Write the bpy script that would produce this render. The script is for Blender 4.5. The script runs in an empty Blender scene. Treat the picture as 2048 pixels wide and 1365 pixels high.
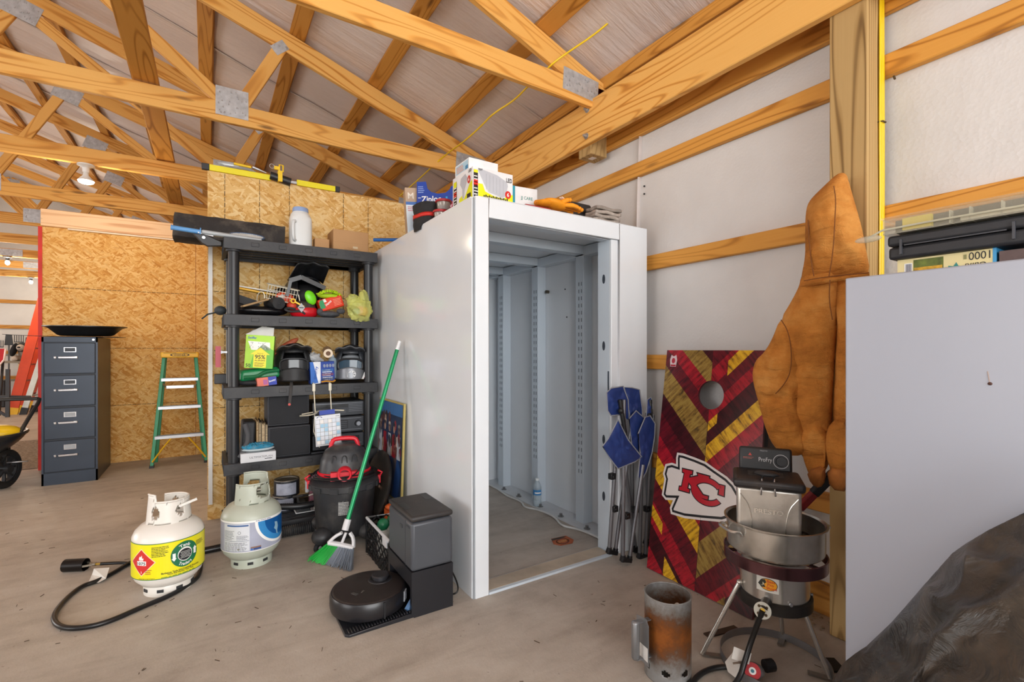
import bpy, bmesh, math, random
from mathutils import Vector, Matrix, Euler, noise
random.seed(7)
C = bpy.context.scene.collection
PI = math.pi

# ------------------------------------------------------------------ camera, sky, lights, exposure
FPX, HORIZON, EYE = 954.0, 699.0, 1.21
YAW = math.atan((1024 - 415) / FPX)
FWD = Vector((math.sin(YAW), math.cos(YAW), 0)); RGT = Vector((math.cos(YAW), -math.sin(YAW), 0))
cd = bpy.data.cameras.new('camera'); cam = bpy.data.objects.new('camera', cd); C.objects.link(cam)
cam.location = (0, 0, EYE); cam.rotation_euler = (PI/2, 0, -YAW)
cd.sensor_width = 36; cd.lens = 36 * FPX / 2048; cd.shift_y = (HORIZON - 682.5) / 2048
cd.clip_start = 0.05; cd.clip_end = 200
bpy.context.scene.camera = cam

world = bpy.data.worlds.new('daylight'); bpy.context.scene.world = world
world.use_nodes = True
bg = world.node_tree.nodes['Background']
bg.inputs[0].default_value = (0.93, 0.97, 1.0, 1); bg.inputs[1].default_value = 3.6

def area_light(name, loc, target, sx, sy, power, col=(1, 1, 1)):
    l = bpy.data.lights.new(name, 'AREA'); l.shape = 'RECTANGLE'; l.size = sx; l.size_y = sy
    l.energy = power; l.color = col
    o = bpy.data.objects.new(name, l); C.objects.link(o); o.location = loc
    o.rotation_euler = (Vector(target) - Vector(loc)).to_track_quat('-Z', 'Y').to_euler()
    return o
# daylight through the big open door behind the camera
area_light('door_daylight', (0.2, -4.8, 1.7), (0.6, 4, 1.3), 4.6, 2.8, 190, (1.0, 0.985, 0.96))
# added fill light for the dark far end; the left wall has no opening
area_light('far_fill', (-9.5, 9.5, 1.6), (-2, 9.5, 2.6), 5.0, 2.6, 240, (1.0, 0.98, 0.95))

area_light('left_fill', (-9.4, .5, 1.7), (2, 1.2, .8), 4.5, 2.6, 175, (0.97, 0.985, 1.0))  # added fill from the left to lift the dark lower right; no real source
vs = bpy.context.scene.view_settings
vs.view_transform = 'Standard'; vs.look = 'None'; vs.exposure = 0.25; vs.gamma = 1.0
vs.use_curve_mapping = False
bpy.context.scene.cycles.max_bounces = 8
bpy.context.scene.cycles.diffuse_bounces = 5

# ------------------------------------------------------------------ pixel of the photograph -> point at a known depth
def ray(x, y):
    return FWD + RGT * ((x - 1024) / FPX) + Vector((0, 0, (HORIZON - y) / FPX))
def at(x, y, X=None, Y=None, Z=None):
    r = ray(x, y)
    if X is not None: t = X / r.x
    elif Y is not None: t = Y / r.y
    else: t = (Z - EYE) / r.z
    return Vector((r.x * t, r.y * t, EYE + r.z * t))

# ------------------------------------------------------------------ materials
def srgb(c):
    if isinstance(c, str):
        c = [int(c[i:i+2], 16) / 255 for i in (0, 2, 4)]
    return tuple((v / 12.92 if v <= 0.04045 else ((v + 0.055) / 1.055) ** 2.4) for v in c[:3]) + (1.0,)

class NT:
    def __init__(s, name):
        s.m = bpy.data.materials.new(name); s.m.use_nodes = True
        s.t = s.m.node_tree; s.b = s.t.nodes['Principled BSDF']
    def n(s, typ, **kw):
        d = s.t.nodes.new(typ)
        for k, v in kw.items():
            if k.startswith('i_'):
                key = k[2:]; d.inputs[int(key) if key.isdigit() else key].default_value = v
            else: setattr(d, k, v)
        return d
    def l(s, a, b): s.t.links.new(a, b)
    def ramp(s, fac, stops, interp='LINEAR'):
        r = s.n('ShaderNodeValToRGB'); cr = r.color_ramp; cr.interpolation = interp
        while len(cr.elements) < len(stops): cr.elements.new(0.5)
        for e, (p, c) in zip(cr.elements, stops): e.position = p; e.color = srgb(c)
        s.l(fac, r.inputs[0]); return r.outputs[0]
    def mix(s, fac, a, b, mode='MIX'):
        m = s.n('ShaderNodeMix', data_type='RGBA', blend_type=mode)
        for i, v in ((0, fac), (6, a), (7, b)):
            if isinstance(v, (int, float)): m.inputs[i].default_value = v
            elif isinstance(v, (tuple, list, str)): m.inputs[i].default_value = srgb(v) if not (isinstance(v, tuple) and len(v) == 4) else v
            else: s.l(v, m.inputs[i])
        return m.outputs[2]
    def coords(s, scale=(1, 1, 1), rnd=True, rot=(0, 0, 0), loc=(0, 0, 0)):
        tc = s.n('ShaderNodeTexCoord'); out = tc.outputs['Object']
        if rnd:
            oi = s.n('ShaderNodeObjectInfo'); mu = s.n('ShaderNodeMath', operation='MULTIPLY', i_1=37.0)
            s.l(oi.outputs['Random'], mu.inputs[0])
            va = s.n('ShaderNodeVectorMath', operation='ADD'); s.l(out, va.inputs[0]); s.l(mu.outputs[0], va.inputs[1]); out = va.outputs[0]
        mp = s.n('ShaderNodeMapping'); s.l(out, mp.inputs[0])
        mp.inputs['Scale'].default_value = scale; mp.inputs['Rotation'].default_value = rot; mp.inputs['Location'].default_value = loc
        return mp.outputs[0]
    def noise(s, vec, scale=5, detail=3, rough=.5, dist=0):
        n = s.n('ShaderNodeTexNoise'); n.inputs['Scale'].default_value = scale; n.inputs['Detail'].default_value = detail
        n.inputs['Roughness'].default_value = rough; n.inputs['Distortion'].default_value = dist
        s.l(vec, n.inputs['Vector']); return n.outputs[0]
    def math(s, op, a, b=0.0, clamp=False):
        m = s.n('ShaderNodeMath', operation=op); m.use_clamp = clamp
        for i, v in ((0, a), (1, b)):
            if isinstance(v, (int, float)): m.inputs[i].default_value = v
            else: s.l(v, m.inputs[i])
        return m.outputs[0]
    def bump(s, h, strength=.2, dist=.01):
        b = s.n('ShaderNodeBump'); b.inputs['Strength'].default_value = strength; b.inputs['Distance'].default_value = dist
        s.l(h, b.inputs['Height']); s.l(b.outputs[0], s.b.inputs['Normal'])
    def set(s, rough=.5, metal=0, spec=.5):
        s.b.inputs['Roughness'].default_value = rough; s.b.inputs['Metallic'].default_value = metal
        s.b.inputs['Specular IOR Level'].default_value = spec

_mc = {}
def mat(col, rough=.5, metal=0.0, var=.12, vs=6.0, bump=0.0, bs=60.0, spec=.5, alpha=1.0, trans=0.0, emit=0.0, name=None, dirt=None, dirt_amt=.5, ds=9.0):
    key = (col, rough, metal, var, vs, bump, bs, spec, alpha, trans, emit, dirt, dirt_amt, ds)
    if key in _mc: return _mc[key]
    M = NT(name or 'mat_' + str(col)); M.set(rough, metal, spec)
    base = srgb(col); M.b.inputs['Base Color'].default_value = base
    if var > 0 or bump > 0 or dirt:
        co = M.coords()
        nz = M.noise(co, vs, 4, .55)
        dk = tuple(max(0, v * (1 - var)) for v in base[:3]) + (1,); lt = tuple(min(1, v * (1 + var)) for v in base[:3]) + (1,)
        mr = M.n('ShaderNodeMapRange'); mr.inputs['From Min'].default_value = .3; mr.inputs['From Max'].default_value = .7; M.l(nz, mr.inputs[0])
        c = M.mix(mr.outputs[0], dk, lt)
        if dirt:
            dn = M.noise(co, ds, 6, .65)
            f = M.n('ShaderNodeMapRange'); f.inputs['From Min'].default_value = .48; f.inputs['From Max'].default_value = .68
            f.inputs['To Max'].default_value = dirt_amt; M.l(dn, f.inputs[0])
            c = M.mix(f.outputs[0], c, dirt)
        M.l(c, M.b.inputs['Base Color'])
        if bump > 0: M.bump(M.noise(co, bs, 3, .6), bump, .004)
    if alpha < 1: M.b.inputs['Alpha'].default_value = alpha
    if trans > 0: M.b.inputs['Transmission Weight'].default_value = trans; M.b.inputs['IOR'].default_value = 1.3
    if emit > 0:
        M.b.inputs['Emission Color'].default_value = base; M.b.inputs['Emission Strength'].default_value = emit
    _mc[key] = M.m; return M.m

def wood_mat(name, lt, mid, dk, rings=9.0, rough=.6, knots=True, sc=1.0, rndcol=.12):
    M = NT(name); M.set(rough, 0, .35)
    n1 = M.noise(M.coords((0.55*sc, 6*sc, 6*sc)), 1.0, 1.5, .4, .15)
    s1 = M.math('SINE', M.math('MULTIPLY', n1, rings * 12.5)); s1 = M.math('MULTIPLY_ADD', s1, .5); s1.node.inputs[2].default_value = .5
    fine = M.noise(M.coords((2*sc, 150*sc, 150*sc)), 1.0, 3, .6)
    blot = M.noise(M.coords((1.2*sc, 4*sc, 4*sc)), 1.0, 3, .5)
    mr = M.n('ShaderNodeMapRange'); mr.inputs['From Min'].default_value = .42; mr.inputs['From Max'].default_value = .62; M.l(blot, mr.inputs[0])
    c = M.ramp(s1, [(0, dk), (.10, mid), (.34, lt), (1, lt)])
    c = M.mix(M.math('MULTIPLY', mr.outputs[0], .45), c, lt)
    c = M.mix(M.math('MULTIPLY', fine, .42), c, mid)
    if knots:
        v = M.n('ShaderNodeTexVoronoi'); v.inputs['Scale'].default_value = 1.0
        M.l(M.coords((1.3*sc, 6*sc, 6*sc)), v.inputs['Vector'])
        k = M.n('ShaderNodeMapRange'); k.inputs['From Min'].default_value = .05; k.inputs['From Max'].default_value = .11
        k.inputs['To Min'].default_value = .85; k.inputs['To Max'].default_value = 0; M.l(v.outputs['Distance'], k.inputs[0])
        c = M.mix(k.outputs[0], c, '6b4420')
    oi = M.n('ShaderNodeObjectInfo')
    c = M.mix(M.math('MULTIPLY', oi.outputs['Random'], rndcol*2), c, mid)
    M.l(c, M.b.inputs['Base Color']); M.bump(s1, .06, .003)
    return M.m

def osb_mat(name, cols, sc=1.0, plane='XZ'):
    M = NT(name); M.set(.75, 0, .25)
    prev = None
    for i, a in enumerate((0.35, 1.35, 2.3, -.5, 1.9, .9)):
        tc = M.n('ShaderNodeTexCoord'); mp = M.n('ShaderNodeMapping'); M.l(tc.outputs['Object'], mp.inputs[0])
        mp.inputs['Rotation'].default_value = (0, a, 0)
        mp2 = M.n('ShaderNodeMapping'); M.l(mp.outputs[0], mp2.inputs[0])
        mp2.inputs['Scale'].default_value = (42*sc, 1, 9*sc); mp2.inputs['Location'].default_value = (i*3.3, 0, i*1.7)
        v = M.n('ShaderNodeTexVoronoi'); v.inputs['Scale'].default_value = 1; M.l(mp2.outputs[0], v.inputs['Vector'])
        # warp the cell lookup a little so strands are ragged
        rgb = M.n('ShaderNodeSeparateColor'); M.l(v.outputs['Color'], rgb.inputs[0])
        st = M.noise(mp2.outputs[0], 3.5, 3, .6)
        f = M.math('ADD', M.math('MULTIPLY', rgb.outputs[0], .75), M.math('MULTIPLY', st, .3))
        c = M.ramp(f, [(0.0, cols[0]), (.25, cols[1]), (.55, cols[2]), (.8, cols[3]), (1, cols[4])])
        if prev is None: prev = c; pm = rgb.outputs[1]
        else:
            k = M.n('ShaderNodeMapRange'); k.inputs['From Min'].default_value = .64; k.inputs['From Max'].default_value = .66
            M.l(rgb.outputs[1], k.inputs[0]); prev = M.mix(k.outputs[0], prev, c)
    tc = M.n('ShaderNodeTexCoord'); big = M.noise(tc.outputs['Object'], 1.3, 2)
    prev = M.mix(M.math('MULTIPLY', big, .3), prev, cols[1])
    M.l(prev, M.b.inputs['Base Color']); M.bump(prev, .12, .003)
    return M.m

def smooth2(pts, n=2, closed=True):
    pts = list(pts)
    for _ in range(n):
        q = []
        for i in range(len(pts)):
            a, b = pts[i], pts[(i+1) % len(pts)]; q += [a*.75+b*.25, a*.25+b*.75]
        pts = q
    return pts
# ------------------------------------------------------------------ mesh collector
def rotM(rx=0, ry=0, rz=0): return Euler((rx, ry, rz)).to_matrix().to_4x4()
def frame(p0, p1, up=Vector((0, 0, 1))):
    d = (Vector(p1) - Vector(p0)).normalized(); up = Vector(up)
    if abs(d.dot(up)) > .999: up = Vector((0, 1, 0))
    y = up.cross(d).normalized(); z = d.cross(y)
    return Matrix(((d.x, y.x, z.x), (d.y, y.y, z.y), (d.z, y.z, z.z)))

class MB:
    def __init__(s, *mats):
        s.V = []; s.F = []; s.K = []; s.S = []; s.mats = list(mats); s.k = 0; s.X = None
    def m(s, material):
        if material not in s.mats: s.mats.append(material)
        s.k = s.mats.index(material); return s
    def add(s, vs, fs, smooth=False):
        b = len(s.V)
        s.V += [(s.X @ Vector(v)) if s.X is not None else Vector(v) for v in vs]
        for f in fs: s.F.append([b + i for i in f]); s.K.append(s.k); s.S.append(smooth)
        return s
    def box(s, c, d, rot=None, taper=1.0, tx=None):
        hx, hy, hz = d[0]/2, d[1]/2, d[2]/2; vs = []
        for z in (-1, 1):
            k = taper if z > 0 else 1.0; kx = tx if (tx is not None and z > 0) else k
            for x, y in ((-1, -1), (1, -1), (1, 1), (-1, 1)):
                v = Vector((x*hx*kx, y*hy*k, z*hz))
                if rot is not None: v = rot @ v
                vs.append(v + Vector(c))
        return s.add(vs, [(3, 2, 1, 0), (4, 5, 6, 7), (0, 1, 5, 4), (1, 2, 6, 5), (2, 3, 7, 6), (3, 0, 4, 7)])
    def bb(s, a, b):
        a, b = Vector(a), Vector(b)
        return s.box((a + b)/2, [abs(v) for v in (b - a)])
    def bar(s, p0, p1, w, h, up=(0, 0, 1)):
        p0, p1 = Vector(p0), Vector(p1); R = frame(p0, p1, up)
        return s.box((p0 + p1)/2, ((p1 - p0).length, w, h), R)
    def cyl(s, p0, p1, r0, r1=None, n=20, cap=True, smooth=True):
        r1 = r0 if r1 is None else r1; p0, p1 = Vector(p0), Vector(p1); R = frame(p0, p1)
        vs = []
        for p, r in ((p0, r0), (p1, r1)):
            for i in range(n):
                a = 2*PI*i/n; vs.append(p + R @ Vector((0, r*math.cos(a), r*math.sin(a))))
        s.add(vs, [(i, (i+1) % n, n+(i+1) % n, n+i) for i in range(n)], smooth)
        if cap:
            b = len(s.V) - 2*n
            s.F.append([b + i for i in reversed(range(n))]); s.F.append([b + n + i for i in range(n)])
            s.K += [s.k]*2; s.S += [False]*2
        return s
    def tube(s, pts, r, n=10, closed=False, cap=True, smoothpath=0, flat=1.0):
        pts = [Vector(p) for p in pts]
        for _ in range(smoothpath):
            q = []
            m = len(pts)
            if not closed: q.append(pts[0])
            for i in range(m if closed else m-1):
                a, b = pts[i], pts[(i+1) % m]; q += [a*.75+b*.25, a*.25+b*.75]
            if not closed: q.append(pts[-1])
            pts = q
        m = len(pts); rr = r if isinstance(r, (list, tuple)) else None
        vs = []; up = Vector((0, 0, 1)); prevy = None
        for i, p in enumerate(pts):
            a = pts[(i-1) % m] if (closed or i > 0) else p; b = pts[(i+1) % m] if (closed or i < m-1) else p
            d = (b - a); d = d.normalized() if d.length > 1e-9 else Vector((1, 0, 0))
            if prevy is None:
                u = up if abs(d.z) < .95 else Vector((0, 1, 0)); y = u.cross(d).normalized()
            else:
                y = (prevy - d*prevy.dot(d)); y = y.normalized() if y.length > 1e-6 else d.orthogonal().normalized()
            z = d.cross(y); prevy = y
            R = rr[min(len(rr)-1, int(i*len(rr)/m))] if rr else r
            for k in range(n):
                t = 2*PI*k/n; vs.append(p + y*R*math.cos(t) + z*R*flat*math.sin(t))
        fs = [(i*n+k, i*n+(k+1) % n, ((i+1) % m)*n+(k+1) % n, ((i+1) % m)*n+k) for i in range(m if closed else m-1) for k in range(n)]
        s.add(vs, fs, True)
        if cap and not closed:
            b = len(s.V) - m*n
            s.F.append([b+i for i in reversed(range(n))]); s.F.append([b+(m-1)*n+i for i in range(n)]); s.K += [s.k]*2; s.S += [False]*2
        return s
    def lathe(s, prof, c=(0, 0, 0), n=40, axis=None, sx=1.0, sy=1.0, a0=0, a1=2*PI, smooth=True):
        full = abs(a1 - a0 - 2*PI) < 1e-6; m = n if full else n+1; vs = []
        R = Matrix.Identity(3) if axis is None else axis
        for r, z in prof:
            for i in range(m):
                a = a0 + (a1-a0)*i/n; vs.append(Vector(c) + R @ Vector((r*math.cos(a)*sx, r*math.sin(a)*sy, z)))
        fs = []
        for j in range(len(prof)-1):
            for i in range(n): i2 = (i+1) % m; fs.append((j*m+i, j*m+i2, (j+1)*m+i2, (j+1)*m+i))
        return s.add(vs, fs, smooth)
    def ball(s, c, r, n=16, k=10, rot=None):
        if isinstance(r, (int, float)): r = (r, r, r)
        vs = []; fs = []
        for j in range(k+1):
            t = PI*j/k
            for i in range(n):
                a = 2*PI*i/n; v = Vector((r[0]*math.sin(t)*math.cos(a), r[1]*math.sin(t)*math.sin(a), r[2]*math.cos(t)))
                if rot is not None: v = rot @ v
                vs.append(v + Vector(c))
        for j in range(k):
            for i in range(n): fs.append((j*n+i, (j+1)*n+i, (j+1)*n+(i+1) % n, j*n+(i+1) % n))
        return s.add(vs, fs, True)
    def prism(s, poly, fn, t0, t1):
        """poly of (u,v); fn(u,v,w) -> point; extruded between w=t0 and t1"""
        n = len(poly)
        vs = [fn(u, v, t0) for u, v in poly] + [fn(u, v, t1) for u, v in poly]
        return s.add(vs, [tuple(reversed(range(n))), tuple(range(n, 2*n))] + [(i, (i+1) % n, n+(i+1) % n, n+i) for i in range(n)])
    def sheet(s, nu, nv, fn, smooth=True, thick=None):
        vs = [fn(i/nu, j/nv) for j in range(nv+1) for i in range(nu+1)]; w = nu+1
        fs = [(j*w+i, j*w+i+1, (j+1)*w+i+1, (j+1)*w+i) for j in range(nv) for i in range(nu)]
        return s.add(vs, fs, smooth)
    def puff(s, outline, dirn, bulge, back=.01, rings=8, wr=0.0, ws=14.0, seed=0, sm=2, center=None, fold=0.0):
        """a padded cloth shape: closed outline, rounded towards dirn, with folds"""
        P = smooth2([Vector(p) for p in outline], sm) if sm else [Vector(p) for p in outline]
        c = center or sum(P, Vector())/len(P); dirn = Vector(dirn).normalized(); n = len(P); vs = []
        for k in range(rings+1):
            t = k/rings
            for p in P:
                q = p.lerp(c, t); h = bulge*math.sqrt(max(0, 1-(1-t)**2))
                w = wr*(noise.noise(q*ws+Vector((seed, 0, 0)))+.5*noise.noise(q*ws*2.3+Vector((seed, 5, 0))))*min(1, t*4)
                if fold: w += fold*math.sin((q.z*.7+noise.noise(q*5+Vector((seed, 1, 0)))*.12)*60)*min(1, t*3)
                vs.append(q + dirn*(h+w))
        fs = [(k*n+i, k*n+(i+1) % n, (k+1)*n+(i+1) % n, (k+1)*n+i) for k in range(rings) for i in range(n)]
        s.add(vs, fs, True)
        vb = [p for p in P] + [p.lerp(c, .12)-dirn*back for p in P] + [c-dirn*back]
        s.add(vb, [(i, n+i, n+(i+1) % n, (i+1) % n) for i in range(n)] + [(n+i, 2*n, n+(i+1) % n) for i in range(n)], True)
        return s
    def build(s, name, parent=None, bevel=0, seg=2, solid=0, sub=0, auto=38, wn=False):
        me = bpy.data.meshes.new(name)
        off = Vector((0, 0, 0)); V = [Vector(v) for v in s.V]
        if parent is None:
            xs = [v.x for v in V]; ys = [v.y for v in V]; zs = [v.z for v in V]
            off = Vector(((min(xs)+max(xs))/2, (min(ys)+max(ys))/2, min(zs)))
        elif parent.get('_w') is not None:
            off = Vector(parent['_w'])
        me.from_pydata([v - off for v in V], [], s.F)
        for mt in s.mats: me.materials.append(mt)
        for p, k, sm in zip(me.polygons, s.K, s.S): p.material_index = k; p.use_smooth = sm or bevel > 0
        me.update()
        o = bpy.data.objects.new(name, me); C.objects.link(o)
        if parent is None: o.location = off
        else: o.parent = parent
        if any(s.S) or bevel > 0:
            bm = bmesh.new(); bm.from_mesh(me)
            bmesh.ops.remove_doubles(bm, verts=bm.verts, dist=1e-6)
            for e in bm.edges:
                if len(e.link_faces) == 2 and e.calc_face_angle(0) > math.radians(auto): e.smooth = False
            bm.to_mesh(me); bm.free()
        if solid:
            md = o.modifiers.new('solid', 'SOLIDIFY'); md.thickness = abs(solid); md.offset = 0
        if sub:
            md = o.modifiers.new('sub', 'SUBSURF'); md.levels = sub; md.render_levels = sub
        if bevel:
            md = o.modifiers.new('bevel', 'BEVEL'); md.width = bevel; md.segments = seg; md.limit_method = 'ANGLE'; md.angle_limit = math.radians(35)
            md.harden_normals = False
        return o

def thing(name, label, cat, loc=(0, 0, 0), rotz=0, group=None, world=False):
    """an Empty at the thing's base; world=True: its parts are written in world coordinates"""
    o = bpy.data.objects.new(name, None); C.objects.link(o); o.empty_display_size = .05
    o.location = loc; o.rotation_euler = (0, 0, rotz); o['label'] = label; o['category'] = cat
    if group: o['group'] = group
    if world: o['_w'] = tuple(loc)
    return o
def tag(o, label, cat, group=None):
    o['label'] = label; o['category'] = cat
    if group: o['group'] = group
    return o
def struct(o, label=None):
    o['kind'] = 'structure'
    if label: o['label'] = label
    return o
def sub(o):
    """let sub-parts of a mesh part use the same coordinates"""
    p = o.parent
    if p is not None and p.get('_w') is not None: o['_w'] = tuple(p['_w'])
    elif p is None: o['_w'] = tuple(o.location)
    return o
def dup(root, loc=None, rotz=None, label=None, group=None):
    r = root.copy(); C.objects.link(r)
    if loc is not None: r.location = loc
    if rotz is not None: r.rotation_euler = (0, 0, rotz)
    if label: r['label'] = label
    if group: r['group'] = group
    for ch in [c for c in bpy.data.objects if c.parent is root]:
        c = ch.copy(); C.objects.link(c); c.parent = r
        for g in [x for x in bpy.data.objects if x.parent is ch]:
            d = g.copy(); C.objects.link(d); d.parent = c
    return r

# ------------------------------------------------------------------ text and flat marks on surfaces
_tc = {}
def glyphs(txt, bold=False):
    """triangulated outline of a word; x from 0..w, y 0..cap height 1"""
    key = (txt, bold)
    if key in _tc: return _tc[key]
    cu = bpy.data.curves.new('t', 'FONT'); cu.body = txt; cu.size = 1.0; cu.resolution_u = 3
    if bold: cu.offset = 0.018
    o = bpy.data.objects.new('t', cu); C.objects.link(o)
    me = bpy.data.meshes.new_from_object(o.evaluated_get(bpy.context.evaluated_depsgraph_get()))
    bpy.data.objects.remove(o); bpy.data.curves.remove(cu)
    vs = [(v.co.x, v.co.y) for v in me.vertices]; fs = [list(p.vertices) for p in me.polygons]
    bpy.data.meshes.remove(me)
    if vs:
        x0 = min(v[0] for v in vs); x1 = max(v[0] for v in vs)
        vs = [((x-x0), y) for x, y in vs]; w = x1-x0
    else: w = 1
    _tc[key] = (vs, fs, w); return _tc[key]

def clip(poly, a, b, c):
    """keep the part of a polygon where a*x+b*y >= c"""
    out = []
    for i in range(len(poly)):
        p, q = poly[i], poly[(i+1) % len(poly)]; dp = a*p[0]+b*p[1]-c; dq = a*q[0]+b*q[1]-c
        if dp >= 0: out.append(p)
        if (dp >= 0) != (dq >= 0): t = dp/(dp-dq); out.append((p[0]+(q[0]-p[0])*t, p[1]+(q[1]-p[1])*t))
    return out
class Decal(MB):
    """flat marks in (u,v) metres laid on a surface by fn(u,v,w); w is the height above it"""
    def __init__(s, fn, *mats, strip=0.0):
        super().__init__(*mats); s.fn = fn; s.lay = 0.0006; s.strip = strip
    def put(s, pts):
        """one flat outline; cut into upright strips where the surface is curved"""
        if not s.strip: s.add([s.fn(u, v, s.lay) for u, v in pts], [tuple(range(len(pts)))]); return
        x0 = min(p[0] for p in pts); x1 = max(p[0] for p in pts); k0 = math.floor(x0/s.strip)
        while k0*s.strip < x1:
            q = clip(clip(pts, 1, 0, k0*s.strip), -1, 0, -(k0+1)*s.strip)
            if len(q) > 2: s.add([s.fn(u, v, s.lay) for u, v in q], [tuple(range(len(q)))])
            k0 += 1
    def up(s): s.lay += 0.0004; return s
    def poly(s, pts, mt=None):
        if mt: s.m(mt)
        s.put(pts); return s
    def rect(s, u0, v0, u1, v1, mt=None, nu=1, nv=1):
        if mt: s.m(mt)
        if s.strip and u1-u0 > .008: s.put([(u0, v0), (u1, v0), (u1, v1), (u0, v1)]); return s
        vs = [s.fn(u0+(u1-u0)*i/nu, v0+(v1-v0)*j/nv, s.lay) for j in range(nv+1) for i in range(nu+1)]; w = nu+1
        s.add(vs, [(j*w+i, j*w+i+1, (j+1)*w+i+1, (j+1)*w+i) for j in range(nv) for i in range(nu)]); return s
    def ell(s, u, v, ru, rv, mt=None, n=28, hole=0.0, a0=0, a1=2*PI):
        if mt: s.m(mt)
        if s.strip and hole <= 0:
            s.put([(u+ru*math.cos(a0+(a1-a0)*i/n), v+rv*math.sin(a0+(a1-a0)*i/n)) for i in range(n)])
        elif hole <= 0:
            vs = [s.fn(u, v, s.lay)] + [s.fn(u+ru*math.cos(a0+(a1-a0)*i/n), v+rv*math.sin(a0+(a1-a0)*i/n), s.lay) for i in range(n+1)]
            s.add(vs, [(0, i+1, i+2) for i in range(n)])
        else:
            vs = []
            for i in range(n+1):
                a = a0+(a1-a0)*i/n
                vs += [s.fn(u+ru*math.cos(a), v+rv*math.sin(a), s.lay), s.fn(u+ru*hole*math.cos(a), v+rv*hole*math.sin(a), s.lay)]
            s.add(vs, [(2*i, 2*i+2, 2*i+3, 2*i+1) for i in range(n)])
        return s
    def text(s, txt, u, v, h, mt=None, width=None, bold=False, center=False, rot=0.0, arc=None, shear=0):
        if mt: s.m(mt)
        vs, fs, w = glyphs(txt, bold); k = h/.72; kx = k if width is None else width/w
        W = w*kx; out = []
        for x, y in vs:
            X = x*kx - (W/2 if center else 0); Y = y*k; X += Y*shear
            if arc is not None:                                   # (radius, centre angle, direction)
                R, a, sg = arc; ang = a - sg*X/R; rr = R + sg*Y
                out.append((u+rr*math.cos(ang), v+rr*math.sin(ang)))
            else:
                c, q = math.cos(rot), math.sin(rot); out.append((u+X*c-Y*q, v+X*q+Y*c))
        s.add([s.fn(a, b, s.lay) for a, b in out], fs); return s
    def lines(s, u0, v0, u1, v1, n, mt, t=.4, jag=.25):
        """rows of unreadable small print"""
        s.m(mt); dv = (v1-v0)/n
        for i in range(n):
            a = u0; e = u1 - random.random()*jag*(u1-u0)
            while a < e:
                b = min(e, a + (u1-u0)*random.uniform(.05, .18)); s.rect(a, v0+dv*i, b, v0+dv*(i+t)); a = b + (u1-u0)*.02
        return s
def planar(o, du, dv, dn):
    o, du, dv, dn = map(Vector, (o, du, dv, dn))
    return lambda u, v, w=0: o + du*u + dv*v + dn*w
# ================================================================== shell of the building
PINE = wood_mat('pine_board', 'ecb868', 'db9a44', 'b4722a', 6.0)
PINE_D = wood_mat('pine_board_dark', 'cf9648', 'b97d30', '8f5a1e', 6.0)
PINE_G = wood_mat('pine_girt', 'dda04a', 'c98835', '9a5f1c', 6.0)
POSTW = wood_mat('treated_post', 'bc9c68', 'a38250', '694c28', 9.0, .75, sc=.8)
PINK = wood_mat('pale_pine_board', 'ecc9a0', 'e0b48a', 'c9976c', 5.0)
OSB_A = osb_mat('osb_panel', ('9a5f22', 'c88f45', 'dcae68', 'e8c383', 'b57a35'), 1.5)
OSB_B = osb_mat('osb_panel_pale', ('a8702f', 'cfa05a', 'dfb878', 'ecd19a', 'bd8a48'), 1.5)
STEEL = mat('b4b6ba', .35, .75, .15, 20)
DARKLINE = mat('4a3a26', .8, 0, .1)
GALV = mat('bfc2c6', .42, .5, .2, 25)

def film_mat(name, col, dots=True, rough=.42, streak=False):
    M = NT(name); M.set(rough, 0, .5)
    co = M.coords((1, 1, 1), rnd=False)
    big = M.noise(co, 1.1, 4, .6)
    b = srgb(col); dk = tuple(v*.86 for v in b[:3])+(1,)
    mr = M.n('ShaderNodeMapRange'); mr.inputs['From Min'].default_value = .35; mr.inputs['From Max'].default_value = .65; M.l(big, mr.inputs[0])
    M.l(M.mix(mr.outputs[0], dk, b), M.b.inputs['Base Color'])
    if streak:
        h = M.noise(M.coords((1.5, 13, 1.5), rnd=False), 1.0, 5, .6)
        M.bump(h, .4, .04)
    else:
        v = M.n('ShaderNodeTexVoronoi'); v.inputs['Scale'].default_value = 70; M.l(co, v.inputs['Vector'])
        h = M.math('ADD', M.math('MULTIPLY', v.outputs['Distance'], .12), M.noise(M.coords((2.2, 3, .9), rnd=False), 1.0, 4, .6))
        M.bump(h, .3, .02)
    return M.m
FILM = film_mat('bubble_film', 'dedcda')
ROOFFILM = film_mat('roof_film', 'e4dad7', streak=True, rough=.35)

# concrete floor
def concrete():
    M = NT('concrete'); M.set(.62, 0, .4)
    co = M.coords(rnd=False)
    n1 = M.noise(co, .9, 6, .6, .6); n2 = M.noise(co, 9, 6, .7); n3 = M.noise(co, 120, 2, .6)
    sw = M.noise(M.coords((1.2, 5, 1), rnd=False, rot=(0, 0, .5)), 1.6, 6, .65, .9)
    f = M.math('ADD', M.math('MULTIPLY', n1, .4), M.math('ADD', M.math('MULTIPLY', n2, .25), M.math('MULTIPLY', sw, .35)))
    c = M.ramp(f, [(.30, '8f857a'), (.42, 'a59b90'), (.52, 'b5aca1'), (.66, 'c5beb5')])
    sp = M.n('ShaderNodeMapRange'); sp.inputs['From Min'].default_value = .68; sp.inputs['From Max'].default_value = .74
    sp.inputs['To Max'].default_value = .55; M.l(M.noise(co, 46, 3, .6), sp.inputs[0])
    c = M.mix(sp.outputs[0], c, '5f4c3c')
    M.l(c, M.b.inputs['Base Color']); M.bump(M.math('ADD', M.math('MULTIPLY', n3, .3), n2), .18, .01)
    return M.m
CONC = concrete()
b = MB(CONC); b.bb((-12, -14, -.15), (6, 16.7, 0)); struct(b.build('floor'))

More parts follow.
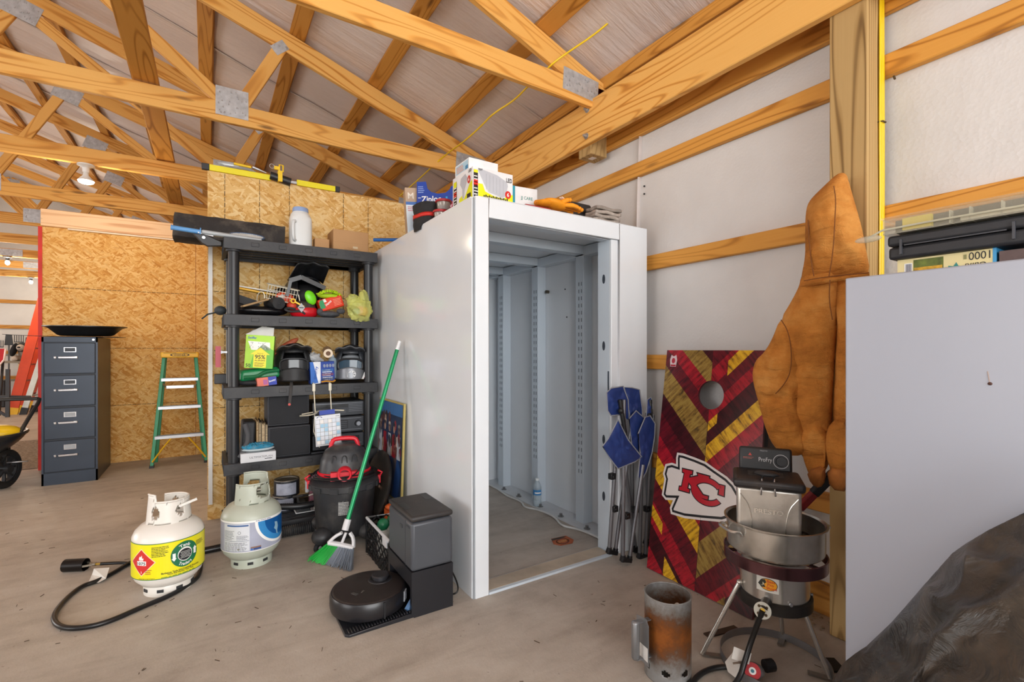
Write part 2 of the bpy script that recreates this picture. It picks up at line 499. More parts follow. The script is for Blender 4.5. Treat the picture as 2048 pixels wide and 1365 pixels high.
# dirt and leaf litter lying along the foot of the wall
XW = 2.40      # inner face of the wall film
def zU(x): return 3.005 + .34*(2.36 - x)          # top edge of the truss top chords
b = MB(FILM); b.bb((XW, -5.0, 0), (XW+.03, 16.6, 3.2)); struct(b.build('wall_right'))
b = MB(FILM); b.prism([(-9.9, 0), (2.45, 0), (2.45, 3.1), (-3.7, 5.2), (-9.9, 3.1)], lambda u, v, w: Vector((u, 16.55+w, v)), 0, .05); struct(b.build('wall_far'))
b = MB(FILM); b.bb((-9.9, -5.0, 0), (-9.87, 16.6, 3.1)); struct(b.build('wall_left'))
b = MB(FILM); b.bb((-9.9, -5.03, 0), (-2.6, -5.0, 3.1)); b.bb((-2.6, -5.03, 2.9), (2.4, -5.0, 3.1)); struct(b.build('wall_front'))  # unseen wall, added with a door gap so daylight comes from behind the camera
# roof film lies on the purlins
def roofz(x): return zU(x) + .05 if x > -3.7 else zU(-3.7) + .05 - .34*(-3.7 - x)
b = MB(ROOFFILM)
def rf(u, v):
    x = 2.45 - 12.4*u; y = -5.0 + 21.6*v
    w = noise.noise(Vector((x*1.5, y*3.5, 0)))*.012 + .012*math.sin(y*4.02)**2
    return Vector((x, y, roofz(x) + w))
b.sheet(62, 180, rf); struct(b.build('ceiling', solid=.01))
# seams of the roof film
TAPE = mat('c9bfba', .35, 0, .1)
for n, yy in enumerate((3.15, 4.9, 6.4, 8.2)):
    b = MB(TAPE); b.tube([(x, yy+.02*math.sin(x*5), roofz(x)-.006) for x in [2.35-.25*i for i in range(24)]], .014, 6, flat=.45); struct(b.build('trim_%d' % (n+1)))
# seams of the wall film
for n, yy in enumerate((2.19, 3.9)):
    b = MB(TAPE); b.tube([(XW-.004, yy+.012*math.sin(z*4), z) for z in [1.9+.13*i for i in range(9)]], .02, 6, flat=.3); struct(b.build('trim_%d' % (n+5)))
b = MB(mat('3c3c3c', .4, .6, 0))
for z in (2.28, 2.33): b.ball((XW-.008, 2.15, z-.06), .006)
tag(b.build('screw_pair'), 'two small dark screws in the white wall film above the white room', 'screw')

def board(name, p0, p1, w, h, mt, parent=None, up=(0, 0, 1), bev=.004):
    """a board along its own X axis so that the grain follows it; w across, h along 'up'"""
    p0, p1 = Vector(p0), Vector(p1); R = frame(p0, p1, up); L = (p1-p0).length
    b = MB(mt); b.box((L/2, 0, 0), (L, w, h))
    me_o = b.build(name, parent=bpy.data.objects.get('__none__') or DUMMY, bevel=0)
    me_o.parent = parent
    off = Vector(parent['_w']) if (parent is not None and parent.get('_w') is not None) else Vector((0, 0, 0))
    M = R.to_4x4(); M.translation = p0 - off; me_o.matrix_local = M
    if bev: 
        md = me_o.modifiers.new('bevel', 'BEVEL'); md.width = bev; md.segments = 1
    return me_o
DUMMY = bpy.data.objects.new('tmp', None)

# girts on the right wall
gl = {2.385: 'top', 1.76: 'second', 1.13: 'third', .51: 'lowest'}
for z, nm in gl.items():
    o = board('wall_girt', (2.38, -4.9, z), (2.38, 16.5, z), .038, .09, PINE_G)
    tag(o, {2.385: 'long pine girt just under the header beam on the right wall', 1.76: 'pine girt level with the jacket hood on the right wall',
            1.13: 'pine girt behind the top of the cornhole board', .51: 'low pine girt behind the stainless pot and white cabinet'}[z], 'girt', 'pine girts along the right wall')
o = board('skirt_board', (2.38, -4.9, .07), (2.38, 16.5, .07), .038, .14, PINE_D); tag(o, 'dirty skirt board at the foot of the right wall behind the burner', 'board')
for z in (2.385, 1.76, 1.13, .51):
    o = board('far_girt', (-9.8, 16.52, z), (2.3, 16.52, z), .038, .09, PINE_D)
    tag(o, {2.385: 'highest brown girt on the distant white end wall', 1.76: 'girt crossing the distant end wall just above the black spaniel', 1.13: 'girt on the distant end wall behind the spaniel\'s head',
            .51: 'lowest girt on the distant end wall behind the tools'}[z], 'girt', 'girts on the distant end wall')
# header beams that carry the trusses
h = board('header_beam', (2.2, -4.9, 2.755), (2.2, 16.5, 2.755), .04, .285, PINE); tag(h, 'front pine header beam with two bolts, running above the white room', 'beam')
o = board('header_beam', (2.378, -4.9, 2.745), (2.378, 16.5, 2.745), .036, .285, PINE_G); tag(o, 'rear pine header beam against the wall, behind the bolted one', 'beam')
o = board('eave_board', (2.32, -4.9, 3.032), (2.32, 16.5, 3.032), .08, .085, PINE_G); tag(o, 'upper eave board where the roof meets the right wall', 'beam')
hb = thing('header_bolt', 'shiny hex bolt at the upper edge of the front header beam', 'bolt', (2.18, 2.46, 2.84), world=True)
b = MB(STEEL); b.cyl((2.181, 2.46, 2.84), (2.15, 2.46, 2.84), .008); b.build('shank', hb)
b = MB(STEEL); b.cyl((2.181, 2.46, 2.84), (2.176, 2.46, 2.84), .02); b.cyl((2.174, 2.46, 2.84), (2.162, 2.46, 2.84), .014, n=6, smooth=False); b.build('hex_nut', hb)
hb2 = dup(hb, loc=(2.18, 2.47, 2.665), label='shiny hex bolt at the lower edge of the front header beam')
hb2['group'] = hb['group'] = 'header beam bolts'

# posts
pt = board('timber_post', (2.29, .91, 0), (2.29, .91, 2.99), .14, .14, POSTW, up=(1, 0, 0)); tag(pt, 'square treated timber post between jacket and white cabinet', 'post')
bk = board('truss_block', (2.29, 2.53, 2.555), (2.29, 2.53, 2.99), .13, .15, POSTW, up=(1, 0, 0)); tag(bk, 'short treated timber block wedged between the two header beams', 'block')
b = MB(mat('e8e0d8', .6, 0, 0)); b.bb((2.265, 2.505, 2.5535), (2.305, 2.55, 2.5548)); o = b.build('end_tag')
o.parent = bk; o.matrix_parent_inverse = bk.matrix_basis.inverted()

# ---- roof trusses
NAIL = mat('c9ccd0', .3, .8, .05)
def plate(parent, cx, cz, w, h, rot, y, n=16):
    b = MB(GALV); R = rotM(0, rot, 0).to_3x3()
    b.box((cx, y-.0205, cz), (w, .002, h), R)
    b.m(NAIL)
    rr = random.Random(int(cx*100)+int(cz*10))
    for i in range(n):
        p = Vector((rr.uniform(-.44, .44)*w, 0, rr.uniform(-.42, .42)*h)); p = R @ p
        b.box((cx+p.x, y-.0225, cz+p.z), (.009, .006, .014), R, .5)
    return b.build('gusset_plate', parent)
labels = ['nearest roof truss, its heel plate right above the front header beam',
          'second roof truss, square gusset plate above the strand board room',
          'third roof truss, passing just above the white jug and yellow level',
          'fourth roof truss, the reflector lamp hangs in front of it',
          'fifth roof truss, plate touching the pale header board',
          'sixth roof truss, first one seen past the red edge',
          'seventh roof truss, above the small bare bulb on the left',
          'eighth roof truss, near the distant bulb beside the red edge',
          'farthest roof truss in front of the distant end wall']
def truss(y, label, near):
    t = thing('roof_truss', label, 'truss', (0, y, 2.84), world=True, group='roof trusses'); t['_w'] = (0, y, 2.84)
    board('bottom_chord', (-9.8, y, 2.912), (2.4, y, 2.912), .038, .145, PINE, t)
    c = .165/2
    board('top_chord', (2.385, y, zU(2.385)-c), (-3.7, y, zU(-3.7)-c), .038, .15, PINE, t)
    board('top_chord', (-9.8, y, zU(-3.7)-.34*6.1-c), (-3.7, y, zU(-3.7)-c), .038, .15, PINE, t)
    webs = [((.20, 2.97), (.47, 3.50)), ((.12, 2.97), (-1.27, 4.04)), ((-1.35, 4.06), (-1.93, 2.96)), ((-2.0, 2.96), (-3.66, 4.88)),
            ((-3.74, 4.88), (-5.4, 2.96)), ((-5.45, 2.96), (-6.05, 4.06)), ((-6.1, 4.06), (-7.5, 2.96))]
    for (x0, z0), (x1, z1) in webs:
        board('web', (x0, y, z0), (x1, y, z1), .09, .036, PINE, t, up=(0, 1, 0)).data  # flat face towards the room
    sl = math.atan(.34)
    plate(t, .15, 2.985, .205, .205, 0, y, 22)
    plate(t, .46, 3.49, .075, .11, sl+.5, y, 7); plate(t, -1.31, 4.05, .24, .17, sl, y, 20); plate(t, -1.93, 2.97, .20, .18, 0, y, 20)
    plate(t, 2.08, 2.955, .30, .145, 0.06, y, 22); plate(t, -2.95, 2.915, .36, .12, 0, y, 26)
    plate(t, -5.45, 2.98, .2, .2, 0, y, 12); plate(t, -3.7, 4.9, .3, .22, 0, y, 12)
    return t
YT = [2.43 + 1.57*k for k in range(9)]
for k, y in enumerate(YT): truss(y, labels[k], k < 4)

# fix board faces of webs: the wide face looks along Y
# purlins, laid flat on the slope, above the chords
sl = math.atan(.34)
px_l = ['purlin nearest the eave above the white room', 'second purlin from the eave crossing the yellow cord', 'third purlin from the eave, above the strand board room',
        'purlin straight above the step ladder and conduit', 'fifth purlin from the eave, left of the step ladder line', 'sixth purlin from the eave above the file cabinet',
        'seventh purlin from the eave, over the left edge of view', 'eighth purlin from the eave, far upper left']
for k in range(8):
    x = 1.78 - .597*k
    b = Vector((x, -4.9, zU(x)+.021)); e = Vector((x, 16.4, zU(x)+.021))
    o = board('purlin', b, e, .115, .038, PINE_D, up=(math.sin(sl), 0, math.cos(sl))); tag(o, px_l[k], 'purlin', 'roof purlins')
o = board('brace_board', (-.36, 2.2, 3.012), (-.31, 8.9, 3.012), .14, .038, PINE_D); tag(o, 'long flat brace board lying across the truss chords toward the left', 'board')

# ---- near strand board room (its end wall faces the camera)
Y1 = 4.0
b = MB(OSB_B); b.bb((0.0, Y1, 0), (2.28, Y1+.012, 2.475)); w1 = struct(b.build('wall_center'))
b = MB(OSB_B); b.bb((0.0, Y1+.012, 0), (.012, 6.55, 2.475)); struct(b.build('wall_closet'))
f = planar((0, Y1, 0), (1, 0, 0), (0, 0, 1), (0, -1, 0))
d = Decal(f, DARKLINE)
for x in (.105, .327, .53, .93, 1.13, 1.5):
    for i in range(60): d.rect(x-.0025+random.uniform(-.001, .001), i*.0413, x+.0015, i*.0413+.034)
for z in (2.06, 1.62, 1.2, .79, .38):
    for i in range(60): 
        if random.random() < .93: d.rect(i*.038, z+random.uniform(-.001, .001), i*.038+.03, z+.004)
d.build('nail_lines', sub(w1))
# far strand board room
Y2 = 6.56
b = MB(OSB_A); b.bb((-1.40, Y2, 0), (0.02, Y2+.012, 2.45)); b.bb((-1.40, Y2+.012, 0), (-1.388, 12.4, 2.45)); w2 = struct(b.build('wall_rear'))
f = planar((-1.4, Y2, 0), (1, 0, 0), (0, 0, 1), (0, -1, 0)); d = Decal(f, DARKLINE)
for z in (1.835, 1.22, .61):
    for i in range(34): d.rect(i*.042, z-.0015, i*.042+.036, z+.0035)
d.m(mat('8a4a22', .8)); d.rect(1.285, 0, 1.289, 2.45)
d.build('nail_lines', sub(w2))
hd = board('header_board', (-1.40, Y2-.02, 2.53), (.02, Y2-.02, 2.53), .036, .17, PINK); tag(hd, 'pale pinkish pine header board across the top of the far strand board wall', 'board')
b = MB(mat('e9d9c4', .6)); b.bb((-1.2, Y2-.03, 2.43), (.02, Y2-.004, 2.443)); tag(b.build('batten'), 'thin pale batten under the pinkish header board', 'batten')
b = MB(mat('c8281a', .55, 0, .15)); b.bb((-1.425, Y2-.006, 0), (-1.395, Y2+.05, 2.44)); tag(b.build('red_edge_strip'), 'red strip running up the left edge of the far strand board wall', 'trim strip')
b = MB(mat('d8d5cf', .5, 0, .06)); b.bb((.005, Y1-.03, .115), (.03, Y1-.008, 1.97)); tag(b.build('conduit'), 'thin white vertical strip at the corner of the near strand board wall', 'strip')
# small outlet box
ob = thing('outlet_box', 'small dark outlet box on the strand board left of the shelving', 'outlet box', (.08, Y1, 1.0), world=True)
b = MB(mat('35373b', .5)); b.bb((.04, Y1-.055, .965), (.13, Y1-.001, 1.035)); b.build('housing', ob, bevel=.006)
b = MB(mat('4a4c50', .5)); b.bb((.125, Y1-.05, .975), (.20, Y1-.03, 1.025)); b.build('bracket_arm', ob, bevel=.003)
# gravel dust patch beyond
def gravel():
    M = NT('gravel'); M.set(.9); co = M.coords(rnd=False); n = M.noise(co, 40, 5, .8)
    M.l(M.ramp(n, [(.35, '4f453c'), (.5, '8c8175'), (.65, 'b3a99c')]), M.b.inputs['Base Color']); M.bump(n, .6, .02); return M.m
b = MB(gravel())
def gp(u, v): 
    x = -4.0 + 2.55*u; y = 6.66 + 2.1*v; return Vector((x, y, .004 + .012*abs(noise.noise(Vector((x*9, y*9, 1))))*(1 if .02 < v < .98 else 0)))
b.sheet(60, 50, gp); o = b.build('gravel_mat'); tag(o, 'strip of grey gravel-like matting on the floor beyond the red edge', 'mat')
# ================================================================== left side of the photograph
BLK = mat('1f2023', .45, 0, .15); BLKM = mat('2a2b2e', .6, 0, .15); CHROME = mat('d6d8dc', .18, 1.0, .03)
ALU = mat('b9bcc0', .35, .8, .08); WHITE = mat('e9e9e8', .4, 0, .03); WOODB = mat('b08a5a', .6)
RED = mat('c8202a', .4, 0, .08); YEL = mat('ecc414', .42, 0, .06); TEXT_D = mat('22242a', .6, 0, 0); TEXT_W = mat('f2f2f0', .5, 0, 0)

# ---- filing cabinet
def cab_paint(): 
    return mat('3c4654', .33, .35, .12, 3)
CABM = mat('333c49', .36, .3, .1, 3); CABD = mat('20262f', .45, .2, .1)
x0, x1, y0, y1, ht = -1.235, -.855, 5.79, 6.47, 1.32
fc = thing('file_cabinet', 'tall charcoal four-drawer metal filing cabinet against the far strand board wall', 'filing cabinet', ((x0+x1)/2, (y0+y1)/2, 0), world=True)
b = MB(CABM); b.bb((x0, y0, 0), (x1, y1, ht)); b.m(CABD); b.bb((x0+.004, y0-.002, 0), (x1-.004, y0+.01, ht-.01)); b.build('body', fc, bevel=.004)
b = MB(CABM)
b.bb((x0, y0-.012, 0), (x0+.014, y0, ht)); b.bb((x1-.014, y0-.012, 0), (x1, y0, ht)); b.bb((x0, y0-.012, ht-.045), (x1, y0, ht)); b.bb((x0, y0-.012, 0), (x1, y0, .105)); b.build('front_frame', fc)
for i in range(4):
    za = .115 + i*.292; zb = za + .275
    b = MB(CABM); b.bb((x0+.018, y0-.016, za), (x1-.018, y0+.02, zb)); dr = sub(b.build('drawer', fc, bevel=.004))
    cx = (x0+x1)/2
    b = MB(CHROME); z = za+.145
    b.bb((cx-.075, y0-.045, z-.009), (cx+.055, y0-.036, z+.009)); b.bb((cx-.075, y0-.04, z-.009), (cx-.06, y0-.014, z+.009)); b.bb((cx+.04, y0-.04, z-.009), (cx+.055, y0-.014, z+.009)); b.build('handle', dr, bevel=.003)
    b = MB(CHROME); b.bb((cx-.105, y0-.04, z-.01), (cx-.088, y0-.014, z+.01)); b.build('thumb_latch', dr, bevel=.003)
    z = za+.215
    b = MB(CHROME); b.bb((cx-.042, y0-.02, z-.022), (cx+.042, y0-.014, z+.022)); b.m(mat('9aa0a6' if i < 2 else '3a424c', .6)); b.bb((cx-.035, y0-.022, z-.016), (cx+.035, y0-.019, z+.016)); b.build('label_holder', dr)
b = MB(CHROME); b.cyl((x1-.03, y0-.012, ht-.022), (x1-.03, y0-.02, ht-.022), .009); b.build('lock', fc)

# flat sheet and black pan on top
b = MB(mat('2c2c2c', .6)); R = rotM(0, -.02, .08).to_3x3(); b.box((-1.13, 6.08, ht+.012), (.72, .52, .006), R)
b = MB(mat('2b2c2e', .55)); b.sheet(20, 8, lambda u, v: Vector((-1.50+.78*u, 5.86+.52*v, ht+.006+.05*max(0, (.45-u))**1.6+.004*v)))
o = b.build('flat_sheet', solid=.004); tag(o, 'thin dark sheet with a curled corner, lying on the filing cabinet', 'sheet')
b = MB(mat('1d1e20', .35, 0, .1)); c = Vector((-.985, 6.08, ht+.018))
prof = [(r*.93, z*.95) for r, z in [(0, 0), (.20, 0), (.225, .012), (.29, .075), (.315, .085), (.335, .088), (.335, .096), (.31, .097), (.285, .092), (.21, .022), (0, .014)]]
b.lathe(prof, c, 48, sy=.78)
o = b.build('drip_pan'); tag(o, 'shallow black oval plastic pan on top of the filing cabinet', 'pan')

# ---- step ladder, leaning closed against the wall
sl_ = thing('step_ladder', 'green and yellow fibreglass step ladder leaning on the far strand board wall', 'ladder', (-.26, 6.1, 0), world=True)
GRN = mat('1f8a5e', .45, 0, .08); YLD = mat('e8b520', .45, 0, .05)
def lp(u, v, w=0.0):            # u across -1..1, v height 0..1.18, w depth toward the wall
    half = .235 - .10*(v/1.18)
    return Vector((-.255 + u*half + .01, 6.08 + .34*(v/1.18)*.35 + w, v))
for s in (-1, 1):
    b = MB(GRN); b.bar(lp(s, .0), lp(s, 1.13), .03, .055, up=(0, 1, 0)); b.build('front_rail', sl_, bevel=.003)
    b = MB(GRN); b.bar(lp(s*.9, .02, .17), lp(s*.95, 1.12, .09), .028, .04, up=(0, 1, 0)); b.build('rear_rail', sl_, bevel=.003)
    b = MB(BLK); b.box(lp(s, .012), (.04, .07, .024)); b.build('foot', sl_)
    b = MB(YLD); p0 = lp(s, .06, -.03); p1 = lp(s*.35, .285, -.03); mid = (p0+p1)/2 + Vector((-s*.02, 0, .035)); b.tube([p0, p0*.5+mid*.5, mid, p1], .016, 6, smoothpath=1, flat=.5); b.build('corner_brace', sl_)
for v in (.30, .60, .89):
    b = MB(ALU); b.bb(lp(-1, v, -.045)+Vector((.0, 0, -.014)), lp(1, v, .04)+Vector((0, 0, .014))); 
    b.m(mat('8c8f93', .5, .6));
    for k in range(7): b.bb(lp(-1, v, -.04+.011*k)+Vector((0, 0, .014)), lp(1, v, -.036+.011*k)+Vector((0, 0, .017)))
    b.build('step', sl_)
b = MB(YLD); p = lp(0, 1.15); b.box(p, (.33, .16, .055)); cap = sub(b.build('top_cap', sl_, bevel=.008))
d = Decal(planar(p+Vector((0, -.081, 0)), (1, 0, 0), (0, 0, 1), (0, -1, 0)))
d.ell(0, 0, .085, .017, TEXT_D, hole=.82); d.text('WERNER', 0, -.009, .018, TEXT_D, .10, True, True); d.rect(-.14, .018, -.03, .022); d.rect(.03, .018, .14, .022)
d.build('lettering', cap)
b = MB(ALU)
for s in (-1, 1): b.bar(lp(s*.95, .86, -.02), lp(s*.7, .80, .07), .004, .018)
b.bar(lp(-.72, .81, .03), lp(.72, .81, .03), .012, .03); b.build('spreader', sl_)

# ---- beyond the red edge: long ladders, spaniel, wheelbarrow, tool racks
def rail(name, label, p0, p1, w, mt, foot, t=.03, grp=None):
    L = thing(name, label, 'ladder', p0, world=True, group=grp); L['_w'] = tuple(p0)
    p0, p1 = Vector(p0), Vector(p1)
    sp = Vector((.05, .38, 0))
    for q in (Vector((0, 0, 0)), sp):
        b = MB(mt); b.bar(p0+q, p1+q, t, w, up=(0, 1, 0) if False else (1, 0, .2)); b.build('rail', L, bevel=.004)
        b = MB(foot); dd = (p1-p0).normalized(); b.bar(p0+q-dd*.01, p0+q+dd*.13, t+.012, w+.012, up=(1, 0, .2)); b.build('foot', L)
    n = int((p1-p0).length/.3)
    for i in range(1, n):
        a = p0.lerp(p1, i/n); b = MB(ALU); b.cyl(a+sp*.02, a+sp*.98, .016, n=8); b.build('rung', L)
    return L
def fz(x, y): return tuple(at(x, y, Z=0))
ORG = mat('d9481c', .45, 0, .08)
a = at(23, 830, Z=.0); rail('extension_ladder', 'orange fibreglass extension ladder with yellow feet, nearest of the leaning ladders', a, a + (at(80, 622, Y=a.y+.15)-a)*1.42, .15, ORG, YLD)
a = at(44, 820, Z=.0); rail('extension_ladder', 'faded orange ladder leaning behind the bright orange one', a, a + (at(81, 690, Y=a.y+.15)-a)*1.6, .12, mat('c9523a', .5), YLD)
a = at(46, 830, Z=.0); rail('extension_ladder', 'white aluminium ladder leaning beside the orange ladders', a, a + (at(81, 722, Y=a.y+.12)-a)*1.7, .085, mat('c9cdc9', .4, .4), BLK)
a = at(71, 824, Z=.0); rail('extension_ladder', 'grey aluminium ladder closest to the red edge, foot on the floor', a, a + (at(83, 769, Y=a.y+.1)-a)*2.4, .08, ALU, BLK)

# tool rack with long handled tools far behind
rk = thing('tool_rack', 'grey rack of long-handled tools by the distant end wall', 'tool rack', (-4.2, 15.9, 0), world=True)
b = MB(mat('8d8a80', .6)); b.bb((-5.2, 15.9, 1.05), (-3.3, 15.95, 1.1)); b.bb((-5.2, 15.9, .45), (-3.3, 15.95, .5)); b.build('rail', rk)
for x in (-5.15, -4.25, -3.35): 
    b = MB(mat('77746b', .6)); b.bb((x, 15.88, 0), (x+.04, 15.96, 1.35)); b.build('upright', rk)
tcol = [mat('a22a20', .6), BLK, mat('c9b08a', .6), BLKM, mat('55585c', .5), mat('c9b08a', .6), BLK, mat('6b6f72', .5)]
names = ['shovel', 'rake', 'hoe', 'pitchfork']
hl = ['red', 'black', 'pale wooden', 'dark grey', 'steel grey', 'tan', 'long black', 'mid grey']
for i in range(8):
    x = -4.62 + .17*i; nm = names[i % 4]
    t = thing(nm, '%s-handled %s standing upside in the tool rack, %s from the left' % (hl[i], nm, ['first', 'second', 'third', 'fourth', 'fifth', 'sixth', 'seventh', 'eighth'][i]), nm, (x, 15.82, 0), world=True, group='tools in the distant rack')
    b = MB(tcol[i]); b.cyl((x, 15.82, .02), (x, 15.84, 1.25+.06*(i % 3)), .016, n=8); b.build('handle', t)
    b = MB(mat('3a3c3f', .5, .4)); z = 1.25+.06*(i % 3)
    if nm in ('rake', 'pitchfork'):
        b.bb((x-.08, 15.82, z), (x+.08, 15.85, z+.02))
        for k in range(5): b.bb((x-.08+.037*k, 15.825, z), (x-.068+.037*k, 15.84, z+.17))
    else: b.box((x, 15.83, z+.12), (.15, .012, .25), None, .7)
    b.build('head', t)
# folded red canopy / seat by the rack
t = thing('patio_chair', 'red folding chair with white piping at the left edge of view', 'chair', (-3.55, 12.6, 0), world=True)
b = MB(mat('b3121c', .6)); b.sheet(10, 10, lambda u, v: Vector((-3.75+.55*u - .35*v*0, 12.6+.1*v, 1.2 - .28*u*u*0 - .62*v - .25*u*(1-v)*0 + .02*math.sin(u*6)))); 
b2 = MB(mat('b3121c', .6)); b2.prism([(-3.9, 1.23), (-3.1, 1.22), (-3.12, 1.02), (-3.3, .72), (-3.9, .36)], lambda u, v, w: Vector((u, 12.3+w, v)), 0, .03); b2.build('seat_fabric', t)
b = MB(mat('e8d9d4', .6)); b.tube([(-3.9, 12.29, .36), (-3.3, 12.29, .72), (-3.12, 12.29, 1.02), (-3.1, 12.29, 1.22)], .014, 6); b.tube([(-3.9, 12.29, .75), (-3.5, 12.29, 1.0), (-3.4, 12.29, 1.2)], .01, 6); b.build('piping', t)
b = MB(BLKM)
for x in (-3.2, -3.5, -3.8): b.cyl((x, 12.35, 0), (x+.05, 12.35, 1.0), .02, n=8)
b.build('frame', t)
t = thing('sawhorse', 'dark grey folding trestle on the floor behind the wheelbarrow', 'trestle', tuple(at(12, 835, Z=0)), world=True)
a = at(12, 835, Z=0); b = MB(mat('3a3d42', .5, .2))
b.bar(a+Vector((-.5, .2, .38)), a+Vector((.28, .15, .33)), .05, .05); b.build('cross_bar', t)
b = MB(mat('3a3d42', .5, .2)); b.bar(a+Vector((.02, 0, .0)), a+Vector((0, .1, .85)), .05, .06, up=(0, 1, 0)); b.build('leg', t)
b = MB(mat('3a3d42', .5, .2)); b.bar(a+Vector((-.35, 0, .35)), a+Vector((.0, 0, .03)), .04, .04); b.build('leg', t)
# stool and stuff under the spaniel
st = at(35, 800, Y=14.2)
t = thing('storage_bench', 'dark cluttered bench that the spaniel stands behind', 'bench', (-3.3, 14.2, 0), world=True)
b = MB(mat('8a8272', .6)); b.bb((-4.0, 14.0, .92), (-2.4, 14.5, .96)); b.build('top', t)
for x in (-3.95, -3.2, -2.45):
    b = MB(mat('6d675c', .6)); b.bb((x, 14.02, 0), (x+.04, 14.06, .92)); b.build('leg', t)
b = MB(BLKM); b.bb((-3.85, 14.05, 0), (-3.55, 14.4, .55)); tag(b.build('storage_bin', bevel=.02), 'black bin under the distant bench', 'bin')
b = MB(mat('5a4c3a', .7)); b.bb((-3.1, 14.08, 0), (-2.7, 14.4, .42)); tag(b.build('wooden_crate', bevel=.01), 'brown crate under the distant bench', 'crate')
b = MB(mat('c9a93a', .6)); b.bb((-3.45, 14.5, .3), (-2.95, 14.52, .42)); tag(b.build('yellow_case', bevel=.01), 'small yellow case behind the distant bench', 'case')

# the spaniel: head up, front paws on the bench
FUR_B = mat('17161a', .85, 0, .3, 30, .5, 120); FUR_W = mat('c9bcae', .85, 0, .15, 30, .5, 120)
dg = thing('dog', 'black and white spaniel with long ears looking over the distant bench', 'dog', (-3.3, 14.75, 0), world=True)
def dogbody():
    me = bpy.data.meshes.new('body'); 
    J = [((-3.35, 14.95, .72), .17), ((-3.33, 14.8, .93), .165), ((-3.33, 14.65, 1.06), .13), ((-3.35, 14.52, 1.17), .11), ((-3.36, 14.38, 1.27), .135), ((-3.36, 14.22, 1.245), .075), ((-3.36, 14.15, 1.235), .055),
         ((-3.46, 14.55, 1.0), .075), ((-3.48, 14.42, 1.03), .06), ((-3.48, 14.3, .995), .055),
         ((-3.2, 14.55, 1.0), .075), ((-3.19, 14.42, 1.03), .06), ((-3.19, 14.3, .995), .055),
         ((-3.28, 15.15, .5), .16), ((-3.4, 15.2, .3), .09), ((-3.4, 15.28, .12), .055), ((-3.4, 15.2, .04), .055), ((-3.16, 15.2, .3), .09), ((-3.16, 15.28, .12), .055), ((-3.16, 15.2, .04), .055),
         ((-3.26, 15.35, .6), .05), ((-3.22, 15.5, .7), .035)]
    E = [(0, 1), (1, 2), (2, 3), (3, 4), (4, 5), (5, 6), (2, 7), (7, 8), (8, 9), (2, 10), (10, 11), (11, 12), (0, 13), (13, 14), (14, 15), (15, 16), (13, 17), (17, 18), (18, 19), (13, 20), (20, 21)]
    off = Vector(dg['_w']); me.from_pydata([Vector(p)-off for p, r in J], E, [])
    o = bpy.data.objects.new('body', me); C.objects.link(o); o.parent = dg
    sk = o.modifiers.new('skin', 'SKIN'); sv = me.skin_vertices[0].data
    for k, (p, r) in enumerate(J): sv[k].radius = (r, r)
    sv[0].use_root = True; o.modifiers.new('s', 'SUBSURF').levels = 2; o.modifiers['s'].render_levels = 2; sk.use_smooth_shade = True
    # black coat with a white chest, muzzle and forelegs
    M = NT('spaniel_coat'); M.set(.85); tc = M.n('ShaderNodeTexCoord'); se = M.n('ShaderNodeSeparateXYZ'); M.l(tc.outputs['Object'], se.inputs[0])
    n = M.noise(tc.outputs['Object'], 9, 3)
    yv = M.math('ADD', se.outputs[1], M.math('MULTIPLY', n, .12))
    f = M.n('ShaderNodeMapRange'); f.inputs['From Min'].default_value = -.46; f.inputs['From Max'].default_value = -.49
    M.l(yv, f.inputs[0])
    chest = M.n('ShaderNodeMapRange'); chest.inputs['From Min'].default_value = -.06; chest.inputs['From Max'].default_value = -.1; M.l(yv, chest.inputs[0])
    low = M.n('ShaderNodeMapRange'); low.inputs['From Min'].default_value = 1.17; low.inputs['From Max'].default_value = 1.13; M.l(se.outputs[2], low.inputs[0])
    ff = M.math('MAXIMUM', f.outputs[0], M.math('MULTIPLY', chest.outputs[0], low.outputs[0]))
    M.l(M.mix(ff, '17161a', 'cfc2b4'), M.b.inputs['Base Color']); M.bump(M.noise(tc.outputs['Object'], 60, 4, .7), .5, .02)
    me.materials.append(M.m); return o
dogbody()
for s in (-1, 1):
    b = MB(FUR_B); R = rotM(0, s*-.25, 0).to_3x3(); b.ball((-3.36+s*.145, 14.4, 1.2), (.055, .085, .15), 14, 10, R); b.build('ear', dg)
    b = MB(mat('120a08', .15)); b.ball((-3.36+s*.05, 14.255, 1.31), .016, 10, 8); b.build('eye', dg)
b = MB(mat('0c0b0c', .3)); b.ball((-3.36, 14.09, 1.25), (.028, .02, .02), 12, 8); b.build('nose', dg)
b = MB(mat('2a1512', .5)); b.tube([(-3.40, 14.115, 1.215), (-3.36, 14.095, 1.205), (-3.32, 14.115, 1.215)], .005, 6); b.build('mouth', dg)

# wheelbarrow
wb = thing('wheelbarrow', 'black wheelbarrow tray with dark handles cut off by the left edge', 'wheelbarrow', (-1.75, 5.9, 0), world=True)
c = at(8, 945, Y=5.85); c.z = .2
ax = Vector((.35, .937, 0)).normalized(); ax2 = Vector((.937, -.35, 0)).normalized(); c.z = .172
Rw = frame((0, 0, 0), ax2); 
b = MB(mat('1a1a1b', .7)); 
axis = Matrix(((ax.x, 0, ax2.x), (ax.y, 0, ax2.y), (0, 1, 0)))
tyre = [(.12, -.03), (.145, -.036), (.165, -.022), (.17, 0), (.165, .022), (.145, .036), (.12, .03), (.12, -.03)]
b.lathe(tyre, c, 32, axis); wh = b.build('wheel', wb); sub(wh)
b = MB(mat('2b2c2e', .5)); b.lathe([(.125, -.02), (.108, -.02), (.108, .02), (.125, .02)], c, 32, axis)
for k in range(8):
    a = k*PI/4; q = axis @ Vector((math.cos(a), math.sin(a), 0)); b.bar(c+q*.03, c+q*.118, .016, .024, up=ax2)
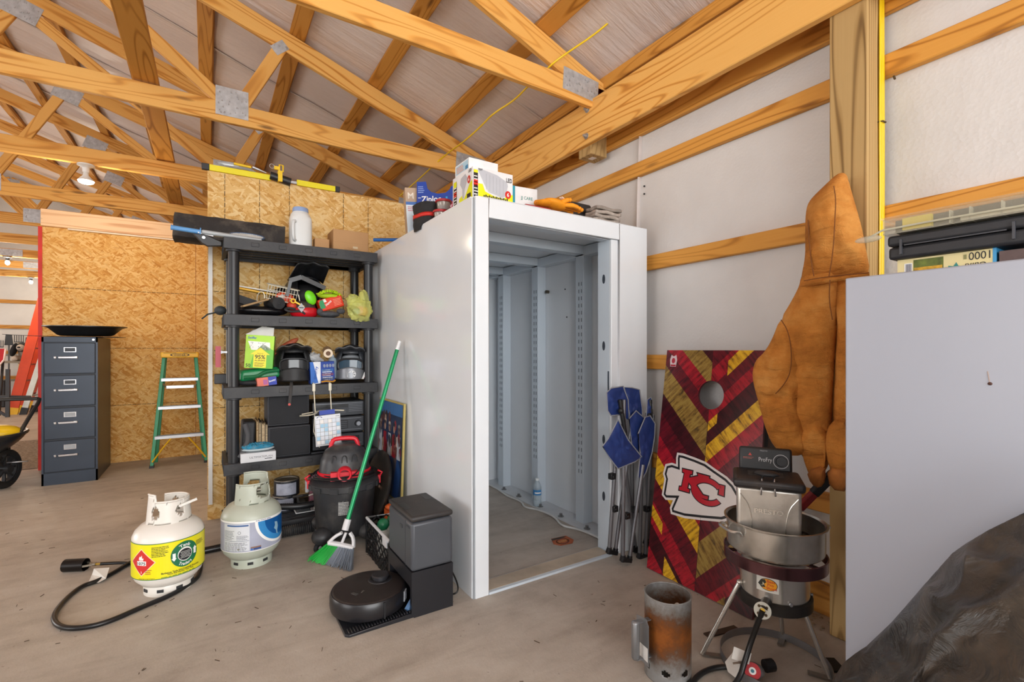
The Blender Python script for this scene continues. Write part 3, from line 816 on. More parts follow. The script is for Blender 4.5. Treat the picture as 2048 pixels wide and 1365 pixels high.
b.cyl(c-ax2*.05, c+ax2*.05, .035); b.build('rim', wh)
tp = at(0, 866, Y=5.75)
b = MB(mat('24262b', .35, 0, .1)); cx, cy = -1.80, 5.85
def tray(u, v):
    a = 2*PI*u; k = 1 - .5*(1-v)**1.5 if v < 1 else 1
    sx, sy = .44*k, .33*k; e = .7
    cc, s_ = math.cos(a), math.sin(a)
    return Vector((cx + sx*math.copysign(abs(cc)**e, cc), cy + sy*math.copysign(abs(s_)**e, s_), .265 + .212*v))
b.sheet(48, 8, tray); b.add([tray(i/48, 0) for i in range(48)], [tuple(range(48))]); b.tube([tray(i/48, 1) for i in range(48)], .014, 6, closed=True); b.build('tray', wb, solid=.006)
b = MB(mat('3a3836', .5, .3))
h0 = at(40, 866, Y=5.8); h1 = at(81, 797, Y=6.15); h2 = at(0, 800, Y=6.15)
b.tube([h0, h0.lerp(h1, .5), h1+Vector((0, 0, -.01)), h1.lerp(h2, .1), h2+Vector((-.4, 0, 0))], .016, 8, smoothpath=1)
b.build('handle', wb)
b = MB(mat('2a2a2b', .5, .3)); q = at(22, 955, Y=6.05)
b.cyl((q.x, 6.0, .03), (q.x, 5.98, .4), .014, n=8); b.tube([(q.x, 6.0, .03), (q.x-.1, 6.0, .012), (q.x-.3, 6.0, .012)], .013, 6); b.build('stand', wb)
b = MB(mat('1e1e1f', .6)); b.tube([(cx+.2, cy-.1, .3), (c.x+.02, c.y-.06, .3), tuple(c-ax2*.05)], .016, 8); b.build('fork', wb)
b = MB(ALU); b.cyl(c-ax2*.06+Vector((0, 0, .05)), c+Vector((.15, 0, .05)), .006, n=8); b.build('axle_pin', wb)
b = MB(YEL); b.ball((cx+.28, cy-.02, .485), (.16, .12, .075), 16, 8); b.ball((cx+.12, cy+.05, .49), (.14, .1, .09), 16, 8); o = b.build('yellow_bucket_lid'); tag(o, 'crumpled yellow bag lying in the wheelbarrow', 'bag'); o.name = 'plastic_bag'

# ---- lamps: bare reflector bulb under the fourth truss, two distant bulbs
def lamp(name, label, p, sc, power, reflector, par):
    t = thing(name, label, 'lamp', tuple(p), world=True)
    base_m = mat('e4e4e2', .4) if reflector else mat('4a4d52', .4)
    b = MB(base_m); b.lathe([(0, 0), (.06, 0), (.062, -.012), (.035, -.022), (.026, -.03), (.024, -.07), (0, -.07)], p, 28); b.build('lamp_holder', t)
    G = mat('fff2dc', .3, 0, 0, emit=9.0 if reflector else 25.0)
    b = MB(base_m)
    if reflector: b.lathe([(.018, -.07), (.02, -.095), (.045, -.125), (.058, -.145)], p, 28); b.build('reflector', t); b = MB(G); b.lathe([(.058, -.145), (.05, -.16), (.03, -.168), (0, -.17)], p, 28)
    else: b = MB(G); b.ball(p+Vector((0, 0, -.105)), (.032, .032, .042), 18, 12)
    b.build('bulb', t)
    l = bpy.data.lights.new('bulb_light', 'POINT'); l.energy = power; l.color = (1, .86, .66); l.shadow_soft_size = .06
    lo = bpy.data.objects.new('bulb_light', l); C.objects.link(lo); lo.location = (0, 0, -.24); lo.parent = t
    return t
q = at(172, 332, Y=YT[3]-.0); 
lamp('reflector_lamp', 'white reflector bulb glowing under the third truss chord from the front', Vector((at(172, 336, Y=5.57).x, 5.57, 2.84)), 1, 14, True, None)
lamp('bare_bulb', 'small bare bulb glowing below the seventh truss at the left edge', Vector((at(15, 510, Y=11.85).x, 11.85, 2.84)), 1, 40, False, None)
lamp('bare_bulb', 'small bare bulb glowing beside the red edge of the far wall', Vector((at(62, 552, Y=14.99).x, 14.99, 2.84)), 1, 40, False, None)
# ================================================================== plastic shelving and what stands on it
SHP = mat('232428', .5, 0, .2, 5, .15, 80, dirt='4a4642', dirt_amt=.35)
SX0, SX1, SY0, SY1 = .085, 1.045, 3.455, 3.945
sh = thing('shelving_unit', 'black plastic five-tier shelving unit full of clutter in front of the pale strand board', 'shelving', ((SX0+SX1)/2, (SY0+SY1)/2, 0), world=True)
TIER = [1.91, 1.43, .97, .49, .075]
for z in TIER:
    b = MB(SHP); t = .07; lw = .025
    b.bb((SX0, SY0, z-t), (SX1, SY0+lw, z)); b.bb((SX0, SY1-lw, z-t), (SX1, SY1, z))
    b.bb((SX0, SY0+lw, z-t), (SX0+lw, SY1-lw, z)); b.bb((SX1-lw, SY0+lw, z-t), (SX1, SY1-lw, z))
    n = 13
    for i in range(n):                                   # slats along the length with gaps
        y = SY0+lw+.008 + (SY1-SY0-2*lw-.01)*i/n; b.bb((SX0+lw, y, z-.018), (SX1-lw, y+.022, z-.003))
    for i in range(5):
        x = SX0+.16+.165*i; b.bb((x, SY0+lw, z-.045), (x+.02, SY1-lw, z-.018))
    for i in range(4):
        y = SY0+.09+.1*i; b.bb((SX0+lw, y, z-.055), (SX1-lw, y+.018, z-.018))
    for i in range(5):                                   # square clips on the front lip
        x = SX0+.15+.16*i; b.bb((x, SY0-.003, z-.045), (x+.045, SY0+.001, z-.02))
    for x in (SX0+.055, SX1-.055):                       # corner sockets
        for y in (SY0+.05, SY1-.05): b.cyl((x, y, z-t-.012), (x, y, z+.002), .044, n=20)
    b.build('shelf', sh, bevel=.004)
for x in (SX0+.055, SX1-.055):
    for y in (SY0+.05, SY1-.05):
        b = MB(mat('1d1e21', .38, 0, .1))
        for k in range(4): b.cyl((x, y, TIER[k+1]), (x, y, TIER[k]-.06), .0315, n=24)
        b.cyl((x, y, 0), (x, y, .02), .034); b.build('post', sh)
b = MB(STEEL); b.bar((SX1-.13, SY1-.07, 1.17), (SX1-.01, SY1-.075, 1.17), .01, .012); b.cyl((SX1-.13, SY1-.1, 1.17), (SX1-.13, SY1-.05, 1.17), .01); b.build('wall_bracket', sh)
b = MB(STEEL); b.bar((SX0-.01, SY1-.1, 1.19), (SX0+.03, SY1-.1, 1.19), .01, .012); b.cyl((SX0-.005, SY1-.13, 1.19), (SX0-.005, SY1-.08, 1.19), .01); b.build('wall_bracket', sh)

def boxf(b, c, s, rz=0, rx=0, ry=0): b.box(c, s, rotM(rx, ry, rz).to_3x3()); return b
def face(c, s, rz, side, rx=0, ry=0):
    """planar mapping on a side of a box: 'f' front(-y) 'l' left(-x) 'r' right(+x) 't' top; origin = lower left corner"""
    R = rotM(rx, ry, rz).to_3x3(); hx, hy, hz = s[0]/2, s[1]/2, s[2]/2
    o, du, dv, dn = {'f': ((-hx, -hy, -hz), (1, 0, 0), (0, 0, 1), (0, -1, 0)), 'l': ((-hx, hy, -hz), (0, -1, 0), (0, 0, 1), (-1, 0, 0)),
                     'r': ((hx, -hy, -hz), (0, 1, 0), (0, 0, 1), (1, 0, 0)), 't': ((-hx, -hy, hz), (1, 0, 0), (0, 1, 0), (0, 0, 1))}[side]
    return planar(Vector(c) + R @ Vector(o), R @ Vector(du), R @ Vector(dv), R @ Vector(dn))

# ---- on top
z0 = 1.912
RUB = mat('2c2826', .8, 0, .3, 12, .4, 90, dirt='6b6258', dirt_amt=.5)
b = MB(RUB)
prof = [(-.115, 0), (-.118, .05), (-.10, .13), (-.085, .155), (-.03, .165), (-.02, .15), (.02, .145), (.03, .16), (.085, .15), (.10, .11), (.105, .02), (.10, 0), (.06, -.015), (-.08, -.015)]
p0 = Vector((-.185, 3.80, 1.932)); p1 = Vector((.462, 3.82, 1.932)); n = 26
vs = []
for i in range(n+1):
    p = p0.lerp(p1, i/n)
    for (u, v) in prof: vs.append(p + Vector((.05*v + noise.noise(Vector((i*.3, u*30, v*20)))*.006, u*.9, v + noise.noise(Vector((i*.5, v*9, 3)))*.006)))
m = len(prof); b.add(vs, [(i*m+k, i*m+(k+1) % m, (i+1)*m+(k+1) % m, (i+1)*m+k) for i in range(n) for k in range(m)] + [tuple(reversed(range(m))), tuple(range(n*m, n*m+m))], True)
o = b.build('rubber_ramp'); tag(o, 'long dusty black rubber wedge overhanging the top shelf to the left', 'rubber wedge')
# badminton racket case: blue grip, silver shaft cover, oval strung head
rk_ = thing('racket', 'racket with light blue grip lying at the left end of the top shelf', 'racket', (.1, 3.5, 1.93), world=True)
g0, g1 = Vector((-.185, 3.50, 1.940)), Vector((-.04, 3.50, 1.931))
b = MB(mat('5f9ad2', .5, 0, .06)); b.cyl(g0, g1, .014); b.cyl(g1, g1+(g1-g0).normalized()*.006, .026); b.cyl(g0, g0+(g1-g0).normalized()*.006, .016); b.build('grip', rk_)
b = MB(mat('aab0b4', .3, .1, .1)); b.bar((-.035, 3.50, 1.931), (.30, 3.54, 1.926), .05, .026); b.build('shaft', rk_, bevel=.01)
hc = Vector((.22, 3.585, 1.955)); tl = rotM(.42, 0, 0).to_3x3()
b = MB(mat('3f5f86', .5)); b.tube([hc + tl @ Vector((.10*math.cos(a), .075*math.sin(a), 0)) for a in [2*PI*i/40 for i in range(40)]], .005, 8, closed=True); b.build('head_frame', rk_)
b = MB(mat('9aa0a2', .5, 0, .05)); b.add([hc + tl @ Vector((.10*math.cos(a), .075*math.sin(a), -.002)) for a in [2*PI*i/40 for i in range(40)]], [tuple(range(40))]); 
b.m(mat('d8d8d4', .5))
for k in range(-8, 9):
    u = k/9*.1; w = .075*math.sqrt(max(0, 1-(u/.1)**2)); b.bar(hc + tl @ Vector((u, -w, .001)), hc + tl @ Vector((u, w, .001)), .0012, .0012)
for k in range(-6, 7):
    u = k/7*.075; w = .1*math.sqrt(max(0, 1-(u/.075)**2)); b.bar(hc + tl @ Vector((-w, u, .001)), hc + tl @ Vector((w, u, .001)), .0012, .0012)
b.build('strings', rk_)
# dark clamp light hanging at the corner
cl = thing('spring_clamp', 'black clamp with steel clip hanging at the left end of the top shelf', 'clamp', (-.01, 3.5, 1.85), world=True)
b = MB(BLK); b.prism([(-.075, 1.915), (-.01, 1.915), (.075, 1.88), (.075, 1.855), (.0, 1.845), (-.03, 1.86)], lambda u, v, w: Vector((u, 3.48+w, v)), 0, .03); b.build('jaw', cl, bevel=.004)
b = MB(STEEL); b.cyl((-.02, 3.475, 1.895), (-.02, 3.52, 1.895), .009); b.bar((-.05, 3.49, 1.925), (.03, 3.50, 1.915), .008, .008); b.build('clip', cl)
# white jug
jg = thing('jug', 'tall white plastic jug with pale blue lid on the top shelf', 'jug', (.565, 3.72, z0), world=True)
b = MB(mat('dfe2e2', .35, 0, .04)); c = (.565, 3.72, z0)
def sq(u, v, prof=[(.060, 0), (.072, .008), (.074, .03), (.074, .22), (.066, .262), (.05, .285), (.046, .30)]):
    k = v*(len(prof)-1); i = min(int(k), len(prof)-2); f = k-i; r = prof[i][0]*(1-f)+prof[i+1][0]*f; z = prof[i][1]*(1-f)+prof[i+1][1]*f
    a = 2*PI*u; e = .62 if z < .25 else 1; ca, sa = math.cos(a), math.sin(a)
    return Vector((c[0]+r*math.copysign(abs(ca)**e, ca), c[1]+r*math.copysign(abs(sa)**e, sa), c[2]+z))
b.sheet(40, 24, sq); b.add([sq(i/40, 0) for i in range(40)], [tuple(reversed(range(40)))]); b.build('bottle', jg)
b = MB(mat('8fa6cf', .45, 0, .04)); b.lathe([(0, .315), (.048, .315), (.053, .308), (.054, .285), (.05, .283)], c, 32); b.build('lid', jg)
b = MB(mat('d3d7d8', .35, 0, .04)); b.tube([(c[0]-.045, c[1]-.074, z0+.20), (c[0]-.06, c[1]-.092, z0+.195), (c[0]-.062, c[1]-.095, z0+.13), (c[0]-.058, c[1]-.092, z0+.07), (c[0]-.045, c[1]-.074, z0+.065)], .011, 10, smoothpath=2); b.build('handle', jg)
CARD = mat('b98f62', .75, 0, .06, 4)
boxT = mat('c7ab82', .5)
t = thing('cardboard_box', 'small plain cardboard box beside the white jug', 'box', (.71, 3.72, z0), world=True)
b = MB(CARD); b.bb((.655, 3.68, z0), (.755, 3.76, z0+.105)); bx = sub(b.build('carton', t, bevel=.002))
t = thing('cardboard_box', 'larger cardboard shipping box at the right end of the top shelf', 'box', (.9, 3.72, z0), world=True)
b = MB(CARD); b.bb((.775, 3.64, z0), (1.03, 3.84, z0+.18)); bx = sub(b.build('carton', t, bevel=.002))
d = Decal(planar((.775, 3.64, z0), (1, 0, 0), (0, 0, 1), (0, -1, 0))); q = mat('8f6a42', .8)
d.text('THIS BOX', .10, .045, .008, q); d.lines(.08, .03, .2, .045, 2, q); d.rect(.14, .05, .175, .066, mat('d9c4a2', .7)); d.rect(0, .088, .255, .0885, q); d.build('print', bx)
d = Decal(face(((.9025), 3.74, z0+.09), (.255, .2, .18), 0, 't')); d.rect(0, .085, .255, .115, mat('cdb089', .4)); d.build('tape', bx)

# ---- second shelf
z1 = TIER[1]+.001
GREY = mat('4b4d52', .6); 
b = MB(mat('141417', .25, 0, .2, 20, .5, 60)); b.ball((.31, 3.60, z1+.035), (.155, .07, .034), 30, 12); o = b.build('plastic_bag'); tag(o, 'flat shiny black plastic bag along the front of the second shelf', 'bag')
b = MB(mat('1f2023', .6)); b.cyl((.40, 3.50, z1+.085), (.36, 3.66, z1+.095), .04, n=28)
for k in range(5): b.tube([Vector((.40, 3.498, z1+.085)) + Vector((.0085*k*math.cos(a), 0, .0085*k*math.sin(a))) for a in [i*PI/8 for i in range(17)]], .0015, 5)
o = b.build('mat_roll'); tag(o, 'rolled black mat seen end-on above the shiny black bag', 'roll')
b = MB(mat('a98a62', .6)); R = rotM(0, -.35, .2).to_3x3(); b.box((.265, 3.57, z1+.085), (.17, .06, .014), R); o = b.build('knife_sheath', bevel=.006); tag(o, 'tan leather strip lying left of the rolled black mat', 'leather strip')
b = MB(BLKM); b.box((.21, 3.68, z1+.10), (.16, .1, .05), rotM(0, .3, .2).to_3x3()); b.ball((.2, 3.72, z1+.05), (.08, .07, .05)); o = b.build('work_glove'); tag(o, 'dark glove behind the left shelf post on the second shelf', 'glove')
b = MB(mat('d9a520', .5)); b.box((.275, 3.66, z1+.170), (.24, .05, .014), rotM(0, .15, 0).to_3x3()); o = b.build('level_strip', bevel=.003); o.name = 'yellow_strip'; tag(o, 'yellow strip poking out behind the left front post on the second shelf', 'strip')
b = MB(mat('d9d8d2', .5)); b.box((.29, 3.70, z1+.188), (.25, .07, .008), rotM(0, .12, 0).to_3x3()); o = b.build('paper_sheet'); tag(o, 'white papers lying above the yellow strip on the second shelf', 'paper')
# grill basket
gb = thing('wire_basket', 'cream wire basket lying on its side on the second shelf', 'basket', (.43, 3.62, z1), world=True)
WIRE = mat('bdb8a6', .4, .4)
b = MB(WIRE); B0 = Vector((.43, 3.60, z1+.155)); R = rotM(.1, .18, -.1).to_3x3()
def wb_(x, y, z): return B0 + R @ Vector((x, y, z))
for i in range(11):
    x = -.09+.018*i; b.tube([wb_(x, -.05, .045), wb_(x, -.055, -.045), wb_(x, .06, -.05), wb_(x, .07, .05)], .0018, 5)
for z in (-.045, -.015, .015, .045): b.tube([wb_(-.09, -.053, z), wb_(.09, -.053, z)], .0018, 5)
for y in (-.02, .02, .06): b.tube([wb_(-.09, y, -.05), wb_(.09, y, -.05)], .0018, 5)
b.tube([wb_(-.1, -.05, .05), wb_(.1, -.05, .05), wb_(.1, .07, .055), wb_(-.1, .07, .055)], .004, 6, closed=True); b.build('wire_cage', gb)
b = MB(WIRE); b.tube([wb_(.1, -.05, .02), wb_(.115, -.055, -.02)] + [wb_(.135+.026*math.cos(a), -.055, -.045+.026*math.sin(a)) for a in [2.2-i*.55 for i in range(11)]], .0035, 6); b.build('hook', gb)
b = MB(WIRE); b.tube([wb_(-.1+.022*math.cos(a)-.02, -.055, -.05+.04*math.sin(a)) for a in [i*.6 for i in range(10)]], .0035, 6); b.build('loop', gb)
t = thing('snack_bag', 'orange and white packet inside the wire basket', 'packet', (.45, 3.63, z1+.1), world=True)
b = MB(mat('e8502a', .35, 0, .12)); b.ball((.455, 3.62, z1+.135), (.06, .02, .038), 18, 10, rotM(0, .25, 0).to_3x3()); b.build('packet', t)
b = MB(mat('efe7e2', .4)); b.ball((.425, 3.607, z1+.135), (.03, .012, .016), 14, 8, rotM(0, -.7, 0).to_3x3()); b.build('white_band', t)
b = MB(mat('17181a', .3, 0, .2)); b.ball((.47, 3.77, z1+.135), (.11, .1, .09)); o = b.build('black_bundle'); tag(o, 'rounded dark bundle behind the wire basket', 'bundle')
# yellow wrench
b = MB(mat('efc01a', .45)); c0 = Vector((.487, 3.505, z1+.105)); c1 = Vector((.555, 3.50, z1+.068))
b.tube([c0 + Vector((.013*math.cos(a), 0, .013*math.sin(a))) for a in [i*PI/8 for i in range(16)]], .0045, 6, closed=True); b.bar(c0+(c1-c0)*.16, c1, .01, .016, up=(0, 1, 0)); o = b.build('wrench'); tag(o, 'yellow ring-ended tool in front of the wire basket', 'tool')
b = MB(mat('c23a22', .5, 0, .2)); b.ball((.485, 3.54, z1+.075), (.035, .03, .03)); o = b.build('red_pouch'); tag(o, 'small red pouch below the yellow ring tool', 'pouch')
b = MB(mat('2b2b2c', .6, 0, .3)); b.tube([(.50, 3.50, z1+.05), (.46, 3.52, z1+.06), (.43, 3.50, z1+.045), (.47, 3.49, z1+.03), (.53, 3.49, z1+.04), (.56, 3.5, z1+.02)], .008, 6, smoothpath=2); o = b.build('strap'); tag(o, 'tangled dark strap in front of the second shelf', 'strap')

# ---- helmets
def helmet(name, label, c, R0, shell, visor, opening, lens, chin, trimc, scl=1.0, rz=0.0, rx=0.0, goggles=True, chinbar=True):
    t = thing(name, label, 'helmet', tuple(c), world=True)
    c = Vector(c); Rm = rotM(rx, 0, rz).to_3x3()
    def P(x, y, z): return c + Rm @ Vector((x*scl, y*scl, z*scl))
    zc = .135
    def shellf(u, v):           # open in front between brow and chin
        a = -PI/2 + .62 + (2*PI-1.24)*u; th = v*PI*.80
        r = .125; return P(r*.95*math.sin(th)*math.cos(a), .145*math.sin(th)*math.sin(a)+.01, zc + .128*math.cos(th))
    b = MB(shell); b.sheet(36, 18, shellf)
    def brow(u, v):
        a = -PI/2 - .62 + 1.24*u; th = v*PI*.33; return P(.125*.95*math.sin(th)*math.cos(a), .145*math.sin(th)*math.sin(a)+.01, zc+.128*math.cos(th))
    b.sheet(12, 6, brow); b.build('shell', t, solid=.012)
    b = MB(opening); b.ball(P(0, 0, .105), (.104*scl, .12*scl, .092*scl), 20, 14, Rm); b.build('lining', t)
    # visor peak
    b = MB(visor)
    def pk(u, v):
        x = -.11+.22*u; y = -.06-.17*v + .35*x*x; z = zc+.095 - 2.4*x*x*(1-.3*v) + .02*v + .006*math.sin(u*PI*5)
        return P(x*(1-.12*v), y, z)
    b.sheet(16, 8, pk); b.build('peak', t, solid=.008)
    if goggles:
        b = MB(BLK)
        fr = [P(.085*math.copysign(abs(math.cos(a))**.6, math.cos(a)), -.128+.02*abs(math.cos(a)), .115+.045*math.copysign(abs(math.sin(a))**.7, math.sin(a))) for a in [2*PI*i/32 for i in range(32)]]
        b.tube(fr, .009*scl, 8, closed=True); g = sub(b.build('goggle_frame', t))
        b = MB(lens)
        def ln(u, v): x = -.078+.156*u; return P(x, -.134+2.2*x*x, .115+(.038*(2*v-1))*(1-.5*(abs(2*u-1))**4))
        b.sheet(12, 6, ln); b.build('lens', g)
    if chinbar:
        b = MB(chin)
        def ch(u, v):
            a = -PI/2 - 1.25 + 2.5*u; r = .118 + .035*math.cos((u-.5)*PI)**2*(1-.3*v); zz = .012 + .07*v + .018*math.cos((u-.5)*PI*2)*v
            return P(r*math.cos(a), r*1.12*math.sin(a)+.005, zz)
        b.sheet(24, 8, ch); b.build('chin_guard', t, solid=.016)
        b = MB(trimc)
        for s in (-1, 1):
            for k in range(3): b.bar(P(s*(.018+.018*k), -.168+.010*k, .03), P(s*(.022+.02*k), -.160+.012*k, .07), .004, .006)
        b.build('chin_vent', t)
    return t
BL = mat('16171a', .3, 0, .1); MATBL = mat('1d1d1f', .55, 0, .2, 12, dirt='4d4a46', dirt_amt=.3)
helmet('helmet', 'black helmet with raised peak and bright green lining on the second shelf', (.60, 3.68, z1+.03), None, BL, BL, mat('0e0e10', .6), BLK, BL, GREY, 1.12, .15, -.35, goggles=False, chinbar=False)
b = MB(mat('6fd418', .35, 0, .05)); b.ball((.600, 3.525, z1+.135), (.036, .02, .052), 18, 12, rotM(0, -.45, .2).to_3x3()); o = b.build('green_visor'); tag(o, 'bright lime green plastic shell in the mouth of the black helmet', 'plastic shell')
b = MB(BL); b.bar((.455, 3.56, z1+.14), (.475, 3.55, z1+.245), .02, .045, up=(0, 1, 0)); b.bar((.47, 3.55, z1+.245), (.545, 3.55, z1+.275), .03, .035, up=(0, 1, 0)); b.bar((.54, 3.55, z1+.275), (.70, 3.56, z1+.21), .03, .03, up=(0, 1, 0)); o = b.build('face_guard'); tag(o, 'angular black face guard frame over the helmet on the second shelf', 'face guard')
t = thing('bike_helmet', 'bright red and dark child helmet with grey diamond badge on the second shelf', 'helmet', (.56, 3.56, z1), world=True)
b = MB(mat('c81420', .3, 0, .05)); b.lathe([(.0, .0), (.07, .0), (.088, .02), (.090, .05), (.08, .065)], (.565, 3.57, z1), 32, sy=.85); b.build('shell', t)
b = MB(mat('3a3230', .5)); b.lathe([(.082, .062), (.075, .09), (.05, .11), (0, .115)], (.56, 3.57, z1), 32, sy=.85); b.build('crown', t)
d = Decal(planar((.535, 3.483, z1+.06), (.97, -.2, 0), (0, .15, .98), (0, -1, 0)), mat('a9adb0', .4)); d.poly([(0, -.034), (.022, 0), (0, .034), (-.022, 0)]); d.up(); d.rect(-.014, -.003, .014, .003, TEXT_D); d.build('badge', t)
# lime duster
t = thing('duster', 'lime green noodle duster on top of the orange packet', 'duster', (.74, 3.6, z1+.14), world=True)
b = MB(mat('b5d61c', .7, 0, .1))
rr = random.Random(3)
for i in range(110):
    u = rr.random(); v = rr.random(); p = Vector((.655+.15*u, 3.53+.06*v, z1+.155+.03*math.sin(u*PI)+.0)); dr = Vector((rr.uniform(-.6, .6), rr.uniform(-1, .2), rr.uniform(.1, 1))).normalized()
    b.tube([p, p+dr*.012, p+dr*.022+Vector((0, 0, -.002))], .0035, 5)
b.build('noodles', t)
b = MB(mat('a3c818', .6)); b.ball((.735, 3.56, z1+.155), (.085, .035, .02)); b.build('pad', t)
t = thing('seed_packet', 'orange-red packet with green and white end on the second shelf', 'packet', (.74, 3.56, z1), world=True)
c = (.735, 3.56, z1+.105); s_ = (.17, .07, .085); R = (0, -.32, .12)
b = MB(mat('dc3a1a', .35, 0, .08)); b.box(c, s_, rotM(*R).to_3x3()); pk_ = sub(b.build('packet', t, bevel=.008))
d = Decal(face(c, s_, .12, 'f', 0, -.32)); d.poly([(.0, .02), (.035, .02), (.035, .08), (.012, .08), (0, .06)], mat('1d8a52', .4)); d.poly([(.035, .06), (.055, .06), (.05, .082), (.03, .082)], mat('e9e5e0', .4)); d.up(); d.text('Henco', .045, .03, .018, TEXT_W, .05, True, rot=.5); d.lines(.1, .02, .16, .07, 5, mat('f0a080', .5)); d.build('print', pk_)
b = MB(mat('45464a', .8, 0, .3, 30, .3)); b.ball((.72, 3.53, z1+.025), (.075, .05, .024)); b.ball((.66, 3.52, z1+.04), (.022, .02, .025)); b.ball((.80, 3.52, z1+.05), (.03, .025, .02)); o = b.build('work_glove'); tag(o, 'grey knitted glove under the orange packet on the second shelf', 'glove')
# net bag
t = thing('net_bag', 'translucent yellow-green plastic bag spilling over the right end of the second shelf', 'bag', (.9, 3.45, z1), world=True)
NETM = mat('dfe27c', .3, 0, .15, 20, .5, 30, alpha=.42)
b = MB(NETM)
def crump(c, r, amp, seed, ex=0):
    def f(u, v):
        th = PI*v; a = 2*PI*u; d = Vector((math.sin(th)*math.cos(a), math.sin(th)*math.sin(a), math.cos(th)))
        k = 1 + amp*noise.noise(d*2.2+Vector((seed, 0, 0))) + amp*.6*noise.noise(d*5+Vector((seed, 3, 0)))
        return Vector(c) + Vector((d.x*r[0]*k, d.y*r[1]*k, d.z*r[2]*k))
    return f
b.sheet(36, 24, crump((.915, 3.45, z1+.06), (.08, .05, .085), .28, 1)); b.sheet(24, 16, crump((.875, 3.47, z1+.125), (.045, .035, .045), .35, 4)); b.sheet(20, 12, crump((.945, 3.47, z1+.145), (.035, .03, .06), .3, 7)); b.build('film', t)
b = MB(mat('d8785a', .6, 0, .2)); b.ball((.93, 3.48, z1+.055), (.04, .03, .035)); b.m(mat('d99a3a', .5)); b.ball((.955, 3.47, z1+.05), (.025, .03, .035)); b.m(mat('4e7a6a', .5)); b.ball((.90, 3.47, z1+.05), (.025, .03, .025)); b.build('contents', t)

# ---- third shelf
z2 = TIER[2]+.001
t = thing('duster_refill_box', 'lime green duster refill box with open flaps standing on the third shelf', 'box', (.28, 3.6, z2), world=True)
c = (.295, 3.56, z2+.222); s_ = (.165, .10, .215); ry = -.06*-1
b = MB(mat('6cc01e', .4, 0, .05)); b.box(c, s_, rotM(0, .06, -.18).to_3x3()); bx = sub(b.build('carton', t, bevel=.002))
fR = face(c, s_, -.18, 'f', 0, .06); d = Decal(fR); W = mat('eef0ea', .5); LG = mat('a6d820', .4)
d.poly([(.0, .0), (.165, 0), (.165, .215), (.0, .215)], LG); d.up(); d.poly([(.03, .0), (.165, .0), (.165, .12), (.10, .16), (.05, .10)], mat('5cb41a', .4)); d.poly([(.012, .175), (.14, .172), (.145, .12), (.035, .118)], W); d.up()
for i in range(26): d.ell(.02+random.random()*.11, .125+random.random()*.042, .0022, .0022, mat('55565a', .5), 6)
d.poly([(.05, .005), (.125, .005), (.125, .09), (.145, .09), (.0875, .135), (.03, .09), (.05, .09)], mat('f2df18', .4)); d.up()
d.text('95%', .088, .062, .026, TEXT_D, .06, True, True); d.text('ALLERGENS', .088, .047, .009, TEXT_D, .06, True, True); d.lines(.058, .012, .118, .042, 4, TEXT_D); d.text('REMOVES', .088, .094, .006, TEXT_D, None, False, True)
d.text('Swiffer', .012, .19, .016, mat('2b4fa8', .4), .05, True); d.text('50', .008, .008, .02, TEXT_D, None, True); d.build('print', bx)
d = Decal(face(c, s_, -.18, 'l', 0, .06)); d.rect(0, 0, .10, .215, mat('b9bdb2', .5)); d.up(); d.ell(.05, .12, .03, .055, mat('4a4c4e', .5)); d.up()
for i, tx in enumerate(('NEW', '2X', 'DUST', 'LOCK')): d.text(tx, .05, .145-.022*i, .012, TEXT_W, None, True, True)
d.lines(.02, .01, .08, .04, 4, TEXT_D); d.build('side_print', bx)
b = MB(mat('d9dad4', .6)); cc = Vector(c)+Vector((0, 0, .108)); Rz = rotM(0, .06, -.18).to_3x3()
b.add([cc+Rz @ Vector(p) for p in ((-.082, -.05, 0), (.082, -.05, 0), (.082, -.035, .055), (.01, -.03, .06))], [(0, 1, 2, 3)]); b.add([cc+Rz @ Vector(p) for p in ((.082, -.05, 0), (.082, .05, 0), (.03, .03, .065), (.02, -.02, .06))], [(0, 1, 2, 3)]); b.add([cc+Rz @ Vector(p) for p in ((-.082, .05, 0), (.082, .05, 0), (.05, .07, .04), (-.05, .07, .04))], [(0, 1, 2, 3)]); b.build('flap', bx, solid=.0015)
t = thing('tool_case', 'green moulded plastic case under the lime duster box', 'case', (.28, 3.6, z2), world=True)
b = MB(mat('16804c', .35, 0, .08)); R = rotM(0, -.10, .05).to_3x3(); b.box((.29, 3.60, z2+.077), (.245, .16, .07), R, .9); b.build('shell', t, bevel=.018, seg=3)
b = MB(mat('12693f', .35)); b.tube([Vector((.29, 3.60, z2+.077)) + R @ Vector(p) for p in ((-.1, -.085, -.01), (-.02, -.09, -.015), (.02, -.088, .01), (.11, -.085, .012))], .012, 8, smoothpath=2); b.build('rib', t)
b = MB(mat('2b2c30', .6, 0, .2)); b.ball((.24, 3.55, z2+.02), (.08, .05, .02)); o = b.build('work_glove'); tag(o, 'dark crumpled glove under the green case on the third shelf', 'glove')
t = thing('candy_box', 'small orange and blue carton at the front of the third shelf', 'box', (.33, 3.5, z2), world=True)
c = (.325, 3.51, z2+.029); s_ = (.115, .05, .055); b = MB(mat('d8705a', .45, 0, .1)); b.box(c, s_, rotM(0, -.1, .1).to_3x3()); bx = sub(b.build('carton', t))
d = Decal(face(c, s_, .1, 'f', 0, -.1)); d.rect(.065, 0, .115, .055, mat('2038a8', .4)); d.rect(.035, .008, .06, .04, mat('b05a9a', .4)); d.up(); d.text('Benadryl', .07, .02, .012, TEXT_W, .04, True, rot=.2); d.build('print', bx)
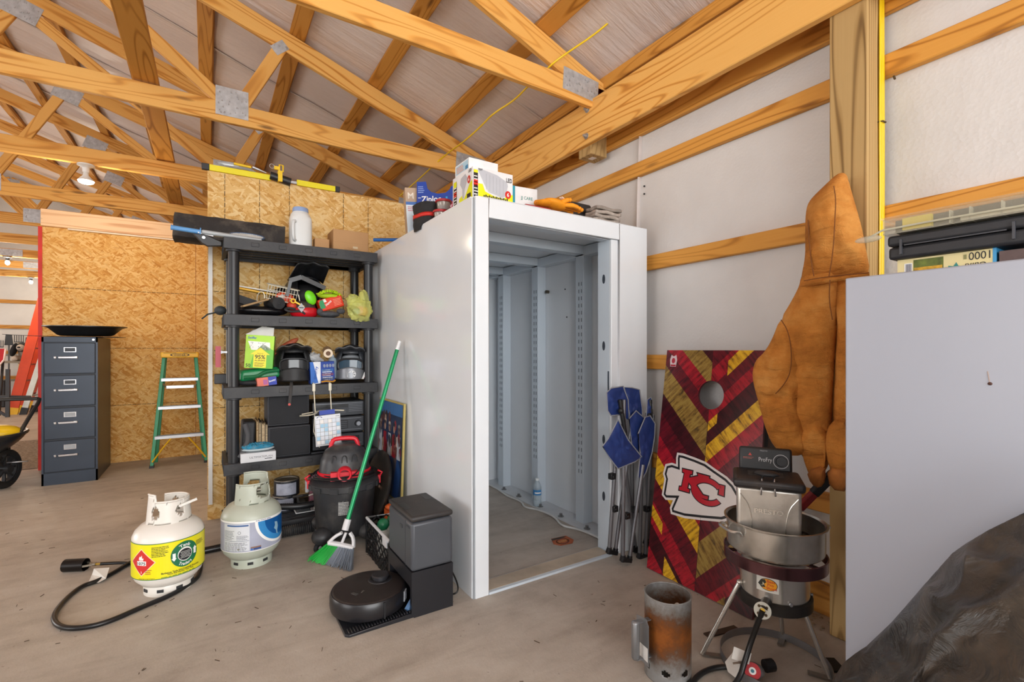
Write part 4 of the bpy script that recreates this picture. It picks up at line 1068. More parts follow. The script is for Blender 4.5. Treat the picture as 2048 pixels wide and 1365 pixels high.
b = MB(mat('a85030', .5, 0, .35, 25, .5, 60)); b.ball((.455, 3.62, z2+.258), (.10, .018, .024), 20, 10, rotM(0, -.62, 0).to_3x3()); o = b.build('wrapped_sausage'); o.name = 'printed_wrapper'; tag(o, 'reddish-brown printed wrapper poking up behind the black helmet', 'wrapper')
helmet('full_face_helmet', 'black full-face helmet with dark goggles in the middle of the third shelf', (.505, 3.635, z2+.012), None, MATBL, mat('3c3935', .6, 0, .25, 20, dirt='6a665e'), mat('0c0c0e', .6), mat('16181c', .08), MATBL, mat('3a3c40', .5), 1.02, -.08, .0)
hh = helmet('full_face_helmet', 'grey and red full-face helmet with blue lens, right end of the third shelf', (.90, 3.635, z2+.012), None, mat('3b3e43', .35, 0, .1), mat('45474a', .4, 0, .2, 16), mat('b9bdc2', .5), mat('2d4658', .08), mat('7d8085', .35, .3, .15), mat('d6d8da', .4), .98, -.28, .0)
d = Decal(planar((.955, 3.49, z2+.055), (.92, .4, 0), (0, 0, 1), (.3, -.95, 0))); d.poly([(0, -.025), (.06, -.01), (.06, .03), (.03, .02)], mat('c31e28', .35)); d.poly([(-.02, -.03), (.0, -.03), (.02, .02), (.005, .02)], TEXT_W); d.build('stripe', hh)
b = MB(TEXT_W); 
d = Decal(planar((.868, 3.474, z2+.062), (.96, -.28, 0), (0, 0, 1), (-.28, -.96, 0)), mat('caccce', .4)); d.ell(0, 0, .026, .026, hole=.86); 
for a in range(6): d.poly([(.023*math.cos(a*PI/3), .023*math.sin(a*PI/3)), (.023*math.cos(a*PI/3+.6), .023*math.sin(a*PI/3+.6)), (.004*math.cos(a*PI/3+.3), .004*math.sin(a*PI/3+.3))])
d.build('vent_badge', hh)
# strap with red snap hanging from the black helmet
b = MB(mat('33302f', .7)); b.tube([(.475, 3.49, z2+.02), (.468, 3.45, z2+.0), (.463, 3.447, z2-.06), (.456, 3.447, z2-.13)], .010, 8, flat=.25, smoothpath=1); b.m(mat('b8382e', .4)); b.cyl((.455, 3.444, z2-.125), (.455, 3.438, z2-.125), .008); o = b.build('chin_strap'); tag(o, 'dark strap with a red snap hanging over the lip of the third shelf', 'strap')
# blue carton of batteries
t = thing('battery_pack', 'blue and white retail pack standing between the two full-face helmets', 'package', (.68, 3.53, z2), world=True)
c = (.672, 3.53, z2+.078); s_ = (.165, .055, .15); b = MB(mat('1d3f96', .3, 0, .1)); b.box(c, s_, rotM(0, -.04, .12).to_3x3()); bx = sub(b.build('carton', t, bevel=.004))
d = Decal(face(c, s_, .12, 'f', 0, -.04)); d.poly([(.002, .0), (.065, .0), (.07, .15), (.002, .15)], mat('e6e9ee', .3)); d.up(); d.poly([(.0, .0), (.05, .005), (.02, .15), (0, .15)], mat('2f6ac0', .3)); d.text('Energy', .035, .03, .02, mat('2a5ab8', .3), .09, True, rot=1.4)
for i in range(4): d.ell(.095+.02*i, .12, .008, .012, mat('8a93a8', .3)); 
for i in range(3): d.rect(.075, .02+.03*i, .155, .038+.03*i, mat(['27406e', '6a3a66', '2b62a8'][i], .3))
d.lines(.08, .022, .15, .1, 6, TEXT_W); d.build('print', bx)
b = MB(mat('cfd4d8', .15, 0, .05, alpha=.6)); b.sheet(24, 14, crump((.63, 3.585, z2+.175), (.05, .035, .035), .5, 2)); o = b.build('clear_bag'); tag(o, 'crumpled clear plastic behind the blue pack on the third shelf', 'plastic bag')
b = MB(mat('c9a27c', .5, 0, .06)); a0 = Vector((.715, 3.52, z2+.21)); a1 = Vector((.735, 3.66, z2+.23)); b.cyl(a0, a1, .031, n=28); b.m(mat('e4d4bb', .5)); b.cyl(a0-(a1-a0)*.008, a0, .031); b.m(mat('6b4c34', .6)); b.cyl(a0-(a1-a0)*.02, a0-(a1-a0)*.012, .016); o = b.build('tape_roll'); tag(o, 'roll of tan tape seen end-on above the blue pack', 'tape roll')
b = MB(mat('b8cfe0', .08, 0, .05, alpha=.55)); b.lathe([(0, 0), (.03, 0), (.032, .01), (.032, .12), (.026, .14), (.012, .155), (.012, .17), (0, .17)], (.76, 3.60, z2+.03), 24); o = b.build('water_bottle'); tag(o, 'clear bottle standing behind the blue pack on the third shelf', 'bottle')
b = MB(mat('c48a2a', .5)); b.tube([(.66, 3.47, z2+.014), (.70, 3.465, z2+.02), (.735, 3.47, z2+.012), (.75, 3.475, z2+.022)], .011, 8, smoothpath=1, flat=.6); o = b.build('spice_stick'); o.name = 'orange_cord_end'; tag(o, 'small orange-tan object lying in front of the blue pack', 'object')
b = MB(mat('b02338', .4)); b.box((.06, 3.78, 1.16), (.03, .12, .14)); o = b.build('red_card'); tag(o, 'small red and white card poking out left of the shelving post', 'card')
b = MB(mat('30373a', .7, 0, .3)); b.ball((.07, 3.62, z1+.03), (.035, .05, .03)); b.tube([(.06, 3.6, z1+.02), (.0, 3.58, z1+.0), (-.03, 3.57, z1-.03)], .005, 5); o = b.build('rope_end'); tag(o, 'frayed dark rope end sticking out left of the second shelf', 'rope')

# ---- fourth shelf
z3 = TIER[3]+.001
SPK = mat('2a2b30', .65, 0, .12, 30)
for k, (dx, w) in enumerate(((0, .26), (.012, .255))):
    zz = z3 + (.0 if k == 0 else .208)
    t = thing('speaker', ['black wooden speaker box, lower one of two stacked on the fourth shelf', 'black wooden speaker box, upper one of two stacked on the fourth shelf'][k], 'speaker', (.46, 3.6, zz), world=True, group='stacked speaker boxes')
    b = MB(SPK); b.bb((.335-dx*.3, 3.50+dx, zz), (.335+w, 3.72, zz+.205)); b.build('cabinet', t, bevel=.006)
    b = MB(mat('1d1e22', .8, 0, .1)); b.bb((.345-dx*.3, 3.497+dx, zz+.01), (.325+w, 3.505+dx, zz+.195)); b.build('grille', t, bevel=.004)
# books / albums
cols = [('8b6c4a', .012), ('6e5a40', .016), ('9b8264', .02), ('55483c', .016)]
b = MB(mat('202226', .6)); b.box((.222, 3.60, z3+.125), (.075, .18, .25), rotM(0, .05, 0).to_3x3()); o = b.build('document_bag', bevel=.012); tag(o, 'black document bag standing at the left end of the fourth shelf', 'bag')
b = MB(mat('3a3a3d', .6)); b.tube([(.2, 3.49, z3+.24), (.225, 3.485, z3+.15), (.19, 3.48, z3+.06), (.17, 3.48, z3+.03)], .014, 6, flat=.3, smoothpath=1); o = b.build('shoulder_strap'); tag(o, 'dark shoulder strap hanging down the front of the document bag', 'strap')
x = .268
for k, (cc_, w) in enumerate(cols):
    PG = wood_mat('page_block_%d' % k, 'd8c4a0', cc_, '4a3b28', 22, .8, False, 2.0)
    t = thing('old_book', 'worn old album with frayed page edges, %s from the black bag on the fourth shelf' % ['first', 'second', 'third', 'fourth'][k], 'book', (x+w/2, 3.6, z3), world=True, group='old albums on the fourth shelf')
    hgt = .255-.008*k
    b = MB(mat(['a98a5c', '2e2a26', '8f7a58', '3a3430'][k], .7, 0, .2)); b.bb((x, 3.505, z3), (x+.002, 3.72, z3+hgt)); b.bb((x+w-.002, 3.505, z3), (x+w, 3.72, z3+hgt)); b.build('cover', t)
    b = MB(PG); 
    for q in range(5): b.bb((x+.0025+q*(w-.005)/5, 3.508+.003*(q % 2), z3+.002), (x+.0025+(q+.8)*(w-.005)/5, 3.71, z3+hgt-.006-.004*(q % 3)))
    b.build('pages', t); x += w + .001
b = MB(mat('d3d3d2', .5, 0, .03)); 
t = thing('phone_box', 'white product box printed ULTIMATEPLAN at the left of the fourth shelf', 'box', (.265, 3.46, z3), world=True)
c = (.275, 3.475, z3+.03); s_ = (.20, .075, .058)
b = MB(mat('cfd0d3', .45, 0, .03)); b.box(c, s_, rotM(0, -.0, .0).to_3x3()); bx = sub(b.build('carton', t, bevel=.002))
d = Decal(face(c, s_, 0, 'f')); d.text('ULTIMATEPLAN', .05, .024, .013, mat('5a5c62', .5), .13, False); d.rect(.135, .014, .178, .018, TEXT_D); d.build('print', bx)
t = thing('mop_pad', 'fluffy teal and grey mop pad folded on the white product box', 'mop pad', (.27, 3.48, z3+.06), world=True)
b = MB(mat('c9d6da', .8)); b.ball((.275, 3.50, z3+.075), (.098, .07, .014), 24, 8); b.build('backing', t)
b = MB(mat('2b86a8', .9, 0, .3, 40, .8, 90, dirt='7d8c8e', dirt_amt=.7, ds=30))
rr = random.Random(5)
b.ball((.275, 3.50, z3+.09), (.095, .068, .022), 28, 10)
for i in range(240):
    a = rr.random()*2*PI; r = rr.random()**.5; p = Vector((.275+.09*r*math.cos(a), 3.50+.065*r*math.sin(a), z3+.09+.022*math.sqrt(max(0, 1-r*r)))); b.ball(p, .005, 5, 4)
b.build('loops', t)
# stereo stack
def deck(name, label, z, h, x0=.615, x1=.965):
    t = thing(name, label, 'stereo', ((x0+x1)/2, 3.6, z), world=True, group='stacked stereo units')
    b = MB(mat('26282c', .45, .1, .1)); b.bb((x0, 3.53, z), (x1, 3.80, z+h)); b.build('case', t, bevel=.003)
    b = MB(mat('2f3238', .38, .1, .05)); b.bb((x0-.002, 3.522, z+.004), (x1+.002, 3.534, z+h-.004)); return t, sub(b.build('front_panel', t, bevel=.002)), (x0, x1)
SIL = mat('8d9198', .35, .5); DK = mat('0f1013', .25)
t, fp, (a, e) = deck('stereo_tuner', 'dark grey stereo unit at the bottom of the stack on the fourth shelf', z3+.012, .105)
d = Decal(planar((a, 3.5215, z3+.012), (1, 0, 0), (0, 0, 1), (0, -1, 0))); d.rect(.20, .045, .315, .085, DK); d.up(); d.rect(.215, .06, .30, .073, mat('5b5f66', .3)); d.text('0000', .235, .062, .009, mat('b8bcc2', .3)); d.rect(.02, .03, .33, .033, SIL); d.build('display', fp)
t, fp, (a, e) = deck('stereo_receiver', 'dark grey stereo receiver with round volume knob, middle of the stack on the fourth shelf', z3+.122, .115)
d = Decal(planar((a, 3.5215, z3+.122), (1, 0, 0), (0, 0, 1), (0, -1, 0))); d.rect(.17, .03, .235, .09, DK); d.up()
for i in range(4): d.rect(.175, .036+.013*i, .23, .043+.013*i, mat('3d4148', .4))
d.rect(.02, .02, .33, .022, SIL); d.rect(.02, .1, .33, .102, SIL); d.build('buttons', fp)
b = MB(mat('2a2c31', .35, .3)); b.cyl((a+.305, 3.522, z3+.183), (a+.305, 3.50, z3+.183), .024, .021, 32); b.m(SIL); b.cyl((a+.305, 3.4995, z3+.183), (a+.305, 3.4985, z3+.183), .015, n=24); b.build('volume_knob', fp)
t, fp, (a, e) = deck('video_recorder', 'dark grey video recorder on top of the stereo stack', z3+.242, .105)
d = Decal(planar((a, 3.5215, z3+.242), (1, 0, 0), (0, 0, 1), (0, -1, 0))); d.rect(.015, .062, .235, .085, DK); d.rect(.015, .02, .22, .05, mat('3c3f45', .35)); d.up(); d.rect(.02, .09, .34, .092, SIL)
for i in range(5): d.rect(.24, .03+.012*i, .335, .034+.012*i, mat('5f636a', .3))
d.build('front_marks', fp)
b = MB(mat('3a3c40', .4, .3)); b.bb((.60, 3.50, z3), (.985, 3.85, z3+.008)); o = b.build('metal_tray'); tag(o, 'thin dark plate under the stereo stack', 'plate')
# hanging wire rack with printed planner card
t = thing('hanging_rack', 'cream wire door rack hooked over the lip of the third shelf', 'rack', (.68, 3.43, .75), world=True)
RC = mat('c3bca9', .4, .2)
for x in (.607, .712):
    b = MB(RC); b.tube([(x, 3.50, z2+.006), (x, 3.452, z2+.008), (x, 3.447, z2-.02), (x+.008, 3.44, z2-.19)], .004, 6); b.bb((x-.009, 3.444, z2-.045), (x+.009, 3.452, z2+.004)); b.build('hook', t)
b = MB(RC); b.tube([(.52, 3.44, .765), (.56, 3.36, .775), (.62, 3.40, .78), (.62, 3.44, .79), (.735, 3.44, .79), (.80, 3.42, .785)], .005, 6, smoothpath=1); b.tube([(.53, 3.44, .775), (.60, 3.43, .785)], .004, 6)
for k in range(5): b.tube([(.607+.005*k, 3.43, .78-.02*k), (.62+.02*k, 3.40, .56)], .0022, 5)
b.tube([(.61, 3.43, .78), (.60, 3.41, .66), (.635, 3.40, .55)], .003, 5); b.build('wire', t)
t = thing('planner_card', 'white gridded card with small blue and orange panels hung in front of the stereo', 'card', (.68, 3.39, .56), world=True)
b = MB(mat('e4e6ea', .4)); c = (.69, 3.40, .662); s_ = (.165, .006, .205); b.box(c, s_, rotM(0, -.05, 0).to_3x3()); cd_ = sub(b.build('card', t))
d = Decal(face(c, s_, 0, 'f', 0, -.05)); rr = random.Random(9); 
for i in range(6):
    for j in range(6):
        d.rect(.008+.026*i, .012+.028*j, .030+.026*i, .035+.028*j, mat(rr.choice(['dfe6f0', 'e8eaf2', 'd6e2ee', 'f0ece8', 'a8cfe6', '2b4aa0' if (i+j) % 5 == 0 else 'e0e2e8', 'd8967a' if j == 5 and i < 3 else 'eceef2']), .4))
d.up(); q = mat('55585e', .4)
for i in range(7): d.rect(.005+.026*i, .008, .0062+.026*i, .182, q)
for j in range(7): d.rect(.005, .01+.028*j, .162, .0112+.028*j, q)
d.text('1056', .135, .188, .01, q, .025); d.ell(.03, .19, .018, .012, mat('3a4a7a', .4), hole=.7, a0=0, a1=PI); d.build('print', cd_)
b = MB(mat('2742a6', .4)); b.box((.685, 3.412, .782), (.10, .01, .03), rotM(0, -.05, 0).to_3x3()); o = b.build('blue_booklet'); tag(o, 'blue booklet poking up behind the gridded card', 'booklet')

# ---- bottom shelf
z4 = TIER[4]+.001
def can(label, c, r, h, lid, rust=False):
    t = thing('paint_can', label, 'paint can', c, world=True)
    b = MB(mat('2a2c33', .4, .2, .2)); b.lathe([(0, 0), (r, 0), (r, h), (r*.93, h+.003)], c, 36); bo = sub(b.build('can_body', t))
    b = MB(mat('b9bccb', .5, 0, .15, 12, dirt='5a5f78')); b.lathe([(r+.0008, h*.12), (r+.0008, h*.88)], c, 24, a0=-2.6, a1=-.9); b.build('label', bo)
    b = MB(lid); b.lathe([(0, h-.004), (r*.8, h-.004), (r*.84, h+.004), (r*.97, h+.006), (r*.99, h)], c, 36); b.build('lid', t)
    b = MB(STEEL); b.tube([(c[0]-r, c[1], c[2]+h*.8), (c[0]-r*.5, c[1]-r*1.0, c[2]+h*1.0), (c[0]+r*.2, c[1]-r*1.1, c[2]+h*.9), (c[0]+r, c[1], c[2]+h*.8)], .002, 6, smoothpath=2); b.build('wire_handle', t)
can('paint can with dusty grey lid at the back of the bottom shelf, upper one', (.475, 3.72, z4+.105), .083, .105, mat('83796c', .5, .4, .2))
can('stained paint can on the bottom shelf under the one with the grey lid', (.46, 3.72, z4), .08, .102, mat('83796c', .5, .4, .2))
def hose(name, label, pts, r, pitch, colr):
    b = MB(colr); P = [Vector(p) for p in pts]; 
    for _ in range(3):
        q = [P[0]]
        for i in range(len(P)-1): q += [P[i]*.75+P[i+1]*.25, P[i]*.25+P[i+1]*.75]
        q.append(P[-1]); P = q
    L = sum((P[i+1]-P[i]).length for i in range(len(P)-1)); N = int(L/pitch*2); out = []; acc = 0; k = 0
    for i in range(N+1):
        s = L*i/N
        while k < len(P)-2 and acc + (P[k+1]-P[k]).length < s: acc += (P[k+1]-P[k]).length; k += 1
        out.append(P[k].lerp(P[k+1], (s-acc)/max(1e-6, (P[k+1]-P[k]).length)))
    b.tube(out, [r if i % 2 else r*.82 for i in range(len(out))], 14); o = b.build(name, auto=80); tag(o, label, 'hose'); return o
HOSE = mat('1e1f22', .4, 0, .1)
hose('vacuum_hose', 'black ribbed vacuum hose lying across the bottom shelf', [(.40, 3.53, .155), (.55, 3.50, .14), (.70, 3.52, .15), (.82, 3.6, .15)], .024, .012, HOSE)
hose('vacuum_hose', 'thick black ribbed hose on the floor under the shelving', [(.20, 3.36, .036), (.45, 3.37, .036), (.62, 3.37, .036), (.86, 3.42, .036)], .036, .012, mat('2a2b2e', .5, 0, .15, dirt='6a665e'))
b = MB(mat('131416', .3, 0, .1)); b.cyl((-.20, 3.335, .10), (.52, 3.395, .10), .02, n=20); o = b.build('extension_tube'); tag(o, 'straight black vacuum wand lying behind the propane tanks', 'tube')
for v in o.data.vertices: pass
o.location.z = .0; 
b = MB(mat('2a2b2d', .6)); b.prism([(.515, .08), (.61, .08), (.60, .11), (.575, .155), (.535, .155), (.53, .1)], lambda u, v, w: Vector((u, 3.56+w, v)), 0, .08); b.m(mat('d8d8d8', .6)); b.bb((.51, 3.555, .077), (.65, 3.645, .084)); o = b.build('shoe', bevel=.006); tag(o, 'dark shoe with white sole on the bottom shelf', 'shoe')
b = MB(mat('ded8cc', .5)); b.tube([(.60, 3.53, .135), (.63, 3.52, .125), (.62, 3.53, .10), (.65, 3.52, .095), (.63, 3.51, .082)], .004, 6, smoothpath=2); b.tube([(.62, 3.62, .26), (.66, 3.6, .24), (.64, 3.6, .21), (.66, 3.6, .19), (.60, 3.6, .18)], .005, 6, smoothpath=2); o = b.build('white_cable'); tag(o, 'white cable dangling beside the vacuum on the bottom shelf', 'cable')
b = MB(mat('d2d4d8', .4)); b.cyl((.60, 3.66, .19), (.60, 3.66, .275), .014); o = b.build('spray_bottle'); tag(o, 'narrow white tube standing on the bottom shelf', 'tube')
b = MB(mat('a56a78', .5, 0, .4, 30)); b.box((.655, 3.68, .20), (.08, .05, .22)); o = b.build('patterned_box'); tag(o, 'pinkish patterned box behind the vacuum on the bottom shelf', 'box')
b = MB(mat('33302e', .7, 0, .3)); b.tube([(.50, 3.62, .18), (.56, 3.6, .185), (.60, 3.62, .18)], .010, 6); b.tube([(.53, 3.6, .18), (.535, 3.6, .12)], .008, 6); o = b.build('clamp_bar'); tag(o, 'dark metal clamp between the paint cans and the white tube', 'clamp')
# level and hand tools on top of the strand board wall
zt = 2.476
t = thing('spirit_level', 'long yellow level with black ends lying on top of the near strand board wall', 'level', (.4, 4.0, zt), world=True)
b = MB(mat('eadb12', .4, 0, .04)); b.bb((.01, 3.985, zt), (.40, 4.01, zt+.042)); b.bb((.58, 3.985, zt), (.865, 4.01, zt+.042)); b.build('beam', t, bevel=.002)
for x0_, x1_ in ((-.035, .012), (.863, .90)):
    b = MB(BLK); b.bb((x0_, 3.983, zt-.001), (x1_, 4.012, zt+.044)); b.build('end_cap', t, bevel=.004)
b = MB(STEEL); b.bb((.53, 3.99, zt+.008), (.582, 4.006, zt+.026)); b.build('sleeve', t)
t = thing('laser_tool', 'black and yellow clamp tool with a ring sitting on the yellow level', 'tool', (.46, 4.0, zt), world=True)
b = MB(BLK); b.cyl((.395, 3.98, zt+.035), (.535, 3.98, zt+.01), .03, n=20); b.build('grip', t)
b = MB(YEL); b.bb((.445, 3.95, zt-.005), (.475, 4.01, zt+.075)); b.tube([(.455, 3.96, zt+.075), (.455, 3.96, zt+.12), (.48, 3.96, zt+.12), (.48, 3.96, zt+.07)], .006, 6, closed=True); b.bb((.42, 3.955, zt+.08), (.455, 3.975, zt+.105)); b.build('jaw', t)
b = MB(STEEL); b.tube([Vector((.405+.016*math.cos(a), 3.96, zt+.10+.016*math.sin(a))) for a in [i*PI/8 for i in range(16)]], .002, 6, closed=True); b.build('key_ring', t)
t = thing('drill_bit_case', 'small clear case of bits and a screwdriver on top of the yellow level', 'bit case', (.2, 4.0, zt+.043), world=True)
b = MB(mat('b9c0c4', .15, .2, .1, alpha=.6)); b.ball((.17, 3.995, zt+.066), (.11, .012, .022)); b.build('sleeve', t)
b = MB(STEEL); 
for k in range(5): b.cyl((.10+.03*k, 3.985, zt+.05+.004*k), (.30-.01*k, 3.985, zt+.045+.004*k), .003, n=6)
b.cyl((.28, 3.985, zt+.075), (.37, 3.985, zt+.05), .012, .004); b.build('bits', t)
b = MB(YEL); b.cyl((.16, 3.98, zt+.075), (.27, 3.98, zt+.07), .009); b.build('handle', t)
# ================================================================== things on the floor, left and middle
def cylmap(c, R, a0):            # wrap (u,v) round a vertical cylinder: u metres along the arc from angle a0, v height
    c = Vector(c)
    return lambda u, v, w=0: c + Vector(((R+w)*math.cos(a0+u/R), (R+w)*math.sin(a0+u/R), v))
def tank(name, label, c, body, collar_rot, style):
    t = thing(name, label, 'propane tank', c, world=True); c = Vector(c); R = .152
    b = MB(body)
    b.lathe([(.100, 0), (.104, 0), (.105, .035), (.10, .05)], c, 48)                       # foot ring
    prof = [(.0, .035), (.07, .038), (.115, .052), (.14, .08), (.151, .11), (R, .13), (R, .275), (.1505, .288), (.14, .312), (.118, .335), (.085, .353), (.05, .363), (.0, .366)]
    b.lathe(prof, c, 64); bo = sub(b.build('tank_body', t))
    b = MB(mat('2b2c2e', .7))
    for k in range(5 if style == 0 else 3):
        a = collar_rot + .3 + k*.75; b.box(c+Vector((.1045*math.cos(a), .1045*math.sin(a), .028)), (.006, .028, .014), rotM(0, 0, a).to_3x3())
    b.build('foot_slot', bo)
    # collar with hand holes: a wall on most of a circle, built cell by cell so that the holes are real
    b = MB(body); N = 96; rows = [.345, .36, .375, .39, .405, .42, .435, .452, .462]
    span = 4.75; r0, r1 = .092, .098
    def inhole(a, z):
        for (ac, aw, zc, zw) in style_holes:
            if abs(a-ac) < aw and abs(z-zc) < zw*math.sqrt(max(0, 1-((a-ac)/aw)**(4 if style else 2))): return True
        return False
    style_holes = [(.75, .20, .405, .026), (1.95, .20, .405, .026), (3.2, .22, .405, .026), (4.2, .2, .405, .026)] if style == 0 else [(2.0, .62, .41, .032), (4.1, .4, .41, .03)]
    def top(a): return .455 + (.035 if (style == 0 and a < .7) or (style == 1 and a > 2.95) else .0) * 1.0
    for i in range(N):
        a_0, a_1 = span*i/N, span*(i+1)/N; am = (a_0+a_1)/2
        for j in range(12):
            tz = top(am); z_0 = .338 + (tz-.338)*j/12; z_1 = .338 + (tz-.338)*(j+1)/12; zm = (z_0+z_1)/2
            if inhole(am, zm): continue
            if zm < .352 and not ((am % 1.5) < .35 or style == 1 and (am % 2.2) < 1.0): continue
            A, B = a_0+collar_rot, a_1+collar_rot; rr = lambda z: r0 - .01*((z-.34)/.12)
            def q(a, z, d=0): return c + Vector(((rr(z)+d)*math.cos(a), (rr(z)+d)*math.sin(a), z))
            vs = [q(A, z_0), q(B, z_0), q(B, z_1), q(A, z_1), q(A, z_0, .005), q(B, z_0, .005), q(B, z_1, .005), q(A, z_1, .005)]
            b.add(vs, [(3, 2, 1, 0), (4, 5, 6, 7), (0, 1, 5, 4), (1, 2, 6, 5), (2, 3, 7, 6), (3, 0, 4, 7)], True)
    b.tube([c + Vector(((.083)*math.cos(collar_rot+span*i/60), .083*math.sin(collar_rot+span*i/60), top(span*i/60))) for i in range(61)], .005, 8)
    b.build('collar', t, auto=60)
    b = MB(mat('8d8a80', .4, .7, .1)); b.cyl(c+Vector((0, 0, .36)), c+Vector((0, 0, .405)), .016); b.cyl(c+Vector((-.045, .0, .40)), c+Vector((.045, .01, .40)), .012); b.m(mat('3b3d40', .5)); b.lathe([(0, .41), (.028, .41), (.03, .425), (.02, .432), (0, .432)], c, 20); b.build('valve', t)
    return t, bo, c, R
TW = mat('e6e2da', .28, 0, .03)
t1, bo, c, R = tank('propane_tank', 'white propane tank with a bright yellow exchange label, nearest tank on the floor', (-.165, 2.985, 0), TW, -2.9, 0)
a_view = math.atan2(-c.y, -c.x)      # direction towards the camera
fn = cylmap(c+Vector((0, 0, 0)), R, a_view); W2 = .215
YB = mat('ece31a', .35, 0, .03); GR = mat('1c6e4a', .4); RD = mat('d0312d', .4)
d = Decal(fn, strip=.012); d.rect(-.30, .105, .30, .278, YB, 48, 1); d.up(); d.rect(-.30, .105, .30, .1085, GR, 48); d.rect(-.30, .2745, .30, .278, GR, 48)
# diamond 1075
u0, v0, s = -.118, .19, .066
d.poly([(u0-s, v0), (u0, v0-s), (u0+s, v0), (u0, v0+s)], mat('e8d8b0', .5)); d.up(); s = .061; d.poly([(u0-s, v0), (u0, v0-s), (u0+s, v0), (u0, v0+s)], RD); d.up()
d.rect(u0-.024, v0-.014, u0+.024, v0+.007, TEXT_W); d.poly([(u0-.012, v0+.012), (u0+.010, v0+.012), (u0+.012, v0+.022), (u0+.005, v0+.020), (u0+.003, v0+.036), (u0-.003, v0+.026), (u0-.008, v0+.030), (u0-.013, v0+.02)], TEXT_W); d.rect(u0-.011, v0+.008, u0+.011, v0+.010, TEXT_W); d.up()
d.text('1075', u0, v0-.011, .014, TEXT_D, .042, True, True); d.text('2', u0, v0-.05, .009, TEXT_W, None, True, True)
d.lines(u0+.02, v0-.055, u0+.05, v0-.03, 3, mat('b8403a', .5))
d.lines(-.070, .215, .0, .266, 7, TEXT_D, .4, .3)
u1, v1 = .066, .203
d.ell(u1, v1, .060, .062, GR, 40); d.up(); d.ell(u1, v1, .032, .034, mat('e8e8e4', .4), 32); d.up(); d.ell(u1, v1-.002, .029, .028, TEXT_D, 28); d.rect(u1-.01, v1+.016, u1+.01, v1+.024, TEXT_D); d.up()
for i in range(7):
    for j in range(5): d.ell(u1-.018+.006*i+(.003 if j % 2 else 0), v1-.016+.007*j, .0022, .0018, mat('dfe2dd', .4), 6)
d.text('Tank', u1, v1, .015, TEXT_W, None, True, True, arc=(.0385, PI/2, 1)); d.text('Traders', u1, v1, .015, TEXT_W, None, True, True, arc=(.054, -PI/2, -1))
for sg in (-1, 1): d.poly([(u1+sg*.040, v1-.014*sg), (u1+sg*.052, v1-.014*sg), (u1+sg*.052, v1+.010*sg), (u1+sg*.057, v1+.010*sg), (u1+sg*.046, v1+.024*sg), (u1+sg*.036, v1+.010*sg), (u1+sg*.040, v1+.010*sg)], TEXT_W)
d.text('Barbecue Tank EXCHANGE Program', -.03, .128, .0085, TEXT_D, .165, True); d.text('Never Buy Another New Tank', -.005, .121, .006, TEXT_D, .11, True)
d.lines(-.03, .111, .13, .118, 1, GR); d.lines(-.13, .112, -.05, .117, 1, TEXT_D); d.lines(.12, .225, .17, .25, 4, TEXT_D)
d.build('label', bo)
# hang tag on the collar
b = MB(mat('d9d7d0', .5)); p = c + Vector((.045, -.08, .425)); b.bar(p, p+Vector((.075, .0, .025)), .004, .012); tag(b.build('tag_strip'), 'white plastic tie sticking out of the yellow-labelled tank collar', 'tie')

TG = mat('b6bcae', .35, 0, .05)
t2, bo, c, R = tank('propane_tank', 'grey-green propane tank with blue and white label, beside the shelving', (.213, 3.095, 0), TG, -2.75, 1)
a_view = math.atan2(-c.y, -c.x); fn = cylmap(c, R, a_view)
d = Decal(fn, strip=.012); d.rect(-.30, .11, .30, .278, mat('a9adc0', .35), 48); d.up(); d.rect(-.30, .268, .30, .278, TEXT_W, 48); d.rect(-.30, .11, .30, .113, TEXT_W, 48)
d.rect(-.155, .118, -.01, .264, mat('d5d9e0', .4), 10); d.up(); d.rect(-.13, .251, -.015, .259, mat('3a5f98', .4), 8); d.lines(-.15, .18, -.085, .232, 8, mat('6b7078', .5)); d.lines(-.075, .18, -.015, .205, 4, mat('6b7078', .5)); d.rect(-.15, .172, -.012, .174, mat('5a6a78', .5), 8)
d.lines(-.15, .12, -.02, .168, 8, mat('6b7078', .5)); d.ell(-.06, .218, .008, .008, TEXT_D, hole=.8); d.poly([(-.065, .122), (-.058, .129), (-.065, .136), (-.072, .129)], mat('8a8a80', .5))
def arcpoly(u0, r, a0, a1, v0, n=20): return [(u0+r*math.cos(a0+(a1-a0)*i/n), v0+r*math.sin(a0+(a1-a0)*i/n)) for i in range(n+1)]
d.poly([(.015, .268)] + arcpoly(.155, .14, PI, 1.62*PI, .268, 16) + [(.25, .145), (.25, .268)], TEXT_W); d.up()
d.poly([(.030, .266)] + arcpoly(.155, .125, PI*1.0, 1.58*PI, .266, 16) + [(.25, .158), (.25, .266)], mat('3a8ccc', .3)); d.up()
d.poly([(.065, .266)] + arcpoly(.165, .10, PI*1.0, 1.55*PI, .266, 14) + [(.25, .173), (.25, .266)], mat('14589c', .3)); d.up()
d.poly([(.125, .24), (.145, .235), (.152, .21), (.145, .185), (.15, .165), (.138, .172), (.135, .19), (.12, .205), (.128, .22)], mat('8fb4cc', .5))
d.rect(-.005, .128, .045, .136, mat('8a6a5a', .5)); d.rect(.008, .118, .045, .128, mat('2a4a86', .4)); d.rect(-.005, .118, .006, .128, mat('3a6fc0', .4)); d.text('FOR YOUR GRILL', .02, .270, .006, mat('3a4a80', .4), .08, True)
d.build('label', bo)

